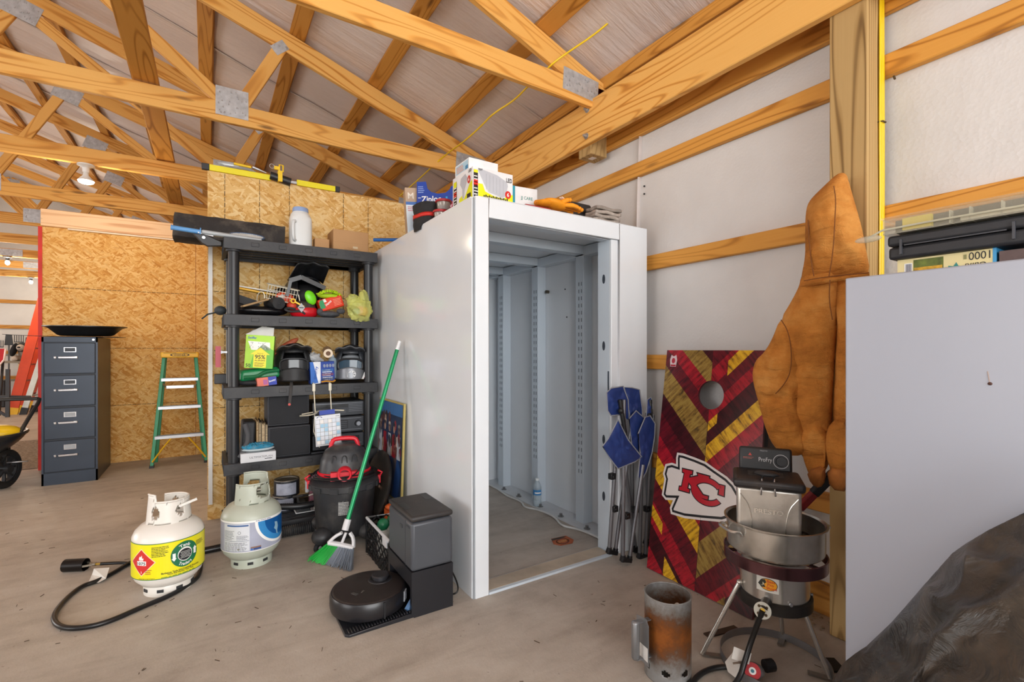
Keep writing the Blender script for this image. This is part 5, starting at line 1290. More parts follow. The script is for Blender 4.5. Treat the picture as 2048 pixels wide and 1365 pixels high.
# ---- torch with hose and paper tag
tr = thing('propane_torch', 'black propane weed torch lying on the floor with its long hose', 'torch', tuple(at(190, 1140, Z=0)), world=True)
A = at(130, 1132, Z=.03); B = at(172, 1130, Z=.03); ax = (B-A).normalized()
Rx = frame(A, B); axm = Matrix(((Rx[0][1], Rx[0][2], Rx[0][0]), (Rx[1][1], Rx[1][2], Rx[1][0]), (Rx[2][1], Rx[2][2], Rx[2][0])))
L = (B-A).length
b = MB(mat('201d1c', .35, .6, .2)); b.lathe([(.031, 0), (.033, 0), (.033, L), (.030, L), (.029, L*.9), (.028, .01), (.031, 0)], A, 32, axm); b.lathe([(.0, L*.3), (.029, L*.3)], A, 24, axm); b.build('burner_bell', tr)
b = MB(mat('8d8578', .4, .7)); 
for s in (-1, 1): b.bar(B+Rx @ Vector((-.01, s*.026, 0)), B+Rx @ Vector((.035, s*.006, 0)), .006, .01)
b.cyl(B+ax*.02, B+ax*.05, .009); b.m(mat('a88a3a', .4, .6)); b.cyl(B+ax*.05, B+ax*.075, .006); b.build('venturi', tr)
Z = .012
hp = [tuple(B+ax*.07), at(250, 1124, Z=.02), at(285, 1132, Z=.02), at(300, 1150, Z=Z), at(330, 1165, Z=Z), (-.03, 3.05, Z), (.02, 2.96, Z), at(405, 1152, Z=Z), at(375, 1180, Z=Z), at(320, 1208, Z=Z), at(260, 1235, Z=Z), at(200, 1253, Z=Z), at(150, 1258, Z=Z), at(112, 1250, Z=Z), at(106, 1228, Z=Z), at(118, 1195, Z=Z), at(150, 1160, Z=Z), at(190, 1140, Z=Z), at(245, 1125, Z=.03), at(268, 1108, Z=.015), at(300, 1092, Z=Z)]
b = MB(mat('141416', .35, 0, .1)); b.tube([tuple(B+ax*.07), at(245, 1126, Z=.012), at(262, 1128, Z=.012), at(290, 1130, Z=.012)], .008, 10, smoothpath=2)
b.tube([at(x, y, Z=.011) for x, y in ((300, 1105), (262, 1125), (225, 1148), (190, 1165), (165, 1172), (135, 1195), (112, 1222), (106, 1240), (120, 1256), (160, 1258), (215, 1246), (290, 1212), (345, 1190), (385, 1165), (400, 1150), (402, 1120))], .011, 12, smoothpath=3); b.build('hose', tr)
b = MB(mat('d9d4cc', .6)); pts = [at(x, y, Z=z) for x, y, z in ((188, 1138, .05), (219, 1136, .045), (212, 1158, .02), (197, 1166, .008), (177, 1165, .008), (184, 1150, .02))]
b.add(pts, [(0, 1, 2, 5), (5, 2, 3, 4)]); o = b.build('paper_tag', solid=.001); tag(o, 'crumpled white paper tag tied to the torch hose', 'paper tag')

# ---- wet-dry vacuum
VB = mat('2a2b2e', .5, 0, .2, 8, .1, 60, dirt='55524e', dirt_amt=.45); VR = mat('d41f30', .35, 0, .08); c = Vector((.735, 3.13, 0))
vc = thing('wet_dry_vacuum', 'dusty black and red wet-dry shop vacuum in front of the shelving', 'vacuum', tuple(c), world=True)
b = MB(VB); b.lathe([(0, .06), (.155, .06), (.165, .075), (.19, .37), (.195, .375), (.0, .38)], c, 56); dr = sub(b.build('drum', vc))
b = MB(VB); b.lathe([(.198, .345), (.208, .35), (.208, .385), (.19, .40), (.15, .418), (.0, .425)], c, 56)
for a in [i*2*PI/12 for i in range(12)]: b.box(c+Vector((.208*math.cos(a), .208*math.sin(a), .362)), (.008, .05, .03), rotM(0, 0, a).to_3x3())
b.build('lid', vc)
def hd(u, v):
    a = 2*PI*u; pr = [(.155, 0), (.152, .03), (.142, .09), (.118, .145), (.07, .178), (.0, .185)]; k = v*5; i = min(int(k), 4); f = k-i; r = pr[i][0]*(1-f)+pr[i+1][0]*f; z = pr[i][1]*(1-f)+pr[i+1][1]*f
    return c + Vector((r*math.cos(a), r*.85*math.sin(a), .43+z))
b = MB(mat('303135', .4, 0, .15, 8, dirt='5e5850')); b.sheet(48, 20, hd); hh = sub(b.build('motor_housing', vc))
b = MB(VR); b.lathe([(.156, .415), (.162, .42), (.162, .445), (.155, .45)], c, 48, sy=.85); b.build('base_ring', vc)
dirc = Vector((-c.x, -c.y, 0)).normalized(); sd = Vector((-dirc.y, dirc.x, 0))
b = MB(VR); pc = c + dirc*.125 + Vector((0, 0, .455)) - sd*-.0
b.box(pc+dirc*.01-Vector((0, 0, .015)), (.16, .04, .05), frame((0, 0, 0), sd)); 
Rp = Matrix(((sd.x, 0, dirc.x), (sd.y, 0, dirc.y), (0, 1, 0)))
b.lathe([(.030, .0), (.030, .06), (.038, .062), (.042, .055), (.042, .0)], pc, 32, Rp); b.m(mat('8d1020', .5)); b.lathe([(0, .012), (.030, .012)], pc, 24, Rp); b.build('hose_port', vc)
b = MB(VR); q = c+Vector((0, 0, .60)); b.tube([q-sd*.085+Vector((0, 0, -.03)), q-sd*.075+Vector((0, 0, .03)), q-sd*.05+Vector((0, 0, .045)), q+sd*.05+Vector((0, 0, .045)), q+sd*.075+Vector((0, 0, .03)), q+sd*.085+Vector((0, 0, -.03))], .014, 10, smoothpath=1); b.build('carry_handle', vc)
b = MB(mat('17181a', .5))
for k in (-1, 0, 1): 
    q = c + dirc*.118*(1-.12*abs(k)) + sd*.06*k + Vector((0, 0, .545)); b.tube([q-sd*.016-Vector((0, 0, .03))+dirc*.012, q-sd*.012+Vector((0, 0, .01)), q+sd*.012+Vector((0, 0, .01)), q+sd*.016-Vector((0, 0, .03))+dirc*.012], .003, 6, smoothpath=1)
b.build('air_vent', hh)
b = MB(mat('161618', .45)); rr = random.Random(4)
for k in range(7):
    r = .150+.009*k; z = .432+.004*math.sin(k*2)+ (.0 if k < 5 else -.008); b.tube([c+Vector(((r+.006*math.sin(3*a+k))*math.cos(a), (r+.006*math.sin(3*a+k))*.92*math.sin(a), z+.005*math.sin(a*2+k))) for a in [i*PI/18 for i in range(36)]], .0042, 6, closed=True)
b.tube([c+dirc*.16+sd*.02+Vector((0, 0, .43)), c+dirc*.175+sd*.06+Vector((0, 0, .45)), c+dirc*.16+sd*.09+Vector((0, 0, .49))], .004, 6, smoothpath=2); b.build('power_cord', vc)
for s in (-1, 1):
    b = MB(VR); q = c + sd*s*.212 + Vector((0, 0, .37)); b.box(q, (.016, .03, .05), frame((0, 0, 0), sd)); b.tube([q+Vector((0, 0, .01)), q+sd*s*.018+Vector((0, 0, .04)), q-sd*s*.01+Vector((0, 0, .055))], .007, 6); b.build('latch', vc)
d = Decal(cylmap(c, .183, math.atan2(-c.y, -c.x)-.03)); q = mat('b8b8b6', .6); d.lines(-.030, .215, .032, .295, 9, q, .6, .1); d.text('NO LLAMAS', -.028, .297, .010, q, .05, True); d.build('warning_label', dr)
for k, (a, cl) in enumerate(((-2.55, 1), (-.95, 1), (.6, 0), (2.2, 0))):
    q = c + Vector((.185*math.cos(a), .185*math.sin(a), 0))
    b = MB(VB); b.ball(q+Vector((0, 0, .085)), (.062, .062, .05), 20, 12); b.bb(q+Vector((-.02, -.02, .05)), q+Vector((.02, .02, .08))); cs = sub(b.build('caster_housing', vc))
    b = MB(BLK); w = q + Vector((.03*math.cos(a), .03*math.sin(a), .028)); dd = Vector((-math.sin(a), math.cos(a), 0)); b.cyl(w-dd*.012, w+dd*.012, .027, n=20); b.m(mat('b9bcc0', .4)); b.cyl(w-dd*.0135, w+dd*.0135, .012, n=12); b.build('wheel', cs)

# ---- broom
bm_ = thing('broom', 'angle broom with green metal pole leaning on the white room, green and grey bristles', 'broom', (.6, 2.82, 0), world=True)
top = Vector((1.045, 2.985, 1.262)); bot = at(693, 1050, Y=2.83); GP = mat('18905a', .3, .3, .08)
b = MB(GP); b.cyl(bot, top-(top-bot).normalized()*.06, .0125, n=18)
b.build('pole', bm_); b = MB(mat('e6e8ea', .4)); b.cyl(top-(top-bot).normalized()*.06, top, .0125, .010, n=16); b.build('hanging_cap', bm_)
K1 = at(657, 1086, Y=2.87); K2 = at(707, 1096, Y=2.80); T1 = at(684, 1066, Y=2.83); T2 = at(700, 1066, Y=2.83)
WB = mat('d9d8da', .4, 0, .04); b = MB(WB); b.cyl(bot+(top-bot).normalized()*-.03, bot+(top-bot).normalized()*.03, .019, n=16)
vn = (K2-K1).cross(T1-K1).normalized()*.016
b.tube([T1, K1*.5+T1*.5+Vector((0, 0, .008)), K1], .012, 8, smoothpath=1, flat=.8); b.tube([T2, K2*.5+T2*.5+Vector((.01, 0, .008)), K2], .012, 8, smoothpath=1, flat=.8); b.tube([(T1+T2)/2, (K1+K2)/2], .008, 8)
b.tube([K1, (K1+K2)/2+Vector((0, 0, .003)), K2], .019, 10, flat=.7); b.build('head', bm_)
F1 = at(617, 1120, Z=.003); F2 = at(704, 1143, Z=.003)
rr = random.Random(11)
for nm, f0, f1, mm in (('green_bristles', 0, .42, mat('1fb344', .5, 0, .2)), ('grey_bristles', .42, 1, mat('7f8894', .55, 0, .2))):
    b = MB(mm)
    for i in range(int(260*(f1-f0))):
        f = f0 + (f1-f0)*rr.random(); p = K1.lerp(K2, min(1, max(0, f))) + vn*rr.uniform(-.8, .8); q = F1.lerp(F2, f+rr.uniform(-.02, .02)) + vn*rr.uniform(-1.4, 1.4); q.z = max(.002, q.z*.3+rr.random()*.012)
        m_ = p.lerp(q, .55) + Vector((rr.uniform(-.004, .004), rr.uniform(-.004, .004), -.004)); b.tube([p, m_, q], .0016, 4, cap=False)
    b.build(nm, bm_)

# ---- robot vacuum on its charging and emptying station
dk = thing('charging_station', 'tall two-tone grey emptying station for the robot vacuum, beside the white room', 'docking station', (.88, 2.22, 0), world=True)
X0, X1, Ya, Yb = .772, .975, 2.045, 2.37
DKL = mat('4a4d53', .42, .1, .06); DKD = mat('202126', .35, 0, .08); LIDM = mat('2c2a2b', .55, 0, .1, dirt='4a443e', dirt_amt=.4)
b = MB(DKD); full = [(X0+.012, 0), (X1, 0), (X1, .205), (X0, .205), (X0, .012)]; notch = [(X0+.04, 0), (X1, 0), (X1, .205), (X0, .205), (X0, .135), (X0+.04, .135)]
for pl, ya, yb in ((full, Ya, Ya+.02), (notch, Ya+.02, Yb-.02), (full, Yb-.02, Yb)): b.prism(pl, lambda u, v, w: Vector((u, w, v)), ya, yb)
b.build('lower_body', dk)
b = MB(DKL); b.bb((X0, Ya, .206), (X1, Yb, .425)); ub = sub(b.build('upper_body', dk, bevel=.014, seg=3))
b = MB(LIDM); b.bb((X0-.002, Ya-.002, .428), (X1+.002, Yb+.002, .455)); b.build('lid', dk, bevel=.012, seg=3)
b = MB(BLK); b.bb((X0+.01, Yb-.21, .4535), (X0+.045, Yb-.10, .4555)); b.bb((X1-.05, Yb-.12, .4535), (X1-.015, Yb-.03, .4555)); b.build('grip_recess', dk)
b = MB(mat('3a3d42', .4)); b.bb((X0-.001, Ya+.08, .21), (X0+.001, Ya+.082, .42)); b.bb((X0-.002, Ya+.03, .395), (X0, Ya+.07, .402)); b.bb((X0-.003, Ya+.12, .37), (X0, Ya+.15, .385)); b.build('seam', ub)
b = MB(DKD); b.prism([(.50, Ya+.004), (.80, Ya+.004), (.80, Yb+.02), (.50, Yb+.02), (.485, Yb), (.485, Ya+.02)], lambda u, v, w: Vector((u, v, w if u < .6 else w*1.8)), 0, .012)
for i in range(24): b.bb((.50+.012*i, Ya+.008, .012+.0004*i), (.506+.012*i, Ya+.05, .018+.0006*i))
b.build('ramp', dk, bevel=.003)
rb = thing('robot_vacuum', 'round black robot vacuum with a raised sensor turret parked on its ramp', 'robot vacuum', (.625, 2.245, .015), world=True)
c = Vector((.634, 2.235, .018)); RB = mat('1d1c1f', .32, 0, .08); RT = mat('2a2424', .45, 0, .1, dirt='3e3733', dirt_amt=.4)
def rsh(r, a): # D-ish outline elongated toward the station
    return r*(1 if True else 1)
b = MB(RB); b.lathe([(0, .0), (.15, .0), (.168, .012), (.172, .03), (.172, .07), (.165, .084), (0, .084)], c, 72); bd = sub(b.build('body', rb))
b = MB(RT); b.lathe([(.0, .0875), (.150, .0875), (.158, .0865), (.162, .083)], c, 72); b.build('top_cover', rb)
tc_ = Vector((.700, 2.275, .018))
b = MB(mat('26262a', .4)); b.lathe([(.056, .087), (.054, .09), (.045, .092)], tc_, 40); b.lathe([(.0, .112), (.036, .112), (.040, .108), (.040, .1), (.034, .099), (.034, .09), (.042, .089)], tc_, 40); b.build('sensor_turret', rb)
b = MB(mat('4b4848', .4)); b.box(c+Vector((-.075, -.04, .0885)), (.014, .032, .002), rotM(0, 0, .5).to_3x3()); b.build('button', rb)
d = Decal(planar(c+Vector((-.045, -.05, .0885)), (.9, -.4, 0), (.4, .9, 0), (0, 0, 1)), mat('8a8684', .4)); d.text('eufy', 0, 0, .010, None, None, True, rot=1.2); d.build('logo', rb)
b = MB(BLK); a = -1.45; b.box(c+Vector((.172*math.cos(a), .172*math.sin(a), .045)), (.006, .008, .07), rotM(0, 0, a).to_3x3()); b.build('bumper_gap', bd)
b = MB(mat('b8bcc4', .4)); b.box(c+Vector((.168*math.cos(-.62), .168*math.sin(-.62), .05)), (.012, .035, .045), rotM(0, 0, -.62).to_3x3()); b.build('sticker', bd)
b = MB(mat('5f84b0', .4)); b.bar((.76, 2.075, .03), (.80, 2.10, .06), .02, .012); o = b.build('blue_film'); tag(o, 'scrap of blue film between the robot vacuum and its station', 'film')
b = MB(mat('141416', .4)); b.tube([(.99, 2.3, .06), (1.03, 2.25, .05), (1.035, 2.18, .02), (1.0, 2.12, .008), (1.04, 2.1, .03), (1.045, 2.2, .09), (1.02, 2.28, .12)], .004, 8, smoothpath=3); b.tube([(.985, 2.3, .2), (1.01, 2.26, .16), (1.0, 2.3, .1)], .004, 8, smoothpath=2); o = b.build('power_cord'); tag(o, 'black power cord bunched behind the emptying station', 'cord')

# ---- crate with bottles behind the station
ct = thing('milk_crate', 'black lattice crate with white rim holding green-capped bottles behind the station', 'crate', (.90, 2.66, 0), world=True)
ca = Vector((.835, 2.46, 0)); 
def lattice(b, o, du, dv, nu, nv, t):
    for i in range(nu): 
        for j in range(nv):
            if (i+j) % 2 == 0: b.bar(o+du*(i/nu)+dv*(j/nv), o+du*((i+1)/nu)+dv*((j+1)/nv), t, .008)
            else: b.bar(o+du*(i/nu)+dv*((j+1)/nv), o+du*((i+1)/nu)+dv*(j/nv), t, .008)
b = MB(mat('18181a', .5, 0, .1)); X0c, X1c, Y0c, Y1c, hc = .80, 1.03, 2.44, 2.86, .205
lattice(b, Vector((X0c, Y0c, 0)), Vector((0, Y1c-Y0c, 0)), Vector((0, 0, hc)), 14, 8, .006); lattice(b, Vector((X0c, Y0c, 0)), Vector((X1c-X0c, 0, 0)), Vector((0, 0, hc)), 8, 8, .006); lattice(b, Vector((X0c, Y1c, 0)), Vector((X1c-X0c, 0, 0)), Vector((0, 0, hc)), 8, 8, .006)
b.bb((X0c, Y0c, .0), (X1c, Y1c, .008)); b.bb((X1c-.006, Y0c, 0), (X1c, Y1c, hc))
for x, y in ((X0c, Y0c), (X0c, Y1c), (X1c, Y0c), (X1c, Y1c)): b.bb((x-.006, y-.006, 0), (x+.006, y+.006, hc))
b.build('basket', ct)
b = MB(mat('d6d8dc', .4)); b.tube([(X0c, Y0c, hc), (X0c, Y1c, hc), (X1c, Y1c, hc), (X1c, Y0c, hc)], .009, 8, closed=True); b.box((X0c-.003, Y0c+.06, hc-.02), (.012, .07, .045)); b.build('rim', ct)
for k, (x, y, nm) in enumerate(((.86, 2.74, 'nearer the vacuum'), (.93, 2.78, 'at the back of the crate'), (.90, 2.64, 'in the middle of the crate'))):
    t = thing('spray_bottle', 'white bottle with a round green cap standing %s' % nm, 'bottle', (x, y, .01), world=True, group='green capped bottles in the crate')
    b = MB(mat('cfd0c8' if k != 2 else 'b09a86', .4, 0, .1)); b.lathe([(0, .0), (.03, .0), (.033, .01), (.033, .13), (.02, .16), (0, .16)], (x, y, .01), 24); b.build('bottle', t)
    b = MB(mat('157048' if k != 2 else '22201f', .35)); b.ball((x, y, .19), (.034, .034, .036), 18, 12); b.build('cap', t)
b = MB(mat('c95a22', .6, 0, .2)); b.ball((.985, 2.94, .22), (.05, .04, .02)); b.bb((.945, 2.89, .0), (1.03, 2.99, .2)); o = b.build('orange_box'); tag(o, 'orange-topped carton standing behind the black crate', 'carton')
# round black grille, brown rack and poster against the white room
b = MB(mat('2a2622', .6, 0, .3, dirt='5a5046')); b.lathe([(0, 0), (.20, 0), (.23, .02), (.235, .035), (.22, .04), (0, .03)], (.985, 3.20, .285), 48, Matrix(((.25, 0, -.968), (0, 1, 0), (.968, 0, .25)))); o = b.build('round_lid'); tag(o, 'dusty black round lid leaning behind the vacuum against the poster', 'lid')
b = MB(mat('5a4334', .7, 0, .3)); 
for k in range(5): b.bar((.93, 3.05+.035*k, .33), (1.0, 3.12+.035*k, .25), .01, .014)
for k in range(3): b.bar((.93+.03*k, 3.04, .33-.035*k), (.93+.03*k, 3.22, .33-.035*k), .01, .014)
o = b.build('wooden_rack'); tag(o, 'brown slatted rack end between the vacuum and the station', 'rack')
b = MB(mat('1d1c1e', .6, 0, .2)); b.ball((.99, 3.14, .12), (.04, .08, .12)); b.ball((.99, 3.08, .05), (.045, .06, .05)); o = b.build('dark_duffel'); tag(o, 'dark bag on the floor between the vacuum and the crate', 'bag')
ps = thing('poster', 'framed team poster with crowded players leaning against the white room', 'poster', (1.045, 3.2, .2), world=True)
b = MB(mat('b8a560', .5)); b.prism([(2.93, .22), (3.44, .22), (3.44, .86), (2.93, .86)], lambda u, v, w: Vector((1.055+w-.02*(v < .5), u, v)), 0, .012); fr = sub(b.build('frame', ps))
fn = lambda u, v, w=0: Vector((1.0555-.02*max(0, (.86-v)/.64)*1.0-w, 3.44-u, v)); 
def pfn(u, v, w=0):
    z = .22+v*.64/.64; return Vector((1.0345 + .0205*(z > .5)*0 + (.0205*(z-.22)/.64 if True else 0)-w-.0015, 3.44-u, z))
d = Decal(pfn); d.rect(.012, .012, .498, .63, mat('20304e', .3)); d.up(); rr = random.Random(21)
d.rect(.012, .55, .498, .63, mat('3a6aa0', .3)); d.poly([(.15, .012), (.44, .012), (.49, .2), (.38, .35), (.15, .4)], mat('2a4a80', .3)); d.poly([(.2, .012), (.33, .012), (.42, .3), (.30, .34)], mat('8a7868', .4)); d.up()
for k in range(34):
    u = .04+rr.random()*.43; v = .30+rr.random()*.24; d.ell(u, v, .022, .035, mat(rr.choice(['3a2c28', '6a4038', 'a88a78', '2a3350', '8a2c34', '55505a', 'c0a898']), .4), 10)
for k in range(5):
    u = .06+.095*k; d.poly([(u-.035, .27), (u+.035, .27), (u+.03, .42), (u-.03, .42)], mat('8f1f2c' if k % 2 else 'aab0b8', .4)); d.ell(u, .46, .02, .03, mat('a08070', .4), 12); d.ell(u, .485, .022, .014, mat('c8c4bc' if k % 2 == 0 else '2a2c34', .4), 12)
d.build('picture', ps)
# ================================================================== white steel walk-in room (storm shelter)
SW = mat('dee3e8', .14, 0, .02, 3, spec=.6); SW_SHADE = mat('cbd6e0', .25, 0, .02, 3);  # second tone is the same paint with the interior's bluish shade put in
AX0, AX1, AY0, AY1, AH = 1.078, 2.291, 2.037, 3.84, 1.955
sf = thing('steel_shelter', 'white steel walk-in shelter room with an open doorway, tallest white object', 'shelter', ((AX0+AX1)/2, (AY0+AY1)/2, 0), world=True)
OX0, OX1, OZ = 1.166, 2.0, 1.858
t_ = .035
b = MB(SW); b.bb((AX0, AY0+.012, 0), (AX0+.03, AY1, AH-.006)); ls = sub(b.build('side_panel', sf, bevel=.003))
b = MB(SW); b.bb((AX1-.03, AY0+.03, 0), (AX1, AY1, AH-.006)); rs = sub(b.build('side_panel', sf, bevel=.003))
b = MB(SW); b.bb((AX0+.03, AY1-.03, 0), (AX1-.03, AY1, AH-.006)); b.build('back_panel', sf)
b = MB(SW); b.bb((AX0+.0, AY0+.03, AH-.03), (AX1, AY1, AH)); b.build('roof_panel', sf, bevel=.002)
b = MB(SW)
b.bb((AX0+.014, AY0, 0), (OX0, AY0+.03, AH)); b.bb((OX1+.055, AY0, 0), (AX1, AY0+.03, AH)); b.bb((OX0, AY0, OZ), (OX1+.055, AY0+.03, AH))
b.bb((OX1, AY0+.012, 0), (OX1+.055, AY0+.03, OZ+.0))
b.build('front_frame', sf, bevel=.003)
b = MB(mat('8f9498', .5)); b.bb((AX0+.004, AY0+.006, 0), (AX0+.016, AY0+.03, AH-.01)); b.build('corner_gap', sf)
# returns of the door opening with lock slots
b = MB(SW_SHADE); b.bb((OX1, AY0+.03, .01), (OX1+.012, AY0+.125, OZ)); b.bb((OX0-.012, AY0+.03, .01), (OX0, AY0+.11, OZ)); b.bb((OX0, AY0+.03, OZ), (OX1, AY0+.10, OZ+.012)); jr = sub(b.build('door_jamb', sf))
b = MB(mat('39424c', .5))
for z in (1.63, 1.23, .67, .33):
    b.prism([(AY0+.075+.012*math.cos(a), z+.028*math.sin(a)) for a in [i*PI/8 for i in range(16)]], lambda u, v, w: Vector((OX1+w, u, v)), -.0008, .0005)
b.bb((OX1-.002, AY0+.03, .92), (OX1, AY0+.04, 1.08)); b.build('lock_slot', jr)
b = MB(SW_SHADE); b.bb((OX0+.002, AY0+.0, .0), (OX1-.002, AY0+.125, .012)); b.m(mat('b8aa96', .5, 0, .2)); b.bb((OX0+.01, AY0+.02, .012), (OX1-.01, AY0+.12, .0135)); b.build('threshold', sf, bevel=.002)
# inner frame: slotted uprights along both sides and beams under the roof
def upright(x0, x1, y0, y1):
    b = MB(SW_SHADE); b.bb((x0, y0, .0), (x1, y1, AH-.055)); up_ = sub(b.build('upright', sf, bevel=.003))
    b = MB(mat('3f4b57', .6)); xs = x0-.0008 if x0 > 1.7 else x1+.0008
    z = .35
    while z < 1.70:
        for y in (y0+.022, y0+.050): b.bb((min(xs, xs+.0008), y-.003, z), (max(xs, xs+.0008), y+.003, z+.026))
        z += .05
    b.build('slot_row', up_)
for y in (2.50, 3.04, 3.56): upright(2.18, 2.26, y, y+.085)
for y in (2.50, 3.04, 3.56): upright(1.109, 1.185, y, y+.085)
upright(1.60, 1.68, 3.73, 3.80)
for y in (2.50, 3.04, 3.56):
    b = MB(SW_SHADE); b.bb((1.109, y+.002, AH-.09), (2.26, y+.083, AH-.031)); b.build('roof_beam', sf, bevel=.003)
for x in (1.109, 2.18):
    b = MB(SW_SHADE); b.bb((x, AY0+.14, AH-.10), (x+.08, AY1-.03, AH-.035)); b.build('side_beam', sf, bevel=.003)
b = MB(mat('8e8f90', .4, .7, .1))
for y in (2.42, 2.70, 2.95, 3.25, 3.48): 
    b.cyl((2.14, y, 0), (2.14, y, .012), .022); b.cyl((2.14, y, .012), (2.14, y, .03), .012, n=6); b.build('anchor_bolt', sf); b = MB(mat('8e8f90', .4, .7, .1))
b = MB(mat('caced2', .4)); b.bb((2.105, AY0+.2, 0), (2.26, AY1-.03, .008)); b.build('base_flange', sf); b = MB(mat('caced2', .4)); b.bb((1.109, AY0+.14, 0), (1.22, AY1-.03, .008)); b.build('base_flange', sf)
b = MB(mat('4a4438', .6)); b.cyl((2.255, 3.0, 1.66), (2.23, 3.0, 1.66), .012); b.m(mat('3a444e', .6)); b.cyl((2.262, 2.8, 1.66), (2.258, 2.8, 1.66), .006); b.cyl((2.262, 2.78, 1.45), (2.258, 2.78, 1.45), .006); o = b.build('knob', sf)
b = MB(mat('d5d6d6', .4)); b.tube([(2.10, 3.80, .01), (2.10, 3.5, .01), (2.06, 3.3, .01), (2.09, 3.12, .01), (2.02, 3.0, .01), (2.09, 2.9, .01), (2.095, 2.7, .01), (2.02, 2.55, .01), (2.09, 2.44, .01), (2.10, 2.2, .01)], .007, 8, smoothpath=3); o = b.build('white_cable'); tag(o, 'white cable snaking along the floor inside the shelter', 'cable')
# water bottle inside
wbt = thing('water_bottle', 'clear water bottle with blue label standing inside the white shelter', 'bottle', (2.135, 2.99, .01), world=True); c = (2.135, 2.985, .01)
PET = mat('c4d4de', .06, 0, .02, alpha=.5)
b = MB(PET); b.lathe([(0, 0), (.028, 0), (.032, .008), (.032, .04), (.030, .045), (.032, .05), (.032, .14), (.026, .165), (.014, .185), (.013, .195), (0, .195)], c, 32); b.build('bottle_body', wbt)
b = MB(mat('3f86c2', .4)); b.lathe([(.0325, .085), (.0325, .125)], c, 32); b.m(TEXT_W); b.lathe([(.033, .098), (.033, .108)], c, 32, a0=-2.8, a1=-1.2); b.build('label', wbt)
b = MB(mat('e4e8ea', .4)); b.lathe([(.0145, .192), (.0145, .208), (0, .208)], c, 24); b.build('cap', wbt)
st = thing('floor_sticker', 'worn orange sticker on the concrete inside the white shelter', 'sticker', (1.88, 2.37, .001), world=True)
d = Decal(planar((1.80, 2.30, .0005), (.96, .0, 0), (.12, .99, 0), (0, 0, 1))); d.poly([(0, .05), (.03, .13), (.15, .12), (.16, .04), (.12, .0), (.03, .01)], mat('a85a34', .7, 0, .3)); d.up(); d.ell(.08, .06, .05, .04, mat('6e3a26', .7), hole=.75); d.poly([(.02, .1), (.14, .1), (.13, .118), (.03, .125)], mat('3a342e', .7)); d.text('CHIEFS', .03, .05, .022, mat('c9964a', .6), .1, True); d.build('print', st)

# ---- on the roof of the shelter
zr = AH + .001
# large LED bulb box
t = thing('bulb_box', 'large white and yellow LED bulb six-pack box at the front corner of the shelter roof', 'box', (1.21, 2.2, zr), world=True)
bx0, bx1, by0, by1, bz0, bz1 = 1.11, 1.345, 2.10, 2.33, zr, zr+.165
b = MB(mat('e3e4e6', .35)); b.bb((bx0, by0, bz0), (bx1, by1, bz1)); bx = sub(b.build('carton', t, bevel=.001))
YG = mat('dfe01a', .35); RR = mat('cc2a22', .35); BK = mat('1d1d1f', .4); GY = mat('b9bcc4', .35, 0, .05)
d = Decal(planar((bx0, by0, bz0), (1, 0, 0), (0, 0, 1), (0, -1, 0)))
d.poly([(.03, .0), (.03, .085), (.055, .085), (.07, .05), (.12, .035), (.18, .03), (.2, .05), (.235, .06), (.235, .0)], YG); d.up(); d.poly([(.03, .148), (.05, .158), (.14, .145), (.20, .12), (.205, .10), (.19, .045), (.17, .035), (.09, .05), (.062, .09)], GY); d.up()
for i in range(6): d.rect(.075+.02*i, .06-.003*i, .077+.02*i, .14-.003*i, mat('9da1aa', .35))
d.rect(.004, .0, .028, .15, BK); d.up(); d.rect(.004, .135, .028, .15, YG); d.rect(.004, .07, .028, .10, RR); d.lines(.006, .01, .028, .13, 8, TEXT_W, .35)
d.text('FEIT', .03, .150, .010, BK, None, True); d.text('LED', .195, .12, .022, BK, .035, True); d.ell(.205, .055, .018, .02, RR); d.up(); d.text('6', .205, .046, .02, TEXT_W, None, True, True)
for i in range(14): d.rect(.06+.0105*i, .008+.001*(i % 3), .067+.0105*i, .030+.004*(i % 2), BK)
d.build('front_print', bx)
d = Decal(planar((bx0, by1, bz0), (0, -1, 0), (0, 0, 1), (-1, 0, 0)))
d.poly([(.07, .0), (.08, .04), (.12, .05), (.13, .02), (.20, .09), (.225, .1), (.225, .0)], YG); d.up(); d.poly([(.10, .14), (.15, .15), (.175, .12), (.14, .075), (.135, .03), (.115, .03), (.115, .08), (.09, .11)], GY); d.up()
d.rect(.015, .0, .05, .14, BK); d.up(); d.rect(.015, .11, .05, .14, YG); d.rect(.015, .06, .05, .085, RR); d.lines(.02, .008, .05, .12, 7, TEXT_W, .35); d.ell(.19, .11, .016, .02, RR); d.rect(.17, .01, .21, .04, BK); d.text('LED', .185, .145, .014, BK, None, True); d.up(); d.text('6', .19, .102, .018, TEXT_W, None, True, True); d.build('side_print', bx)
t = thing('bulb_box', 'smaller white and pale blue box lying on top of the LED bulb box', 'box', (1.2, 2.2, bz1), world=True)
b = MB(mat('e8eaec', .4)); b.bb((1.115, 2.15, bz1), (1.285, 2.31, bz1+.062)); bx = sub(b.build('carton', t, bevel=.001))
d = Decal(planar((1.115, 2.31, bz1), (0, -1, 0), (0, 0, 1), (-1, 0, 0))); d.rect(.01, .01, .15, .055, mat('a9cde0', .4)); d.up(); d.rect(.12, .01, .15, .03, mat('3a86b4', .4)); d.lines(.02, .015, .11, .05, 4, mat('d8a08a', .4), .6); d.build('print', bx)
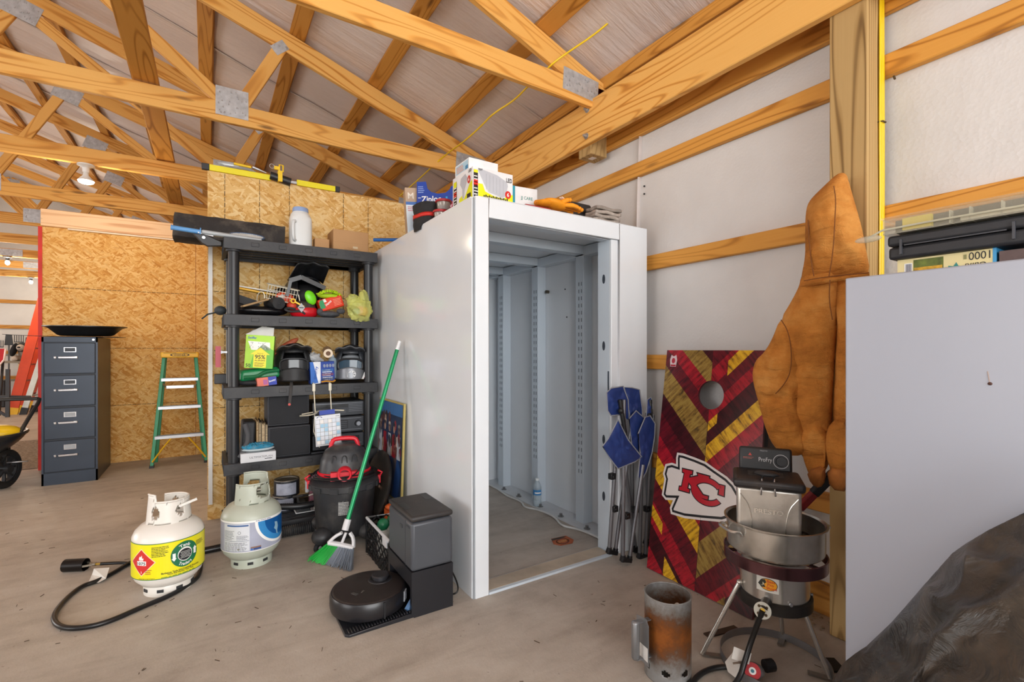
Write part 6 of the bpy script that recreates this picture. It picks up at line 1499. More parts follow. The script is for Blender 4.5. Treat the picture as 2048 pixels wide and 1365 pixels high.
# white box with teal band
t = thing('first_aid_box', 'white box with a teal band reading JJ CARE on the shelter roof', 'box', (1.55, 2.3, zr), world=True)
b = MB(mat('e0e2e4', .4)); c = (1.462, 2.235, zr+.074); s_ = (.20, .10, .148); b.box(c, s_, rotM(0, 0, -.1).to_3x3()); bx = sub(b.build('carton', t, bevel=.001))
d = Decal(face(c, s_, -.1, 'f')); d.rect(.035, 0, .06, .148, mat('1c93a8', .4)); d.text('JJ CARE', .095, .082, .017, mat('4f8f86', .4), .075, True); d.build('print', bx)
b = MB(mat('9c2630', .5)); b.bb((1.40, 2.06, zr), (1.56, 2.14, zr+.014)); o = b.build('red_booklet'); tag(o, 'flat red booklet beside the JJ CARE box on the shelter roof', 'booklet')
# storage bag box Ziploc
t = thing('zip_bag_box', 'dark blue zip bag carton with a scooped opening on the shelter roof', 'box', (1.25, 2.75, zr), world=True)
zb = Vector((1.135, 2.915, zr)); du = Vector((.165, -.135, 0)).normalized(); dn = Vector((-.135, -.165, 0)).normalized()
out = [(0, 0), (.25, 0), (.25, .295), (.225, .295), (.215, .275), (.19, .255), (.14, .25), (.095, .262), (.07, .285), (.06, .33), (0, .33)]
b = MB(mat('1b3f9c', .35, 0, .06)); b.prism(out, lambda u, v, w: zb+du*u+Vector((0, 0, v))-dn*w, 0, .004); b.prism([(0, 0), (.25, 0), (.25, .22), (0, .22)], lambda u, v, w: zb+du*u+Vector((0, 0, v))-dn*w, .09, .094); b.prism([(0, 0), (.25, 0), (.25, .14), (0, .14)], lambda u, v, w: zb+du*u+Vector((0, 0, v))-dn*w, .004, .09); bx = sub(b.build('carton', t))
d = Decal(lambda u, v, w=0: zb+du*u+Vector((0, 0, v))+dn*w); d.text('Ziploc', .03, .20, .038, TEXT_W, .13, True); d.lines(.008, .26, .05, .308, 4, mat('9ab0e0', .4)); d.lines(.008, .225, .03, .235, 1, TEXT_W); d.poly([(.195, .15), (.25, .15), (.25, .195), (.21, .2)], mat('c02a5a', .4)); d.rect(.19, .205, .202, .23, mat('2f9fd8', .4)); d.up(); d.text('V', .215, .16, .02, TEXT_W, None, True); d.build('print', bx)
t = thing('tall_carton', 'narrow tan and white carton leaning behind the dark blue zip bag box', 'box', (1.10, 2.80, zr), world=True)
c = (1.135, 3.01, zr+.15); s_ = (.08, .12, .30); b = MB(mat('b59a80', .5, 0, .1)); b.box(c, s_, rotM(0, -.06, -.25).to_3x3()); bx = sub(b.build('carton', t))
d = Decal(face(c, s_, -.25, 'f', 0, -.06)); d.rect(.0, .0, .08, .19, mat('cfdbe4', .4)); d.rect(.0, .19, .08, .21, mat('2a64b0', .4)); d.up(); d.lines(.01, .15, .06, .185, 3, mat('c23a3a', .4)); d.text('M', .015, .23, .04, mat('e8dccb', .4), None, True); d.build('print', bx)
b = MB(mat('1c5596', .4)); b.cyl((.97, 3.30, zr+.012), (1.40, 3.02, zr+.012), .012, n=12); o = b.build('blue_pole'); o.location.z -= .0; tag(o, 'dark blue rod lying at the back of the shelter roof', 'rod')
# black drawstring bag
t = thing('drawstring_bag', 'black fabric bag with a red strap slumped over the left edge of the shelter roof', 'bag', (1.13, 2.72, zr), world=True)
def bagf(u, v):
    a = 2*PI*u; k = [(.03, -.045), (.085, -.03), (.10, .01), (.098, .04), (.09, .08), (.094, .105), (.10, .13), (.085, .128), (.05, .10)]; q = v*8; i = min(int(q), 7); f = q-i
    r = k[i][0]*(1-f)+k[i+1][0]*f; z = k[i][1]*(1-f)+k[i+1][1]*f; n_ = 1+.10*noise.noise(Vector((math.cos(a)*2, math.sin(a)*2, z*14)))
    x = 1.13+r*n_*math.cos(a)*.75; y = 2.745+r*1.2*n_*math.sin(a)
    return Vector((x, y, zr+max(z, .003 if x > 1.075 else z)))
b = MB(mat('1f1d1e', .75, 0, .25, 14, .5, 60)); b.sheet(48, 32, bagf); b.build('sack', t)
b = MB(mat('c8261c', .5)); pts = [bagf(u, .42)*1 for u in [.40+.35*i/10 for i in range(11)]]
pts = [Vector((1.13, 2.745, p.z)) + (p-Vector((1.13, 2.745, p.z)))*1.04 for p in pts]; b.sheet(10, 1, lambda u, v: pts[min(10, int(round(u*10)))]+Vector((0, 0, .022*v-.011)), True); b.build('red_strap', t, solid=.003)
# foil-lidded jars
for k, (x, y, nm, zz) in enumerate(((1.14, 2.55, 'lower one', 0), (1.15, 2.535, 'upper one of two', .058))):
    t = thing('glass_jar', 'short clear jar with a red lid beside the black bag, %s' % nm, 'jar', (x, y, zr+zz), world=True, group='red lidded jars on the shelter roof')
    b = MB(mat('b8b0a6', .12, .1, .2, 30, alpha=.7)); b.lathe([(0, 0), (.03, 0), (.036, .008), (.04, .04), (.04, .044)], (x, y, zr+zz), 32); b.build('glass', t)
    b = MB(mat('b02a2e', .35, 0, .1)); b.lathe([(.043, .041), (.048, .044), (.048, .051), (.043, .056), (.0, .057)], (x, y, zr+zz), 32); b.build('lid', t)
b = MB(mat('3c3e44', .5, 0, .2)); b.cyl((1.17, 2.37, zr), (1.17, 2.37, zr+.11), .022, n=20); b.m(TEXT_W); b.cyl((1.17, 2.37, zr+.11), (1.17, 2.37, zr+.14), .02, n=20); o = b.build('small_bottle'); tag(o, 'small bottle with white cap squeezed between the jars and the LED bulb box', 'bottle')
# work glove: palm and five fingers
t = thing('work_glove', 'bright orange-yellow work glove lying flat on the front edge of the shelter roof', 'glove', (1.7, 2.12, zr), world=True)
GL = mat('e8920c', .7, 0, .12, 20, .3, 60); b = MB(GL); gz = zr+.034
b.ball((1.70, 2.13, gz), (.08, .055, .026), 24, 12, rotM(0, .12, .1).to_3x3())
for k, (p1, p2, r) in enumerate((((1.76, 2.16, gz-.002), (1.85, 2.165, gz-.012), .014), ((1.76, 2.135, gz), (1.875, 2.13, gz-.010), .015), ((1.76, 2.11, gz), (1.865, 2.095, gz-.012), .014), ((1.755, 2.09, gz-.004), (1.83, 2.07, gz-.015), .012), ((1.72, 2.10, gz), (1.765, 2.075, gz+.022), .014))):
    p1, p2 = Vector(p1), Vector(p2); b.tube([Vector((1.71, 2.125, gz)), p1, (p1+p2)/2+Vector((0, 0, .008)), p2], [r, r, r*1.05, r*.9, r*.6], 10, smoothpath=2); b.ball(p2, r*.8, 10, 8)
b.ball((1.625, 2.13, gz-.005), (.045, .05, .018), 16, 8); b.build('leather', t)
b = MB(mat('e9e6e0', .6)); b.box((1.735, 2.10, gz+.028), (.04, .02, .003), rotM(0, .3, .3).to_3x3()); b.build('label', t)
b = MB(GL); b.tube([(1.60, 2.16, gz), (1.66, 2.18, gz+.02), (1.73, 2.17, gz+.018), (1.79, 2.19, gz+.02)], .017, 10, smoothpath=2); o = b.build('work_glove'); tag(o, 'second orange-yellow glove peeking out behind the first on the shelter roof', 'glove')
GLV = [o for o in C.objects if o.name.startswith('work_glove') and o.location.z > 1.9]
for o in GLV: o.location += Vector((-.10, -.055, .012))
# black pouch, folded cloths, glass plate
b = MB(mat('26221f', .8, 0, .2, 20, .3)); b.box((1.90, 2.26, zr+.115), (.21, .10, .06), rotM(0, .05, -.1).to_3x3(), .88); b.box((1.90, 2.27, zr+.045), (.17, .10, .09)); o = b.build('black_pouch', bevel=.014, seg=3); tag(o, 'soft black pouch behind the folded grey cloths on the shelter roof', 'pouch')
for k in range(4):
    b = MB(mat(['8d8279', '9c9188', 'a79b91', '8f857c'][k], .9, 0, .15, 20, .5, 50, dirt='c9c0b6', dirt_amt=.5, ds=22))
    dx = .006*k; b.sheet(16, 10, lambda u, v: Vector((1.90+dx+.20*u, 2.08+.10*v, zr+.016+.024*k+.003*math.sin(u*9+k*2)+.002*math.sin(v*8))))
    o = b.build('cleaning_cloth', solid=.018); tag(o, 'folded grey cleaning cloth in the small pile on the shelter roof, %s' % ['lowest', 'second from the bottom', 'second from the top', 'topmost'][k], 'cloth', 'pile of folded cloths')
b = MB(mat('b4bcb8', .1, 0, .05, alpha=.6)); b.box((2.05, 2.13, zr+.004), (.18, .12, .006), rotM(0, 0, .1).to_3x3()); o = b.build('glass_plate'); tag(o, 'thin clear plate under the folded cloths at the right', 'plate')
# ================================================================== right side: chairs, board, jacket, burner, cabinet
# ---- cornhole board
ch = thing('cornhole_board', 'maroon and gold plank cornhole board with red KC arrowhead logo leaning on the right wall', 'cornhole board', (2.06, 1.53, 0), world=True)
LB = 1.228; nrm = Vector((-1.2, 0, .26)).normalized(); upv = Vector((.26, 0, 1.2)).normalized()
def cbm(a, v, w=0): return Vector((2.045, 1.82-a+.061*v, .004)) + upv*v + nrm*w     # a: 0..0.605 across, v: 0..1.228 up
hole = [(.312+.076*math.cos(2*PI*i/40), .985+.076*math.sin(2*PI*i/40)) for i in range(40)]
# face with a real round hole
b = MB(mat('5a1820', .4)); WD = .605
def ringface(w, flip):
    outer = []
    for i in range(40):
        a = 2*PI*i/40; dx, dy = math.cos(a), math.sin(a); ts = []
        if dx > 1e-6: ts.append((WD-.312)/dx)
        if dx < -1e-6: ts.append((-.312)/dx)
        if dy > 1e-6: ts.append((LB-.985)/dy)
        if dy < -1e-6: ts.append((.985-.6-.985)/dy if False else (.70-.985)/dy)
        t = min(ts); outer.append((.312+dx*t, .985+dy*t))
    vs = [cbm(u, v, w) for u, v in hole] + [cbm(u, v, w) for u, v in outer]
    b.add(vs, [((i, (i+1) % 40, 40+(i+1) % 40, 40+i) if flip else (i, 40+i, 40+(i+1) % 40, (i+1) % 40)) for i in range(40)])
    cs = [(0, .70), (WD, .70), (WD, 0), (0, 0)]; b.add([cbm(u, v, w) for u, v in cs], [(0, 1, 2, 3)])
    for cu, cv in ((0, LB), (WD, LB), (0, .70), (WD, .70)):      # fill the corners between the rays
        best = sorted(range(40), key=lambda i: (outer[i][0]-cu)**2+(outer[i][1]-cv)**2)[:2]; b.add([cbm(cu, cv, w), cbm(*outer[best[0]], w), cbm(*outer[best[1]], w)], [(0, 1, 2)])
ringface(0, False); ringface(-.012, True)
b.add([cbm(u, v, 0) for u, v in hole]+[cbm(u, v, -.012) for u, v in hole], [(i, 40+i, 40+(i+1) % 40, (i+1) % 40) for i in range(40)], True)
for (u0, v0), (u1, v1) in (((0, 0), (WD, 0)), ((WD, 0), (WD, LB)), ((WD, LB), (0, LB)), ((0, LB), (0, 0))): b.add([cbm(u0, v0, 0), cbm(u1, v1, 0), cbm(u1, v1, -.012), cbm(u0, v0, -.012)], [(0, 1, 2, 3)])
top = sub(b.build('board_face', ch))
b = MB(mat('1f1a19', .6))
for (u0, v0), (u1, v1) in (((.01, .01), (WD-.01, .01)), ((WD-.01, .01), (WD-.01, LB-.05)), ((.01, LB-.05), (.01, .01)), ((.01, LB-.05), (WD-.01, LB-.05))): b.bar(cbm(u0, v0, -.03), cbm(u1, v1, -.03), .018, .035, up=nrm)
b.build('side_frame', ch)
def plank(name, lt, mid, dk, ang):
    M = NT(name); M.set(.32, 0, .45); tc = M.n('ShaderNodeTexCoord')
    mp = M.n('ShaderNodeMapping'); mp.inputs['Rotation'].default_value = (ang, 0, 0); M.l(tc.outputs['Object'], mp.inputs[0])
    m2 = M.n('ShaderNodeMapping'); m2.inputs['Scale'].default_value = (4, 7, 60); M.l(mp.outputs[0], m2.inputs[0])
    n1 = M.noise(m2.outputs[0], 1.0, 5, .65, .3); n2 = M.noise(tc.outputs['Object'], 30, 5, .7)
    f = M.math('ADD', M.math('MULTIPLY', n1, .7), M.math('MULTIPLY', n2, .3))
    M.l(M.ramp(f, [(.36, dk), (.46, mid), (.56, lt)]), M.b.inputs['Base Color']); return M.m
PAL = {'g': ('e6b828', 'c9951c', '5a4210'), 'n': ('a08540', '84662c', '3d2c18'), 'm': ('6e1420', '560e1a', '2e080e'), 'r': ('b01a2a', '8c1422', '4a0a12'), 'd': ('4a1018', '380b12', '220608')}
PM = {(k, s): plank('plank_%s_%s' % (k, s), *v, (PI/4 if s == 'L' else -PI/4)) for k, v in PAL.items() for s in 'LR'}
d = Decal(cbm)
def band(side, w0, w1, col, a0=None, a1=None):
    k = 1 if side == 'R' else -1                         # w = v - |a-.308|
    lo, hi = (.308, WD) if side == 'R' else (0, .308)
    if a0 is not None: lo, hi = max(lo, a0), min(hi, a1)
    p = [(lo, w0+k*(lo-.308)), (hi, w0+k*(hi-.308)), (hi, w1+k*(hi-.308)), (lo, w1+k*(lo-.308))]
    p = clip(clip(p, 0, 1, 0), 0, -1, -LB)
    if len(p) > 2:
        cx, cy = .312, .985                              # keep the hole open: split the polygon around it
        if max(math.hypot(q[0]-cx, q[1]-cy) for q in p) > 0:
            n = 24; A = [2*PI*i/n for i in range(n)]
            near = min(max(0, 0), 1)
            if not (max(q[0] for q in p) < cx-.077 or min(q[0] for q in p) > cx+.077 or max(q[1] for q in p) < cy-.077 or min(q[1] for q in p) > cy+.077):
                for i in range(n):                       # wedges outside the circle
                    a = A[i]; b_ = A[(i+1) % n]
                    q = clip(clip(p, -math.sin(a), math.cos(a), -math.sin(a)*cx+math.cos(a)*cy), math.sin(b_), -math.cos(b_), math.sin(b_)*cx-math.cos(b_)*cy)
                    am = (a+PI/n); R = .0765*math.cos(PI/n)
                    if len(q) > 2: q = clip(q, math.cos(am), math.sin(am), math.cos(am)*cx+math.sin(am)*cy+R*1.01)
                    if len(q) > 2: d.m(PM[(col, side)]); d.put(q)
                return
        d.m(PM[(col, side)]); d.put(p)
LBn = [(1.16, 1.3, 'd'), (1.03, 1.16, 'n'), (.93, 1.03, 'r'), (.83, .93, 'm'), (.662, .83, 'n'), (.55, .662, 'd'), (.42, .55, 'm'), (.305, .42, 'r'), (.176, .305, 'g'), (.05, .176, 'm'), (-.07, .05, 'r'), (-.19, -.07, 'd'), (-.31, -.19, 'r')]
for w0, w1, c_ in LBn: band('L', w0, w1, c_)
RBn = [(1.12, 1.3, 'm'), (1.02, 1.12, 'r'), (.92, 1.02, 'm'), (.84, .92, 'r'), (.718, .84, 'd'), (.626, .718, 'g'), (.53, .626, 'r'), (.43, .53, 'm'), (.33, .43, 'd'), (.235, .33, 'm'), (.06, .235, 'n'), (-.06, .06, 'm'), (-.13, -.06, 'r'), (-.31, -.13, 'd')]
for w0, w1, c_ in RBn: band('R', w0, w1, c_)
d.up(); band('L', -.03, .03, 'g', 0, .08); band('L', -.19, -.10, 'g', .11, .26); band('R', 1.0, 1.08, 'g', .40, WD); band('R', .79, .84, 'g', .31, .36); band('R', .626, .70, 'g'); band('R', -.20, -.12, 'n', .38, .47)
d.up(); BLKL = mat('241018', .5)
for x in (.308,): d.rect(x-.001, 0, x+.001, .905, BLKL)
arr = [(.124, .651), (.166, .653), (.241, .645), (.306, .635), (.359, .614), (.433, .587), (.476, .561), (.53, .50), (.56, .46), (.53, .42), (.438, .368), (.326, .344), (.226, .325), (.138, .322), (.126, .352), (.14, .396), (.092, .385), (.062, .404), (.065, .493), (.05, .519), (.058, .574), (.099, .59), (.128, .588), (.122, .622)]
arr = [(u-.03+.061*v, v) for u, v in arr]
cx = sum(p[0] for p in arr)/len(arr); cy = sum(p[1] for p in arr)/len(arr)
def inset(P, dd):
    out = []; n = len(P)
    for i in range(n):
        a, p, q = Vector(P[i-1]), Vector(P[i]), Vector(P[(i+1) % n]); e1 = (p-a).normalized(); e2 = (q-p).normalized()
        n1 = Vector((e1.y, -e1.x)); n2 = Vector((e2.y, -e2.x)); m_ = (n1+n2); m_ = m_/max(.4, m_.length_squared)*2 if m_.length > 1e-4 else n1
        out.append(tuple(p+m_*dd*.5*2*.5 if False else p+m_*dd))
    return out
WHL = mat('e9e4e2', .4, 0, .02); BKL = mat('1c1a1e', .4); RDL = mat('c01a2c', .35)
d.poly(arr, WHL); d.up(); i1 = inset(arr, .012); i2 = inset(arr, .024); d.poly(i1, BKL); d.up(); d.poly(i2, WHL); d.up()
def sh_(P): return [(u-.03+.061*v, v) for u, v in P]
Kp = [(.175, .572), (.236, .573), (.236, .556), (.224, .554), (.222, .535), (.275, .556), (.268, .568), (.338, .567), (.338, .548), (.318, .546), (.262, .515), (.315, .468), (.345, .468), (.345, .452), (.283, .452), (.283, .462), (.222, .512), (.219, .478), (.233, .476), (.233, .460), (.170, .459), (.170, .476), (.184, .479), (.190, .554), (.177, .556)]
def ctr(P, g):
    return inset(P, -g)
d.poly(ctr(sh_(Kp)[::1], .006), BKL)
def ringarc(cu, cv, ro_u, ro_v, th, a0, a1, mt, n=30):
    P = [(cu+ro_u*math.cos(a0+(a1-a0)*i/n), cv+ro_v*math.sin(a0+(a1-a0)*i/n)) for i in range(n+1)]
    Q = [(cu+(ro_u-th)*math.cos(a0+(a1-a0)*i/n), cv+(ro_v-th)*math.sin(a0+(a1-a0)*i/n)) for i in range(n+1)]
    for i in range(n): d.poly([P[i], P[i+1], Q[i+1], Q[i]], mt)
cu, cv = .335, .490
ringarc(cu, cv, .098, .072, .034, .55, 5.75, BKL); d.poly([(cu+.062, cv+.055), (cu+.10, cv+.055), (cu+.10, cv-.004), (cu+.058, cv-.002)], BKL); d.up()
ringarc(cu, cv, .093, .067, .024, .6, 5.7, RDL); d.poly([(cu+.068, cv+.050), (cu+.094, cv+.050), (cu+.094, cv+.001), (cu+.066, cv+.003)], RDL); d.up()
d.poly(sh_(Kp), RDL)
d.poly([(.035, 1.13), (.075, 1.13), (.08, 1.17), (.072, 1.20), (.055, 1.19), (.038, 1.20), (.03, 1.17)], mat('d9c4c8', .4)); d.up(); d.ell(.055, 1.165, .012, .016, mat('b02a3c', .4)); d.rect(.037, 1.132, .073, 1.142, mat('b02a3c', .4))
d.build('graphics', top)

# ---- folded camp chairs
BLU = mat('1c3474', .6, 0, .15, 12, .15, 80); PIPE = mat('8d8f96', .6); TUB = mat('7b7b80', .35, .6, .1); BFT = mat('17171a', .45)
def dense(P, step):
    out = []
    for i in range(len(P)):
        a, b_ = Vector(P[i]), Vector(P[(i+1) % len(P)]); n = max(1, int((b_-a).length/step)); out += [a.lerp(b_, k/n) for k in range(n)]
    return out
def camp_chair(label, feet, tops, hubz, loc):
    t = thing('camp_chair', label, 'chair', loc, world=True, group='folded camp chairs')
    for i, (f, h) in enumerate(zip(feet, tops)):
        b = MB(TUB); b.cyl(f, h, .0108, n=14); b.build('leg', t)
        b = MB(BFT); dd = (Vector(h)-Vector(f)).normalized(); b.cyl(Vector(f)-dd*.0, Vector(f)+dd*.035, .014, n=14)
        if i % 2 == 0 and i+1 < len(feet):
            g = Vector(feet[i+1]); b.box((Vector(f)+g)/2+Vector((0, 0, .012)), (max(.05, (g-Vector(f)).length+.02), .03, .022), frame(f, g+Vector((0, 0, 1e-4))))
        b.build('foot_cap', t)
    for p in hubz:
        b = MB(BFT); b.box(p, (.034, .03, .034)); b.cyl(Vector(p)+Vector((-.005, -.022, 0)), Vector(p)+Vector((-.005, -.016, 0)), .008, n=12); b.build('hub', t, bevel=.006)
    return t
def P_(x, y, Y): return at(x, y, Y=Y)
t = camp_chair('folded blue camp chair leaning against the shelter door jamb, left one of the pair',
    [P_(1218, 1108, 1.955), P_(1230, 1110, 1.955), P_(1246, 1124, 1.90), P_(1258, 1125, 1.90), P_(1266, 1103, 1.985), P_(1272, 1105, 1.985)],
    [P_(1234, 880, 1.95), P_(1262, 860, 1.955), P_(1248, 800, 1.92), P_(1286, 930, 1.90), P_(1262, 800, 1.98), P_(1240, 850, 1.975)],
    [P_(1229, 1018, 1.945), P_(1253, 1032, 1.905), P_(1224, 953, 1.95), P_(1270, 1020, 1.95)], (1.99, 1.94, 0))
VD = Vector((-.6, -.78, .1)); 
for nm, pts, Y, bu in (('backrest_fabric', [(1213, 786), (1222, 777), (1246, 773), (1256, 800), (1258, 842), (1240, 830), (1222, 832), (1215, 822)], 1.945, .018),
                       ('seat_fabric', [(1248, 775), (1264, 776), (1279, 780), (1284, 815), (1285, 848), (1272, 858), (1260, 835)], 1.96, .02),
                       ('arm_fabric', [(1205, 893), (1216, 878), (1236, 840), (1256, 880), (1283, 914), (1270, 924), (1236, 938), (1218, 915)], 1.90, .022),
                       ('side_fabric', [(1258, 838), (1272, 822), (1290, 838), (1284, 860), (1278, 905), (1268, 925), (1262, 880)], 1.925, .015)):
    out_ = [P_(x, y, Y) for x, y in pts]
    b = MB(BLU); b.puff(dense(out_, .012), VD, bu*.55, .008, 9, .011, 22, len(pts), 0, fold=.0015); f_ = sub(b.build(nm, t))
    b = MB(PIPE); b.tube([Vector(p)+VD*.004 for p in out_], .0035, 6, closed=True); b.build('piping', f_)
b = MB(BFT); b.cyl(P_(1240, 800, 1.92), P_(1252, 880, 1.91), .012, n=12); b.ball(P_(1242, 822, 1.905), .017, 12, 8); b.build('arm_hinge', t)
t = camp_chair('folded blue camp chair between the left one and the cornhole board',
    [P_(1279, 1118, 1.93), P_(1290, 1120, 1.93), P_(1292, 1090, 1.965), P_(1300, 1095, 1.965)],
    [P_(1284, 930, 1.92), P_(1302, 880, 1.92), P_(1306, 830, 1.95), P_(1290, 880, 1.96)],
    [P_(1294, 1018, 1.925), P_(1298, 832, 1.925)], (2.16, 1.94, 0))
for nm, pts, Y, bu in (('seat_fabric', [(1276, 868), (1290, 835), (1300, 832), (1310, 848), (1309, 872), (1304, 905), (1292, 945), (1282, 962), (1276, 955), (1280, 905)], 1.905, .018),
                       ('arm_fabric', [(1294, 800), (1302, 795), (1305, 815), (1300, 842), (1292, 838)], 1.93, .014)):
    out_ = [P_(x, y, Y) for x, y in pts]
    b = MB(BLU); b.puff(dense(out_, .012), VD, bu*.55, .008, 9, .011, 22, len(pts), 0, fold=.0015); f_ = sub(b.build(nm, t))
    b = MB(PIPE); b.tube([Vector(p)+VD*.004 for p in out_], .0035, 6, closed=True); b.build('piping', f_)
b = MB(BFT); b.cyl(P_(1300, 800, 1.93), P_(1303, 870, 1.92), .012, n=12); b.build('arm_hinge', t)

# ---- jacket hanging on the post
def jacket_mat():
    M = NT('brown_duck_canvas'); M.set(.85, 0, .2); co = M.coords(rnd=False)
    n = M.noise(co, 5, 5, .65); f = M.noise(co, 260, 2, .6)
    c = M.ramp(n, [(.33, '9d6026'), (.5, 'be7a34'), (.66, 'd0924a')]); M.l(c, M.b.inputs['Base Color'])
    M.bump(M.math('ADD', M.math('MULTIPLY', f, .15), M.math('MULTIPLY', M.noise(M.coords((9, 9, 30), rnd=False), 1, 5, .6, .8), 1.0)), .85, .022); return M.m
JK = jacket_mat(); JD = mat('8a5220', .9, 0, .1); RIB = mat('a5662c', .9, 0, .15, 40, .5, 120); JS = mat('7d4a1c', .9)
jk = thing('jacket', 'brown canvas hooded work jacket hanging from the timber post', 'jacket', (2.1, .95, .65), world=True)
D = Vector((-1, -.25, .05))
def J(pts, X): return [at(x, y, X=X) for x, y in pts]
b = MB(JK); b.puff(J([(1604, 545), (1650, 535), (1676, 540), (1676, 640), (1666, 760), (1663, 880), (1656, 945), (1628, 948), (1606, 915), (1590, 890), (1572, 845), (1558, 806), (1553, 785), (1560, 640), (1580, 608), (1600, 570)], 2.10), D, .075, .05, 22, .015, 8, 1, 2, fold=.002); b.build('front_panel', jk)
b = MB(JK); b.puff(J([(1665, 540), (1738, 535), (1752, 700), (1750, 930), (1700, 938), (1670, 930), (1665, 860), (1670, 740), (1676, 640)], 2.13), D, .07, .05, 20, .013, 8, 7, 2, fold=.002); b.build('front_panel', jk)
b = MB(JK); b.puff(J([(1562, 632), (1590, 660), (1602, 720), (1604, 770), (1600, 806), (1604, 840), (1612, 880), (1612, 912), (1570, 912), (1545, 892), (1529, 852), (1520, 815), (1510, 780), (1504, 748), (1510, 722), (1528, 706), (1544, 680)], 2.06), D, .055, .04, 22, .018, 15, 3, 2, fold=.004); sl = sub(b.build('sleeve', jk))
b = MB(JK); b.puff(J([(1600, 850), (1640, 840), (1657, 870), (1652, 915), (1650, 962), (1625, 966), (1609, 928), (1600, 890)], 2.065), D, .028, .03, 16, .022, 11, 5, 2, fold=.003); b.build('sleeve', jk)
b = MB(RIB); b.puff(J([(1612, 942), (1650, 930), (1652, 962), (1640, 978), (1622, 970)], 2.045), D, .035, .02, 6, .004, 30, 2, 1); b.build('cuff', jk)
b = MB(JK); b.puff(J([(1648, 850), (1700, 830), (1710, 930), (1690, 950), (1655, 944)], 2.065), D, .035, .03, 12, .018, 12, 8, 2, fold=.003); b.build('sleeve', jk)
b = MB(RIB); b.puff(J([(1652, 935), (1700, 935), (1698, 985), (1660, 980)], 2.055), D, .03, .02, 6, .004, 30, 4, 1); b.build('cuff', jk)
hood = [(1694, 350), (1686, 345), (1676, 348), (1655, 368), (1636, 386), (1618, 405), (1612, 425), (1611, 480), (1611, 520), (1603, 560), (1604, 572), (1640, 566), (1690, 560), (1742, 550), (1733, 505), (1724, 455), (1708, 400), (1698, 365)]
b = MB(JK); b.puff(J(hood, 2.12), D, .085, .06, 24, .018, 9, 11, 2, fold=.0012); hd_ = sub(b.build('hood', jk))
b = MB(JK); b.tube([at(1606, 572, X=2.075), at(1640, 564, X=2.045), at(1690, 557, X=2.04), at(1738, 549, X=2.07)], .013, 10, smoothpath=2, flat=.8); b.build('collar', jk)
# visible seams: raised cords following the cloth
def seam(par, pix, X, r=.0022, lift=.0):
    b = MB(JS); b.tube([at(x, y, X=X) for x, y in pix], r, 5, smoothpath=2); b.build('seam', par)
seam(hd_, [(1668, 372), (1672, 400), (1670, 440), (1668, 480), (1664, 520), (1658, 553)], 2.005)
seam(hd_, [(1616, 440), (1618, 480), (1622, 520), (1628, 553)], 2.05)
seam(hd_, [(1608, 562), (1640, 556), (1690, 550), (1738, 546)], 2.03)
seam(jk, [(1562, 640), (1576, 662), (1583, 700), (1582, 740), (1572, 765), (1551, 788)], 1.99)
seam(jk, [(1660, 560), (1658, 600), (1665, 640)], 2.02)
b = MB(STEEL); b.cyl((2.22, .91, 1.90), (2.14, .91, 1.91), .005, n=8); o = b.build('nail_hook'); tag(o, 'nail in the timber post holding up the jacket hood', 'nail')

# ---- yellow cable down the post and through the trusses
YC = mat('e8c512', .4, 0, .04)
yc = thing('yellow_cable', 'bundle of yellow electrical cable running down the timber post', 'cable', (2.30, .83, 1.2), world=True)
for k in range(2):
    x = 2.322+.02*k; b = MB(YC); b.tube([(x, .835, 3.0), (x+.002, .834, 2.5), (x-.004+.006*k, .833, 2.1), (x+.004, .834, 1.8), (x-.004, .834, 1.45), (x, .835, .9)], .0105, 8, smoothpath=2, flat=.5); b.build('cable_run', yc)
b = MB(DARKLINE); b.tube([(2.31, .842, 2.14), (2.315, .824, 2.14), (2.345, .824, 2.142), (2.35, .842, 2.142)], .003, 5); b.build('staple', yc)
def roofpt(x, y, off):
    r = ray(x, y); t = (3.005+.34*2.36-off-EYE)/(r.z+.34*r.x); return Vector((r.x*t, r.y*t, EYE+r.z*t))
b = MB(YC)
b.tube([at(1285, -20, Y=1.95), at(1262, 3, Y=2.0), at(1200, 62, Y=2.15), at(1128, 110, Y=2.36), at(1104, 128, Y=2.40), at(1085, 148, Y=2.50), at(1056, 172, Y=2.5), at(1030, 200, Y=2.7), at(985, 228, Y=2.9), at(965, 250, Y=3.1), at(930, 282, Y=3.4), at(893, 308, Y=3.9), at(862, 336, Y=4.05), at(845, 352, Y=4.4), at(800, 392, Y=4.9)], .006, 8, smoothpath=2)
o = b.build('extension_cord'); tag(o, 'single yellow cord strung loosely through the trusses above the shelter', 'cord')
b = MB(DARKLINE); b.tube([(2.36, .80, 2.32), (2.34, .795, 2.315), (2.335, .79, 2.30)], .004, 6); o = b.build('bent_nail'); tag(o, 'small bent nail in the girt right of the timber post', 'nail')

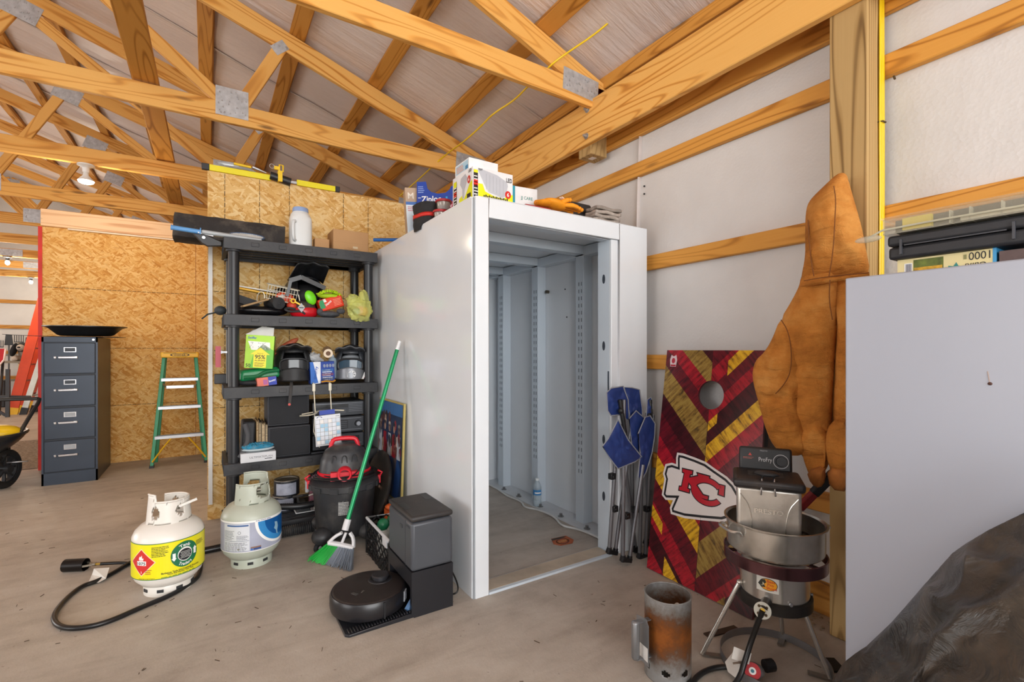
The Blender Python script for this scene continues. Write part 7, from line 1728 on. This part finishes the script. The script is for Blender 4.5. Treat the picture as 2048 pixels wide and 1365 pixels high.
# ---- burner stand, pot, fryer
SS = mat('cdc9c2', .24, .8, .08, 10); SSD = mat('8f8a84', .3, .9, .15, 10)
c = Vector((1.83, 1.0, 0))
bs = thing('burner_stand', 'stainless outdoor propane burner on three splayed legs in front of the cornhole board', 'burner', tuple(c), world=True)
b = MB(SS); b.lathe([(.116, .275), (.118, .27), (.118, .43), (.114, .43), (.114, .275)], c, 64); sh2 = sub(b.build('wind_shield', bs))
b = MB(mat('3b3836', .45, .6, .2)); b.lathe([(.121, .245), (.128, .25), (.128, .285), (.120, .29), (.118, .28)], c, 56); b.lathe([(0, .285), (.05, .285), (.05, .32), (0, .32)], c, 24); b.build('burner_base', bs)
b = MB(mat('6e4c50', .25, .9, .2, 12)); b.lathe([(.172, .405), (.176, .403), (.177, .445), (.173, .447), (.172, .405)], c, 64)
for k in range(3): a = k*2*PI/3+.4; b.bar(c+Vector((.02*math.cos(a), .02*math.sin(a), .437)), c+Vector((.174*math.cos(a), .174*math.sin(a), .437)), .02, .006)
b.build('pot_ring', bs)
feet = [at(1404, 1312, Z=0), at(1660, 1362, Z=0), at(1566, 1278, Z=0)]; tps = [at(1479, 1165, Y=1.08), at(1598, 1196, X=1.86), at(1561, 1225, X=1.94)]
for f, h in zip(feet, tps):
    b = MB(SS); b.cyl(f+Vector((0, 0, .008)), h, .0085, n=16); q = c-f; q.z = 0; q.normalize(); b.ball(h, .011, 10, 8); b.m(SSD); b.bar(f+Vector((0, 0, .008)), f+q*.07+Vector((0, 0, .008)), .022, .006); b.build('leg', bs)
b = MB(mat('8d8d90', .4, .8, .1)); b.lathe([(.188, .004), (.191, .004), (.191, .034), (.188, .034), (.188, .004)], c, 64); b.build('leg_ring', bs)
b = MB(STEEL)
for a in (-2.2, -1.0, .3): b.cyl(c+Vector((.120*math.cos(a), .120*math.sin(a), .295)), c+Vector((.127*math.cos(a), .127*math.sin(a), .295)), .006, n=10); b.cyl(c+Vector((.117*math.cos(a+.25), .117*math.sin(a+.25), .40)), c+Vector((.123*math.cos(a+.25), .123*math.sin(a+.25), .40)), .007, n=10)
b.build('bolts', sh2)
av = math.atan2(-c.y, -c.x)
d = Decal(cylmap(c, .118, av-.06), strip=.01); d.rect(-.052, .325, .022, .382, mat('d2d0c8', .35)); d.up(); d.ell(-.012, .353, .03, .022, TEXT_D, 32); d.up(); d.ell(-.012, .353, .028, .020, mat('e59a1c', .35), 32); d.up()
d.poly([(-.046, .35), (-.036, .366), (-.022, .37), (-.018, .36), (-.026, .352), (-.02, .342), (-.034, .34)], mat('2c2a22', .4)); d.poly([(-.04, .352), (-.03, .36), (-.024, .352), (-.032, .345)], mat('d8d0b0', .4)); d.text('Bass', -.016, .361, .0095, mat('c2301c', .35), .026, True); d.text('Pro', -.014, .349, .0095, mat('c2301c', .35), .02, True); d.text('Shops', -.018, .337, .0095, mat('c2301c', .35), .034, True); d.build('logo_sticker', sh2)
# gas inlet
g0 = at(1535, 1190, X=1.72); g1 = at(1525, 1222, X=1.66); vd = (Vector((0, 0, EYE))-g1).normalized(); 
b = MB(mat('4a4846', .4, .6)); b.cyl(c+Vector((0, 0, .30)), g1, .018, n=20); b.build('gas_tube', bs)
b = MB(mat('b9b8ac', .4, .3)); b.cyl(g1, g1+vd*.006, .028, n=32); b.m(DARKLINE)
for a in range(4): q = frame(g1, g1+vd) @ Vector((0, .017*math.cos(a*PI/2+.7), .017*math.sin(a*PI/2+.7))); b.cyl(g1+q+vd*.006, g1+q+vd*.0068, .005, n=10)
b.m(mat('b8963a', .3, .8)); b.cyl(g1+vd*.006, g1+vd*.02, .008, n=10); b.build('air_shutter', bs)
rg = at(1505, 1343, Z=.035)
b = MB(mat('161617', .35)); b.tube([g1+vd*.02, at(1505, 1275, Z=.17), at(1490, 1322, Z=.09), at(1478, 1362, Z=.035), at(1440, 1400, Z=.012)], .0095, 12, smoothpath=2); b.build('gas_hose', bs)
b = MB(mat('141415', .35)); b.tube([at(1380, 1372, Z=.012), at(1400, 1348, Z=.012), at(1425, 1337, Z=.012), at(1455, 1334, Z=.015), at(1480, 1340, Z=.03), rg], .0095, 12, smoothpath=2); b.build('gas_hose', bs)
b = MB(mat('9da0a4', .35, .7)); b.ball(rg+Vector((.01, .0, .0)), (.035, .035, .022)); rgo = sub(b.build('regulator', bs))
vz = (Vector((0, 0, EYE))-rg).normalized(); b = MB(mat('b8202c', .35)); b.cyl(rg+vz*.012, rg+vz*.026, .027, n=32); b.m(TEXT_W); b.cyl(rg+vz*.0262, rg+vz*.0272, .012, n=24); b.m(mat('3a7a8a', .4)); b.cyl(rg+vz*.0273, rg+vz*.0278, .006, n=16); b.build('cap', rgo)
kq = at(1530, 1333, Z=.045); b = MB(mat('1c1c1e', .4)); b.cyl(kq, kq+Vector((.03, -.012, .0)), .022, n=14, smooth=False); b.build('regulator_knob', rgo)
b = MB(mat('cfcbc4', .5)); T = [at(1468, 1294, Z=.115), at(1503, 1308, Z=.105), at(1498, 1330, Z=.07), at(1463, 1318, Z=.08)]; b.add(T, [(0, 1, 2, 3)]); T2_ = [at(1466, 1305, Z=.07), at(1480, 1330, Z=.05), at(1478, 1362, Z=.02), at(1456, 1345, Z=.02), at(1450, 1325, Z=.04)]; b.add(T2_, [(0, 1, 2, 3, 4)]); b.m(mat('6a5a4c', .6)); b.tube([at(1466, 1328, Z=.07), at(1485, 1325, Z=.08), at(1492, 1318, Z=.09)], .003, 5); o = b.build('paper_tag', solid=.0012); tag(o, 'crumpled white instruction tag tied around the burner hose', 'paper tag')
# pot
pt_ = thing('stock_pot', 'wide stainless pot with blackened rim sitting on the burner ring', 'pot', (c.x, c.y, .447), world=True)
b = MB(mat('c2beb6', .25, .85, .2, 10, dirt='4a4440', dirt_amt=.35, ds=6)); b.lathe([(0, .449), (.155, .449), (.165, .458), (.167, .47), (.167, .552), (.175, .556), (.176, .561), (.170, .562), (.164, .556), (.163, .47), (.155, .455), (0, .454)], c, 72); pb = sub(b.build('pot_body', pt_))
b = MB(SS); 
for a in (av-.95, av-.95+PI):
    e1 = Vector((math.cos(a), math.sin(a), 0)); e2 = Vector((-e1.y, e1.x, 0)); b.tube([c+e1*.165-e2*.05+Vector((0, 0, .52)), c+e1*.172-e2*.052+Vector((0, 0, .535)), c+e1*.20-e2*.045+Vector((0, 0, .535)), c+e1*.205+Vector((0, 0, .535)), c+e1*.20+e2*.045+Vector((0, 0, .535)), c+e1*.172+e2*.052+Vector((0, 0, .535)), c+e1*.165+e2*.05+Vector((0, 0, .52))], .0055, 8, smoothpath=2)
b.build('handle', pt_)
# fryer
fy = thing('deep_fryer', 'stainless deep fryer with black lid and control panel set inside the pot', 'fryer', (c.x-.022, c.y+.016, .452), rotz=math.radians(-57)); fy.scale = (.94, .94, .94)
b = MB(mat('cac5bd', .3, .75, .15, 8, dirt='6e655a', dirt_amt=.4, ds=7)); b.bb((-.112, -.10, -.01), (.112, .09, .262)); fb = b.build('housing', fy, bevel=.012, seg=3)
b = MB(mat('c6c2bb', .25, .9)); 
for s in (-1, 1): b.tube([(s*.07, -.1015, .0), (s*.055, -.1015, .10), (s*.066, -.1015, .19), (s*.10, -.1015, .235)], .002, 5, smoothpath=2)
b.build('pressed_ridge', fb)
d = Decal(planar((-.05, -.1015, .165), (1, 0, 0), (0, 0, 1), (0, -1, 0))); d.text('PRESTO', 0, 0, .018, mat('d9d5ce', .2, .9), .10, True); d.build('embossed_name', fb)
b = MB(mat('232021', .45, 0, .2, dirt='55463a', dirt_amt=.45)); b.bb((-.125, -.115, .258), (.125, .10, .295)); b.build('lid', fy, bevel=.014, seg=3)
b = MB(mat('3a332e', .5, 0, .2)); 
for k in range(7): b.bb((-.07, -.03+.012*k, .294), (.06, -.025+.012*k, .297))
b.build('lid_vent', fy)
b = MB(BLK); b.ball((-.005, -.085, .318), (.045, .028, .012)); b.build('basket_handle', fy)
b = MB(CHROME); b.cyl((-.022, -.10, .31), (-.028, -.118, .24), .0035, n=8); b.cyl((.018, -.10, .31), (.022, -.118, .24), .0035, n=8); b.build('basket_wire', fy)
b = MB(mat('1d1d1f', .4)); b.box((0, .105, .335), (.20, .03, .10), rotM(-.2, 0, 0).to_3x3()); cp = b.build('control_panel', fy, bevel=.010, seg=3)
R = rotM(-.2, 0, 0).to_3x3(); d = Decal(planar(Vector((-.10, .105, .335)) + R @ Vector((0, -.0155, -.05)), (1, 0, 0), R @ Vector((0, 0, 1)), R @ Vector((0, -1, 0))))
d.text('ProFry', .075, .04, .018, mat('c9c9cb', .4), .05, False); d.text('PRESTO', .08, .082, .006, mat('9a9a9c', .4)); d.poly([(.035, .062), (.042, .074), (.049, .062)], mat('c23a2a', .4)); d.lines(.015, .048, .06, .058, 2, mat('a85a4a', .4)); d.ell(.158, .045, .029, .029, mat('c9c9cb', .4), hole=.93); 
d.build('panel_print', cp)
b = MB(BLK); b.cyl(Vector((-.10, .105, .335)) + R @ Vector((.158, -.015, -.005)), Vector((-.10, .105, .335)) + R @ Vector((.158, -.035, -.005)), .02, .018, 24); b.build('temperature_knob', cp)
b = MB(BLK); b.box((.12, .05, .24), (.03, .05, .03)); b.build('latch', fy, bevel=.006)
b = MB(mat('151515', .4)); b.tube([(.10, .08, .05), (.16, .06, .06), (.15, .0, .03), (.13, -.03, .05)], .005, 8, smoothpath=2); b.build('power_cord', fy)
# long-handled red/black lighter hanging behind, brush
b = MB(mat('8c1c20', .4)); p0 = at(1598, 1018, X=2.05); p1 = at(1650, 965, X=2.12); b.bar(p0, p1, .03, .03); b.m(BLK); b.bar(p0.lerp(p1, .55), p1+(p1-p0)*.35, .034, .034); b.bar(p0-(p1-p0)*.5, p0, .02, .02); o = b.build('grill_tool', bevel=.006); tag(o, 'dark red and black handled tool standing behind the fryer against the wall', 'tool')
# iron bar on the floor
b = MB(mat('4a3c32', .7, .3, .3)); b.bar(at(1412, 1272, Z=.004), at(1473, 1256, Z=.004), .03, .006); o = b.build('iron_bar'); tag(o, 'flat rusty iron bar on the floor left of the burner legs', 'bar')
b = MB(mat('2e2924', .7, .3, .3)); b.bar(at(1655, 1318, Z=.006), at(1680, 1345, Z=.006), .05, .008); o = b.build('iron_plate'); tag(o, 'dark iron plate on the floor beside the right burner leg', 'plate')

# ---- chimney starter
cs_ = thing('chimney_starter', 'rusty metal charcoal chimney starter with a side handle standing on the concrete', 'chimney starter', (1.45, 1.19, 0), world=True)
def rust_mat():
    M = NT('rusted_steel'); M.set(.6, .45, .4); tc = M.n('ShaderNodeTexCoord'); se = M.n('ShaderNodeSeparateXYZ'); M.l(tc.outputs['Object'], se.inputs[0])
    n = M.noise(tc.outputs['Object'], 9, 6, .7); n2 = M.noise(tc.outputs['Object'], 40, 4, .7)
    zz = M.math('MULTIPLY', M.math('ABSOLUTE', M.math('SUBTRACT', se.outputs[2], .165)), 4.5)
    f = M.math('ADD', M.math('SUBTRACT', M.math('ADD', n, M.math('MULTIPLY', n2, .35)), zz), .0)
    M.l(M.ramp(f, [(.0, '8d8d8c'), (.22, '77706a'), (.38, '6a4a34'), (.52, '7d4a22'), (.7, '9a5a24')]), M.b.inputs['Base Color']); M.bump(n2, .4, .006); return M.m
RU = rust_mat(); cc = Vector((1.45, 1.19, 0)); Rr = .083
b = MB(RU); N = 72; rows = [0, .012, .02, .03, .042, .05, .062, .075, .12, .18, .24, .29, .298]
def onhole(a, z): return any(abs(((a-k*2*PI/7-.15+PI) % (2*PI))-PI)*Rr < .014 for k in range(7)) and .026 < z < .060
NZ = 60
for i in range(N):
    for j in range(NZ):
        z0_, z1_ = .298*j/NZ, .298*(j+1)/NZ; a0, a1 = 2*PI*i/N, 2*PI*(i+1)/N; am, zm = (a0+a1)/2, (z0_+z1_)/2
        hid = False
        for k in range(7):
            da = ((am-k*2*PI/7-.15+PI) % (2*PI))-PI
            if (da*Rr)**2+(zm-.045)**2 < .0125**2: hid = True
        if not hid: b.add([cc+Vector((Rr*math.cos(a0), Rr*math.sin(a0), z0_)), cc+Vector((Rr*math.cos(a1), Rr*math.sin(a1), z0_)), cc+Vector((Rr*math.cos(a1), Rr*math.sin(a1), z1_)), cc+Vector((Rr*math.cos(a0), Rr*math.sin(a0), z1_))], [(0, 1, 2, 3)], True)
b.tube([cc+Vector((Rr*math.cos(2*PI*i/48), Rr*math.sin(2*PI*i/48), .298)) for i in range(48)], .0022, 6, closed=True)
b.build('cylinder', cs_, solid=.0015)
b = MB(mat('3a3430', .9, 0, .3)); b.lathe([(0, .09), (Rr-.002, .09)], cc, 40); b.build('grate', cs_)
b = MB(mat('d8d2ca', .6)); b.ball(cc+Vector((.045, -.01, .24)), (.010, .014, .012), 10, 8); o = b.build('charcoal_ash'); o.name = 'white_pebble'; tag(o, 'small white lump stuck inside the rim of the chimney starter', 'lump')
hdv = (at(1262, 1275, Y=1.22)-cc); hdv.z = 0; L = hdv.length; hdv.normalize(); hs = Vector((-hdv.y, hdv.x, 0)); PLT = mat('8f9194', .4, .7, .15)
hp_ = cc+hdv*(Rr+.062)
b = MB(PLT); b.bar(hp_+hs*-.0+Vector((0, 0, .085)), hp_+Vector((0, 0, .225)), .026, .026, up=hdv); b.build('grip', cs_, bevel=.008)
b = MB(PLT); sp_ = [(Rr+.002, .05), (Rr+.045, .085), (Rr+.045, .225), (Rr+.012, .252), (Rr+.002, .20)]
q0 = cc - hs*-.0
b.prism([(-.035, .07), (.035, .07), (.035, .215), (.02, .235), (-.035, .225)], lambda u, v, w: cc+hdv*(Rr+.030+w)+hs*u+Vector((0, 0, v)), 0, .0015)
b.bar(cc+hdv*(Rr)+Vector((0, 0, .085)), hp_+Vector((0, 0, .085)), .02, .003); b.bar(cc+hdv*(Rr)+Vector((0, 0, .22)), hp_+Vector((0, 0, .22)), .02, .003); hsd = sub(b.build('heat_shield', cs_))
b = MB(PLT)
d = Decal(lambda u, v, w=0: cc+hdv*(Rr+.0325+w)+hs*u+Vector((0, 0, v)), mat('dcdad6', .5)); d.rect(-.033, .085, .033, .135); d.build('label', hsd)

# ---- tall white cabinet at the right edge
FX = 1.6; tl_ = at(1690, 558, X=FX); tr_ = at(2048, 516, X=FX)
wc = thing('white_cabinet', 'large smooth white appliance door filling the right edge, small rust spot on it', 'appliance', (FX+.28, .2, 0), world=True)
y_l = tl_.y; zt_ = (tl_.z+tr_.z)/2
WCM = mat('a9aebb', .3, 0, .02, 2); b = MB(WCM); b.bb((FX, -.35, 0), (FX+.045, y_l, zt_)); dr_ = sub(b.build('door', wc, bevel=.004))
b = MB(WCM); b.bb((FX+.055, -.34, 0), (FX+.56, y_l-.01, zt_-.004)); b.build('body', wc, bevel=.004)
b = MB(mat('7a7d80', .6)); b.bb((FX+.043, -.34, .02), (FX+.058, y_l-.008, zt_-.01)); b.build('gasket', wc)
q = at(1980, 768, X=FX); b = MB(mat('4a2a20', .6)); b.ball(q, (.003, .0045, .004), 12, 8); b.m(mat('b59a8a', .6)); b.bar(q+Vector((-.0005, 0, .0)), q+Vector((-.0005, .004, .03)), .0012, .0012); b.build('rust_spot', dr_)
# things on it
zc = zt_+.001
def cpt(x, y, X): return at(x, y, X=X)
pz = thing('puzzle_box', 'cream jigsaw puzzle box printed 1000 on top of the white appliance', 'box', (1.8, .45, zc), world=True)
XP = 1.72; a_ = at(1795, 522, X=XP); e_ = at(1992, 490, X=XP); zt1 = a_.z+.001
b = MB(mat('e8d9a0', .45, 0, .04)); b.bb((XP, e_.y, zc), (XP+.26, a_.y, zt1)); b.m(mat('3a9ad0', .4)); b.bb((XP-.0006, e_.y-.001, zc), (XP+.26, e_.y+.006, zt1+.0005)); pb_ = sub(b.build('carton', pz))
Wd = a_.y-e_.y; H_ = zt1-zc
d = Decal(lambda u, v, w=0: Vector((XP-w, a_.y-u, zc+v))); 
d.rect(Wd*.33*.55, .0, Wd*.50, H_*.9, mat('5d6a22', .5, 0, .5, 40)); d.rect(Wd*.08, 0, Wd*.17, H_*.75, TEXT_W); d.up()
for k in range(9): d.rect(Wd*(.095+.0075*k), .0, Wd*(.095+.0075*k+.004), H_*.7, mat('4a4e6a', .5))
d.rect(Wd*.19, H_*.25, Wd*.49, H_*.45, mat('c99a22', .5, 0, .4, 60)); d.rect(Wd*.19, H_*.0, Wd*.49, H_*.2, mat('3c4a1c', .5, 0, .5, 60))
d.poly([(Wd*.54, 0), (Wd*.68, 0), (Wd*.70, H_*.25), (Wd*.65, H_*.3), (Wd*.63, H_*.5), (Wd*.60, H_*.3), (Wd*.55, H_*.35)], mat('2a8c86', .4))
d.text('1000', Wd*.95, H_*.92, H_*.42, TEXT_D, Wd*.20, False, rot=PI); d.text('Guild', Wd*.92, H_*.36, H_*.3, TEXT_D, Wd*.2, False, rot=PI, shear=.3); d.poly([(Wd*.70, H_*.6), (Wd*.73, H_*.6), (Wd*.73, H_*.85), (Wd*.70, H_*.85)], mat('8d8a5a', .5)); d.build('print', pb_)
b = MB(mat('5d4a48', .5, 0, .3, 20)); b.bb((XP, e_.y-.16, zc), (XP+.2, e_.y-.006, zt1-.01)); o = b.build('game_box'); tag(o, 'darker box beside the puzzle box at the right edge', 'box')
# black hard case
XB = 1.70; bl = at(1776, 505, X=XB); z_b = zt1+.001
z_t = at(1776, 480, X=XB).z
hc_ = thing('hard_case', 'black hard plastic organiser case lying on the puzzle box', 'case', (1.8, .4, z_b), world=True)
Yl, Yr = bl.y, at(2048, 455, X=XB).y-.06
b = MB(mat('26272b', .55, 0, .12, 30, .15)); b.bb((XB, Yr, z_b), (XB+.28, Yl, z_b+.036)); b.build('case_base', hc_, bevel=.008)
b = MB(mat('2a2b2f', .55, 0, .12, 30, .15)); b.bb((XB-.003, Yr, z_b+.0385), (XB+.28, Yl+.002, z_b+.070)); b.build('case_lid', hc_, bevel=.008)
b = MB(mat('44464c', .5)); 
for y in (Yl-.03, Yl-.26): b.bb((XB-.008, y-.005, z_b+.012), (XB, y, z_b+.055))
b.bb((XB-.006, Yl-.25, z_b+.036), (XB-.002, Yl-.04, z_b+.039)); b.build('latch', hc_)
# clear organiser on top
XO = 1.68; zo = z_b+.072
og = thing('clear_organizer', 'clear plastic tackle tray with yellow insert on top of the black case', 'organiser', (1.8, .4, zo), world=True)
CLR = mat('c9c6b4', .08, 0, .05, alpha=.22); Yo = at(1766, 470, X=XO).y
b = MB(CLR); b.bb((XO, Yr-.02, zo), (XO+.27, Yo, zo+.004)); b.bb((XO, Yr-.02, zo), (XO+.003, Yo, zo+.045)); b.bb((XO+.267, Yr-.02, zo), (XO+.27, Yo, zo+.045)); b.bb((XO, Yo-.003, zo), (XO+.27, Yo, zo+.045)); b.bb((XO-.004, Yr-.02, zo+.045), (XO+.274, Yo+.004, zo+.05)); b.build('tray', og)
b = MB(mat('b9b6a0', .3, 0, .05))
for y in (Yo-.07, Yo-.15, Yo-.19, Yo-.25): b.bb((XO+.006, y, zo+.006), (XO+.26, y+.003, zo+.04))
b.tube([(XO-.012, Yo+.035, zo-.004), (XO-.006, Yo, zo+.014), (XO-.006, Yo-.10, zo+.016), (XO-.006, Yr, zo+.014)], .003, 6); b.build('divider', og)
b = MB(mat('e0c81c', .4, 0, .05)); b.bb((XO+.004, Yo-.11, zo+.006), (XO+.02, Yo-.045, zo+.04)); b.build('yellow_insert', og)
b = MB(mat('4b4436', .5, 0, .3)); b.bb((XO+.03, Yr, zo+.006), (XO+.22, Yo-.02, zo+.042)); b.m(mat('d9d2b8', .5)); b.bb((XO+.006, Yr, zo+.006), (XO+.026, Yo-.17, zo+.018)); b.build('contents', og)
b = MB(mat('c9c6b4', .1, 0, .05, alpha=.4)); b.ball((XO-.02, Yo+.03, zo-.008), (.012, .035, .010), 16, 8); b.build('open_latch', og)

# ---- dark plastic sheeting draped in the foreground
def tarp_mat():
    M = NT('dark_plastic_sheet'); M.set(.33, 0, .6); co = M.coords(rnd=False)
    n = M.noise(co, 3.2, 6, .65, .6); n2 = M.noise(M.coords((1, 1, 2), rnd=False), 6, 5, .6, 1.2)
    M.l(M.ramp(n, [(.35, '1e1e20'), (.5, '37332f'), (.6, '544c43'), (.7, '69605a')]), M.b.inputs['Base Color']); M.bump(n2, .55, .03)
    mr = M.n('ShaderNodeMapRange'); mr.inputs['To Min'].default_value = .2; mr.inputs['To Max'].default_value = .6; M.l(n, mr.inputs[0]); M.l(mr.outputs[0], M.b.inputs['Roughness']); return M.m
crest = [at(x, y, X=1.5) for x, y in ((1660, 1375), (1690, 1325), (1712, 1308), (1735, 1293), (1785, 1245), (1850, 1170), (1905, 1108), (1930, 1090), (1980, 1060), (2048, 1027), (2130, 992), (2300, 930))]
def cr(u):
    k = u*(len(crest)-1); i = min(int(k), len(crest)-2); return crest[i].lerp(crest[i+1], k-i)
def tp_(u, v):
    p = cr(u); g = v**1.15
    q = Vector((p.x - .62*g, p.y + .03*g + .04*math.sin(u*9)*g, p.z*(1-g)**(.75) ))
    rid = abs(noise.noise(Vector((q.x*4, q.y*5, q.z*5)))); rid2 = abs(noise.noise(Vector((q.x*9+3, q.y*9, q.z*11))))
    amp = min(1, v*7)*min(1, (1-v)*5)
    d_ = Vector((-.55, 0, .83))*((.09*(.35-rid) + .035*(.3-rid2))*amp)
    fold = .035*math.exp(-((v-.40-.10*math.sin(u*5))/.045)**2)*amp*(1 if u > .1 else .3)
    return q + d_ + Vector((-.6, -.1, .7))*fold
b = MB(tarp_mat()); b.sheet(150, 90, tp_); 
b.sheet(60, 8, lambda u, v: cr(u)*(1-v) + Vector((1.55, cr(u).y, 0))*v)
o = b.build('plastic_sheeting', solid=.002); tag(o, 'crumpled dark plastic sheeting piled in the lower right corner before the white appliance', 'plastic sheet')
# dirt along the foot of the wall
b = MB(mat('8d7a62', .9, 0, .3, 30)); rr = random.Random(8)
for i in range(160):
    x = 2.33-rr.random()**2*.12; y = .3+rr.random()*1.1; s_ = rr.uniform(.002, .006); 
    if 2.20 < x and .83 < y < .99: continue
    b.ball((x, y, s_*.5), (s_, s_*1.4, s_*.6), 6, 4)
o = b.build('wall_debris'); o['kind'] = 'stuff'; tag(o, 'dirt and small gravel along the foot of the right wall by the post', 'debris')
b = MB(mat('4a3a2a', .9)); 
for i in range(240):
    x = rr.uniform(-1.6, 2.0); y = rr.uniform(.9, 5.2); 
    if 1.0 < x and y > 1.9: continue
    a = rr.uniform(0, PI); L = rr.uniform(.004, .014); v = Vector((math.cos(a), math.sin(a), 0))*L; b.bar(Vector((x, y, .0015))-v, Vector((x, y, .0015))+v, rr.uniform(.001, .003), .0015)
o = b.build('leaf_litter'); o['kind'] = 'stuff'; tag(o, 'specks of dry leaf and straw scattered over the concrete floor', 'litter')
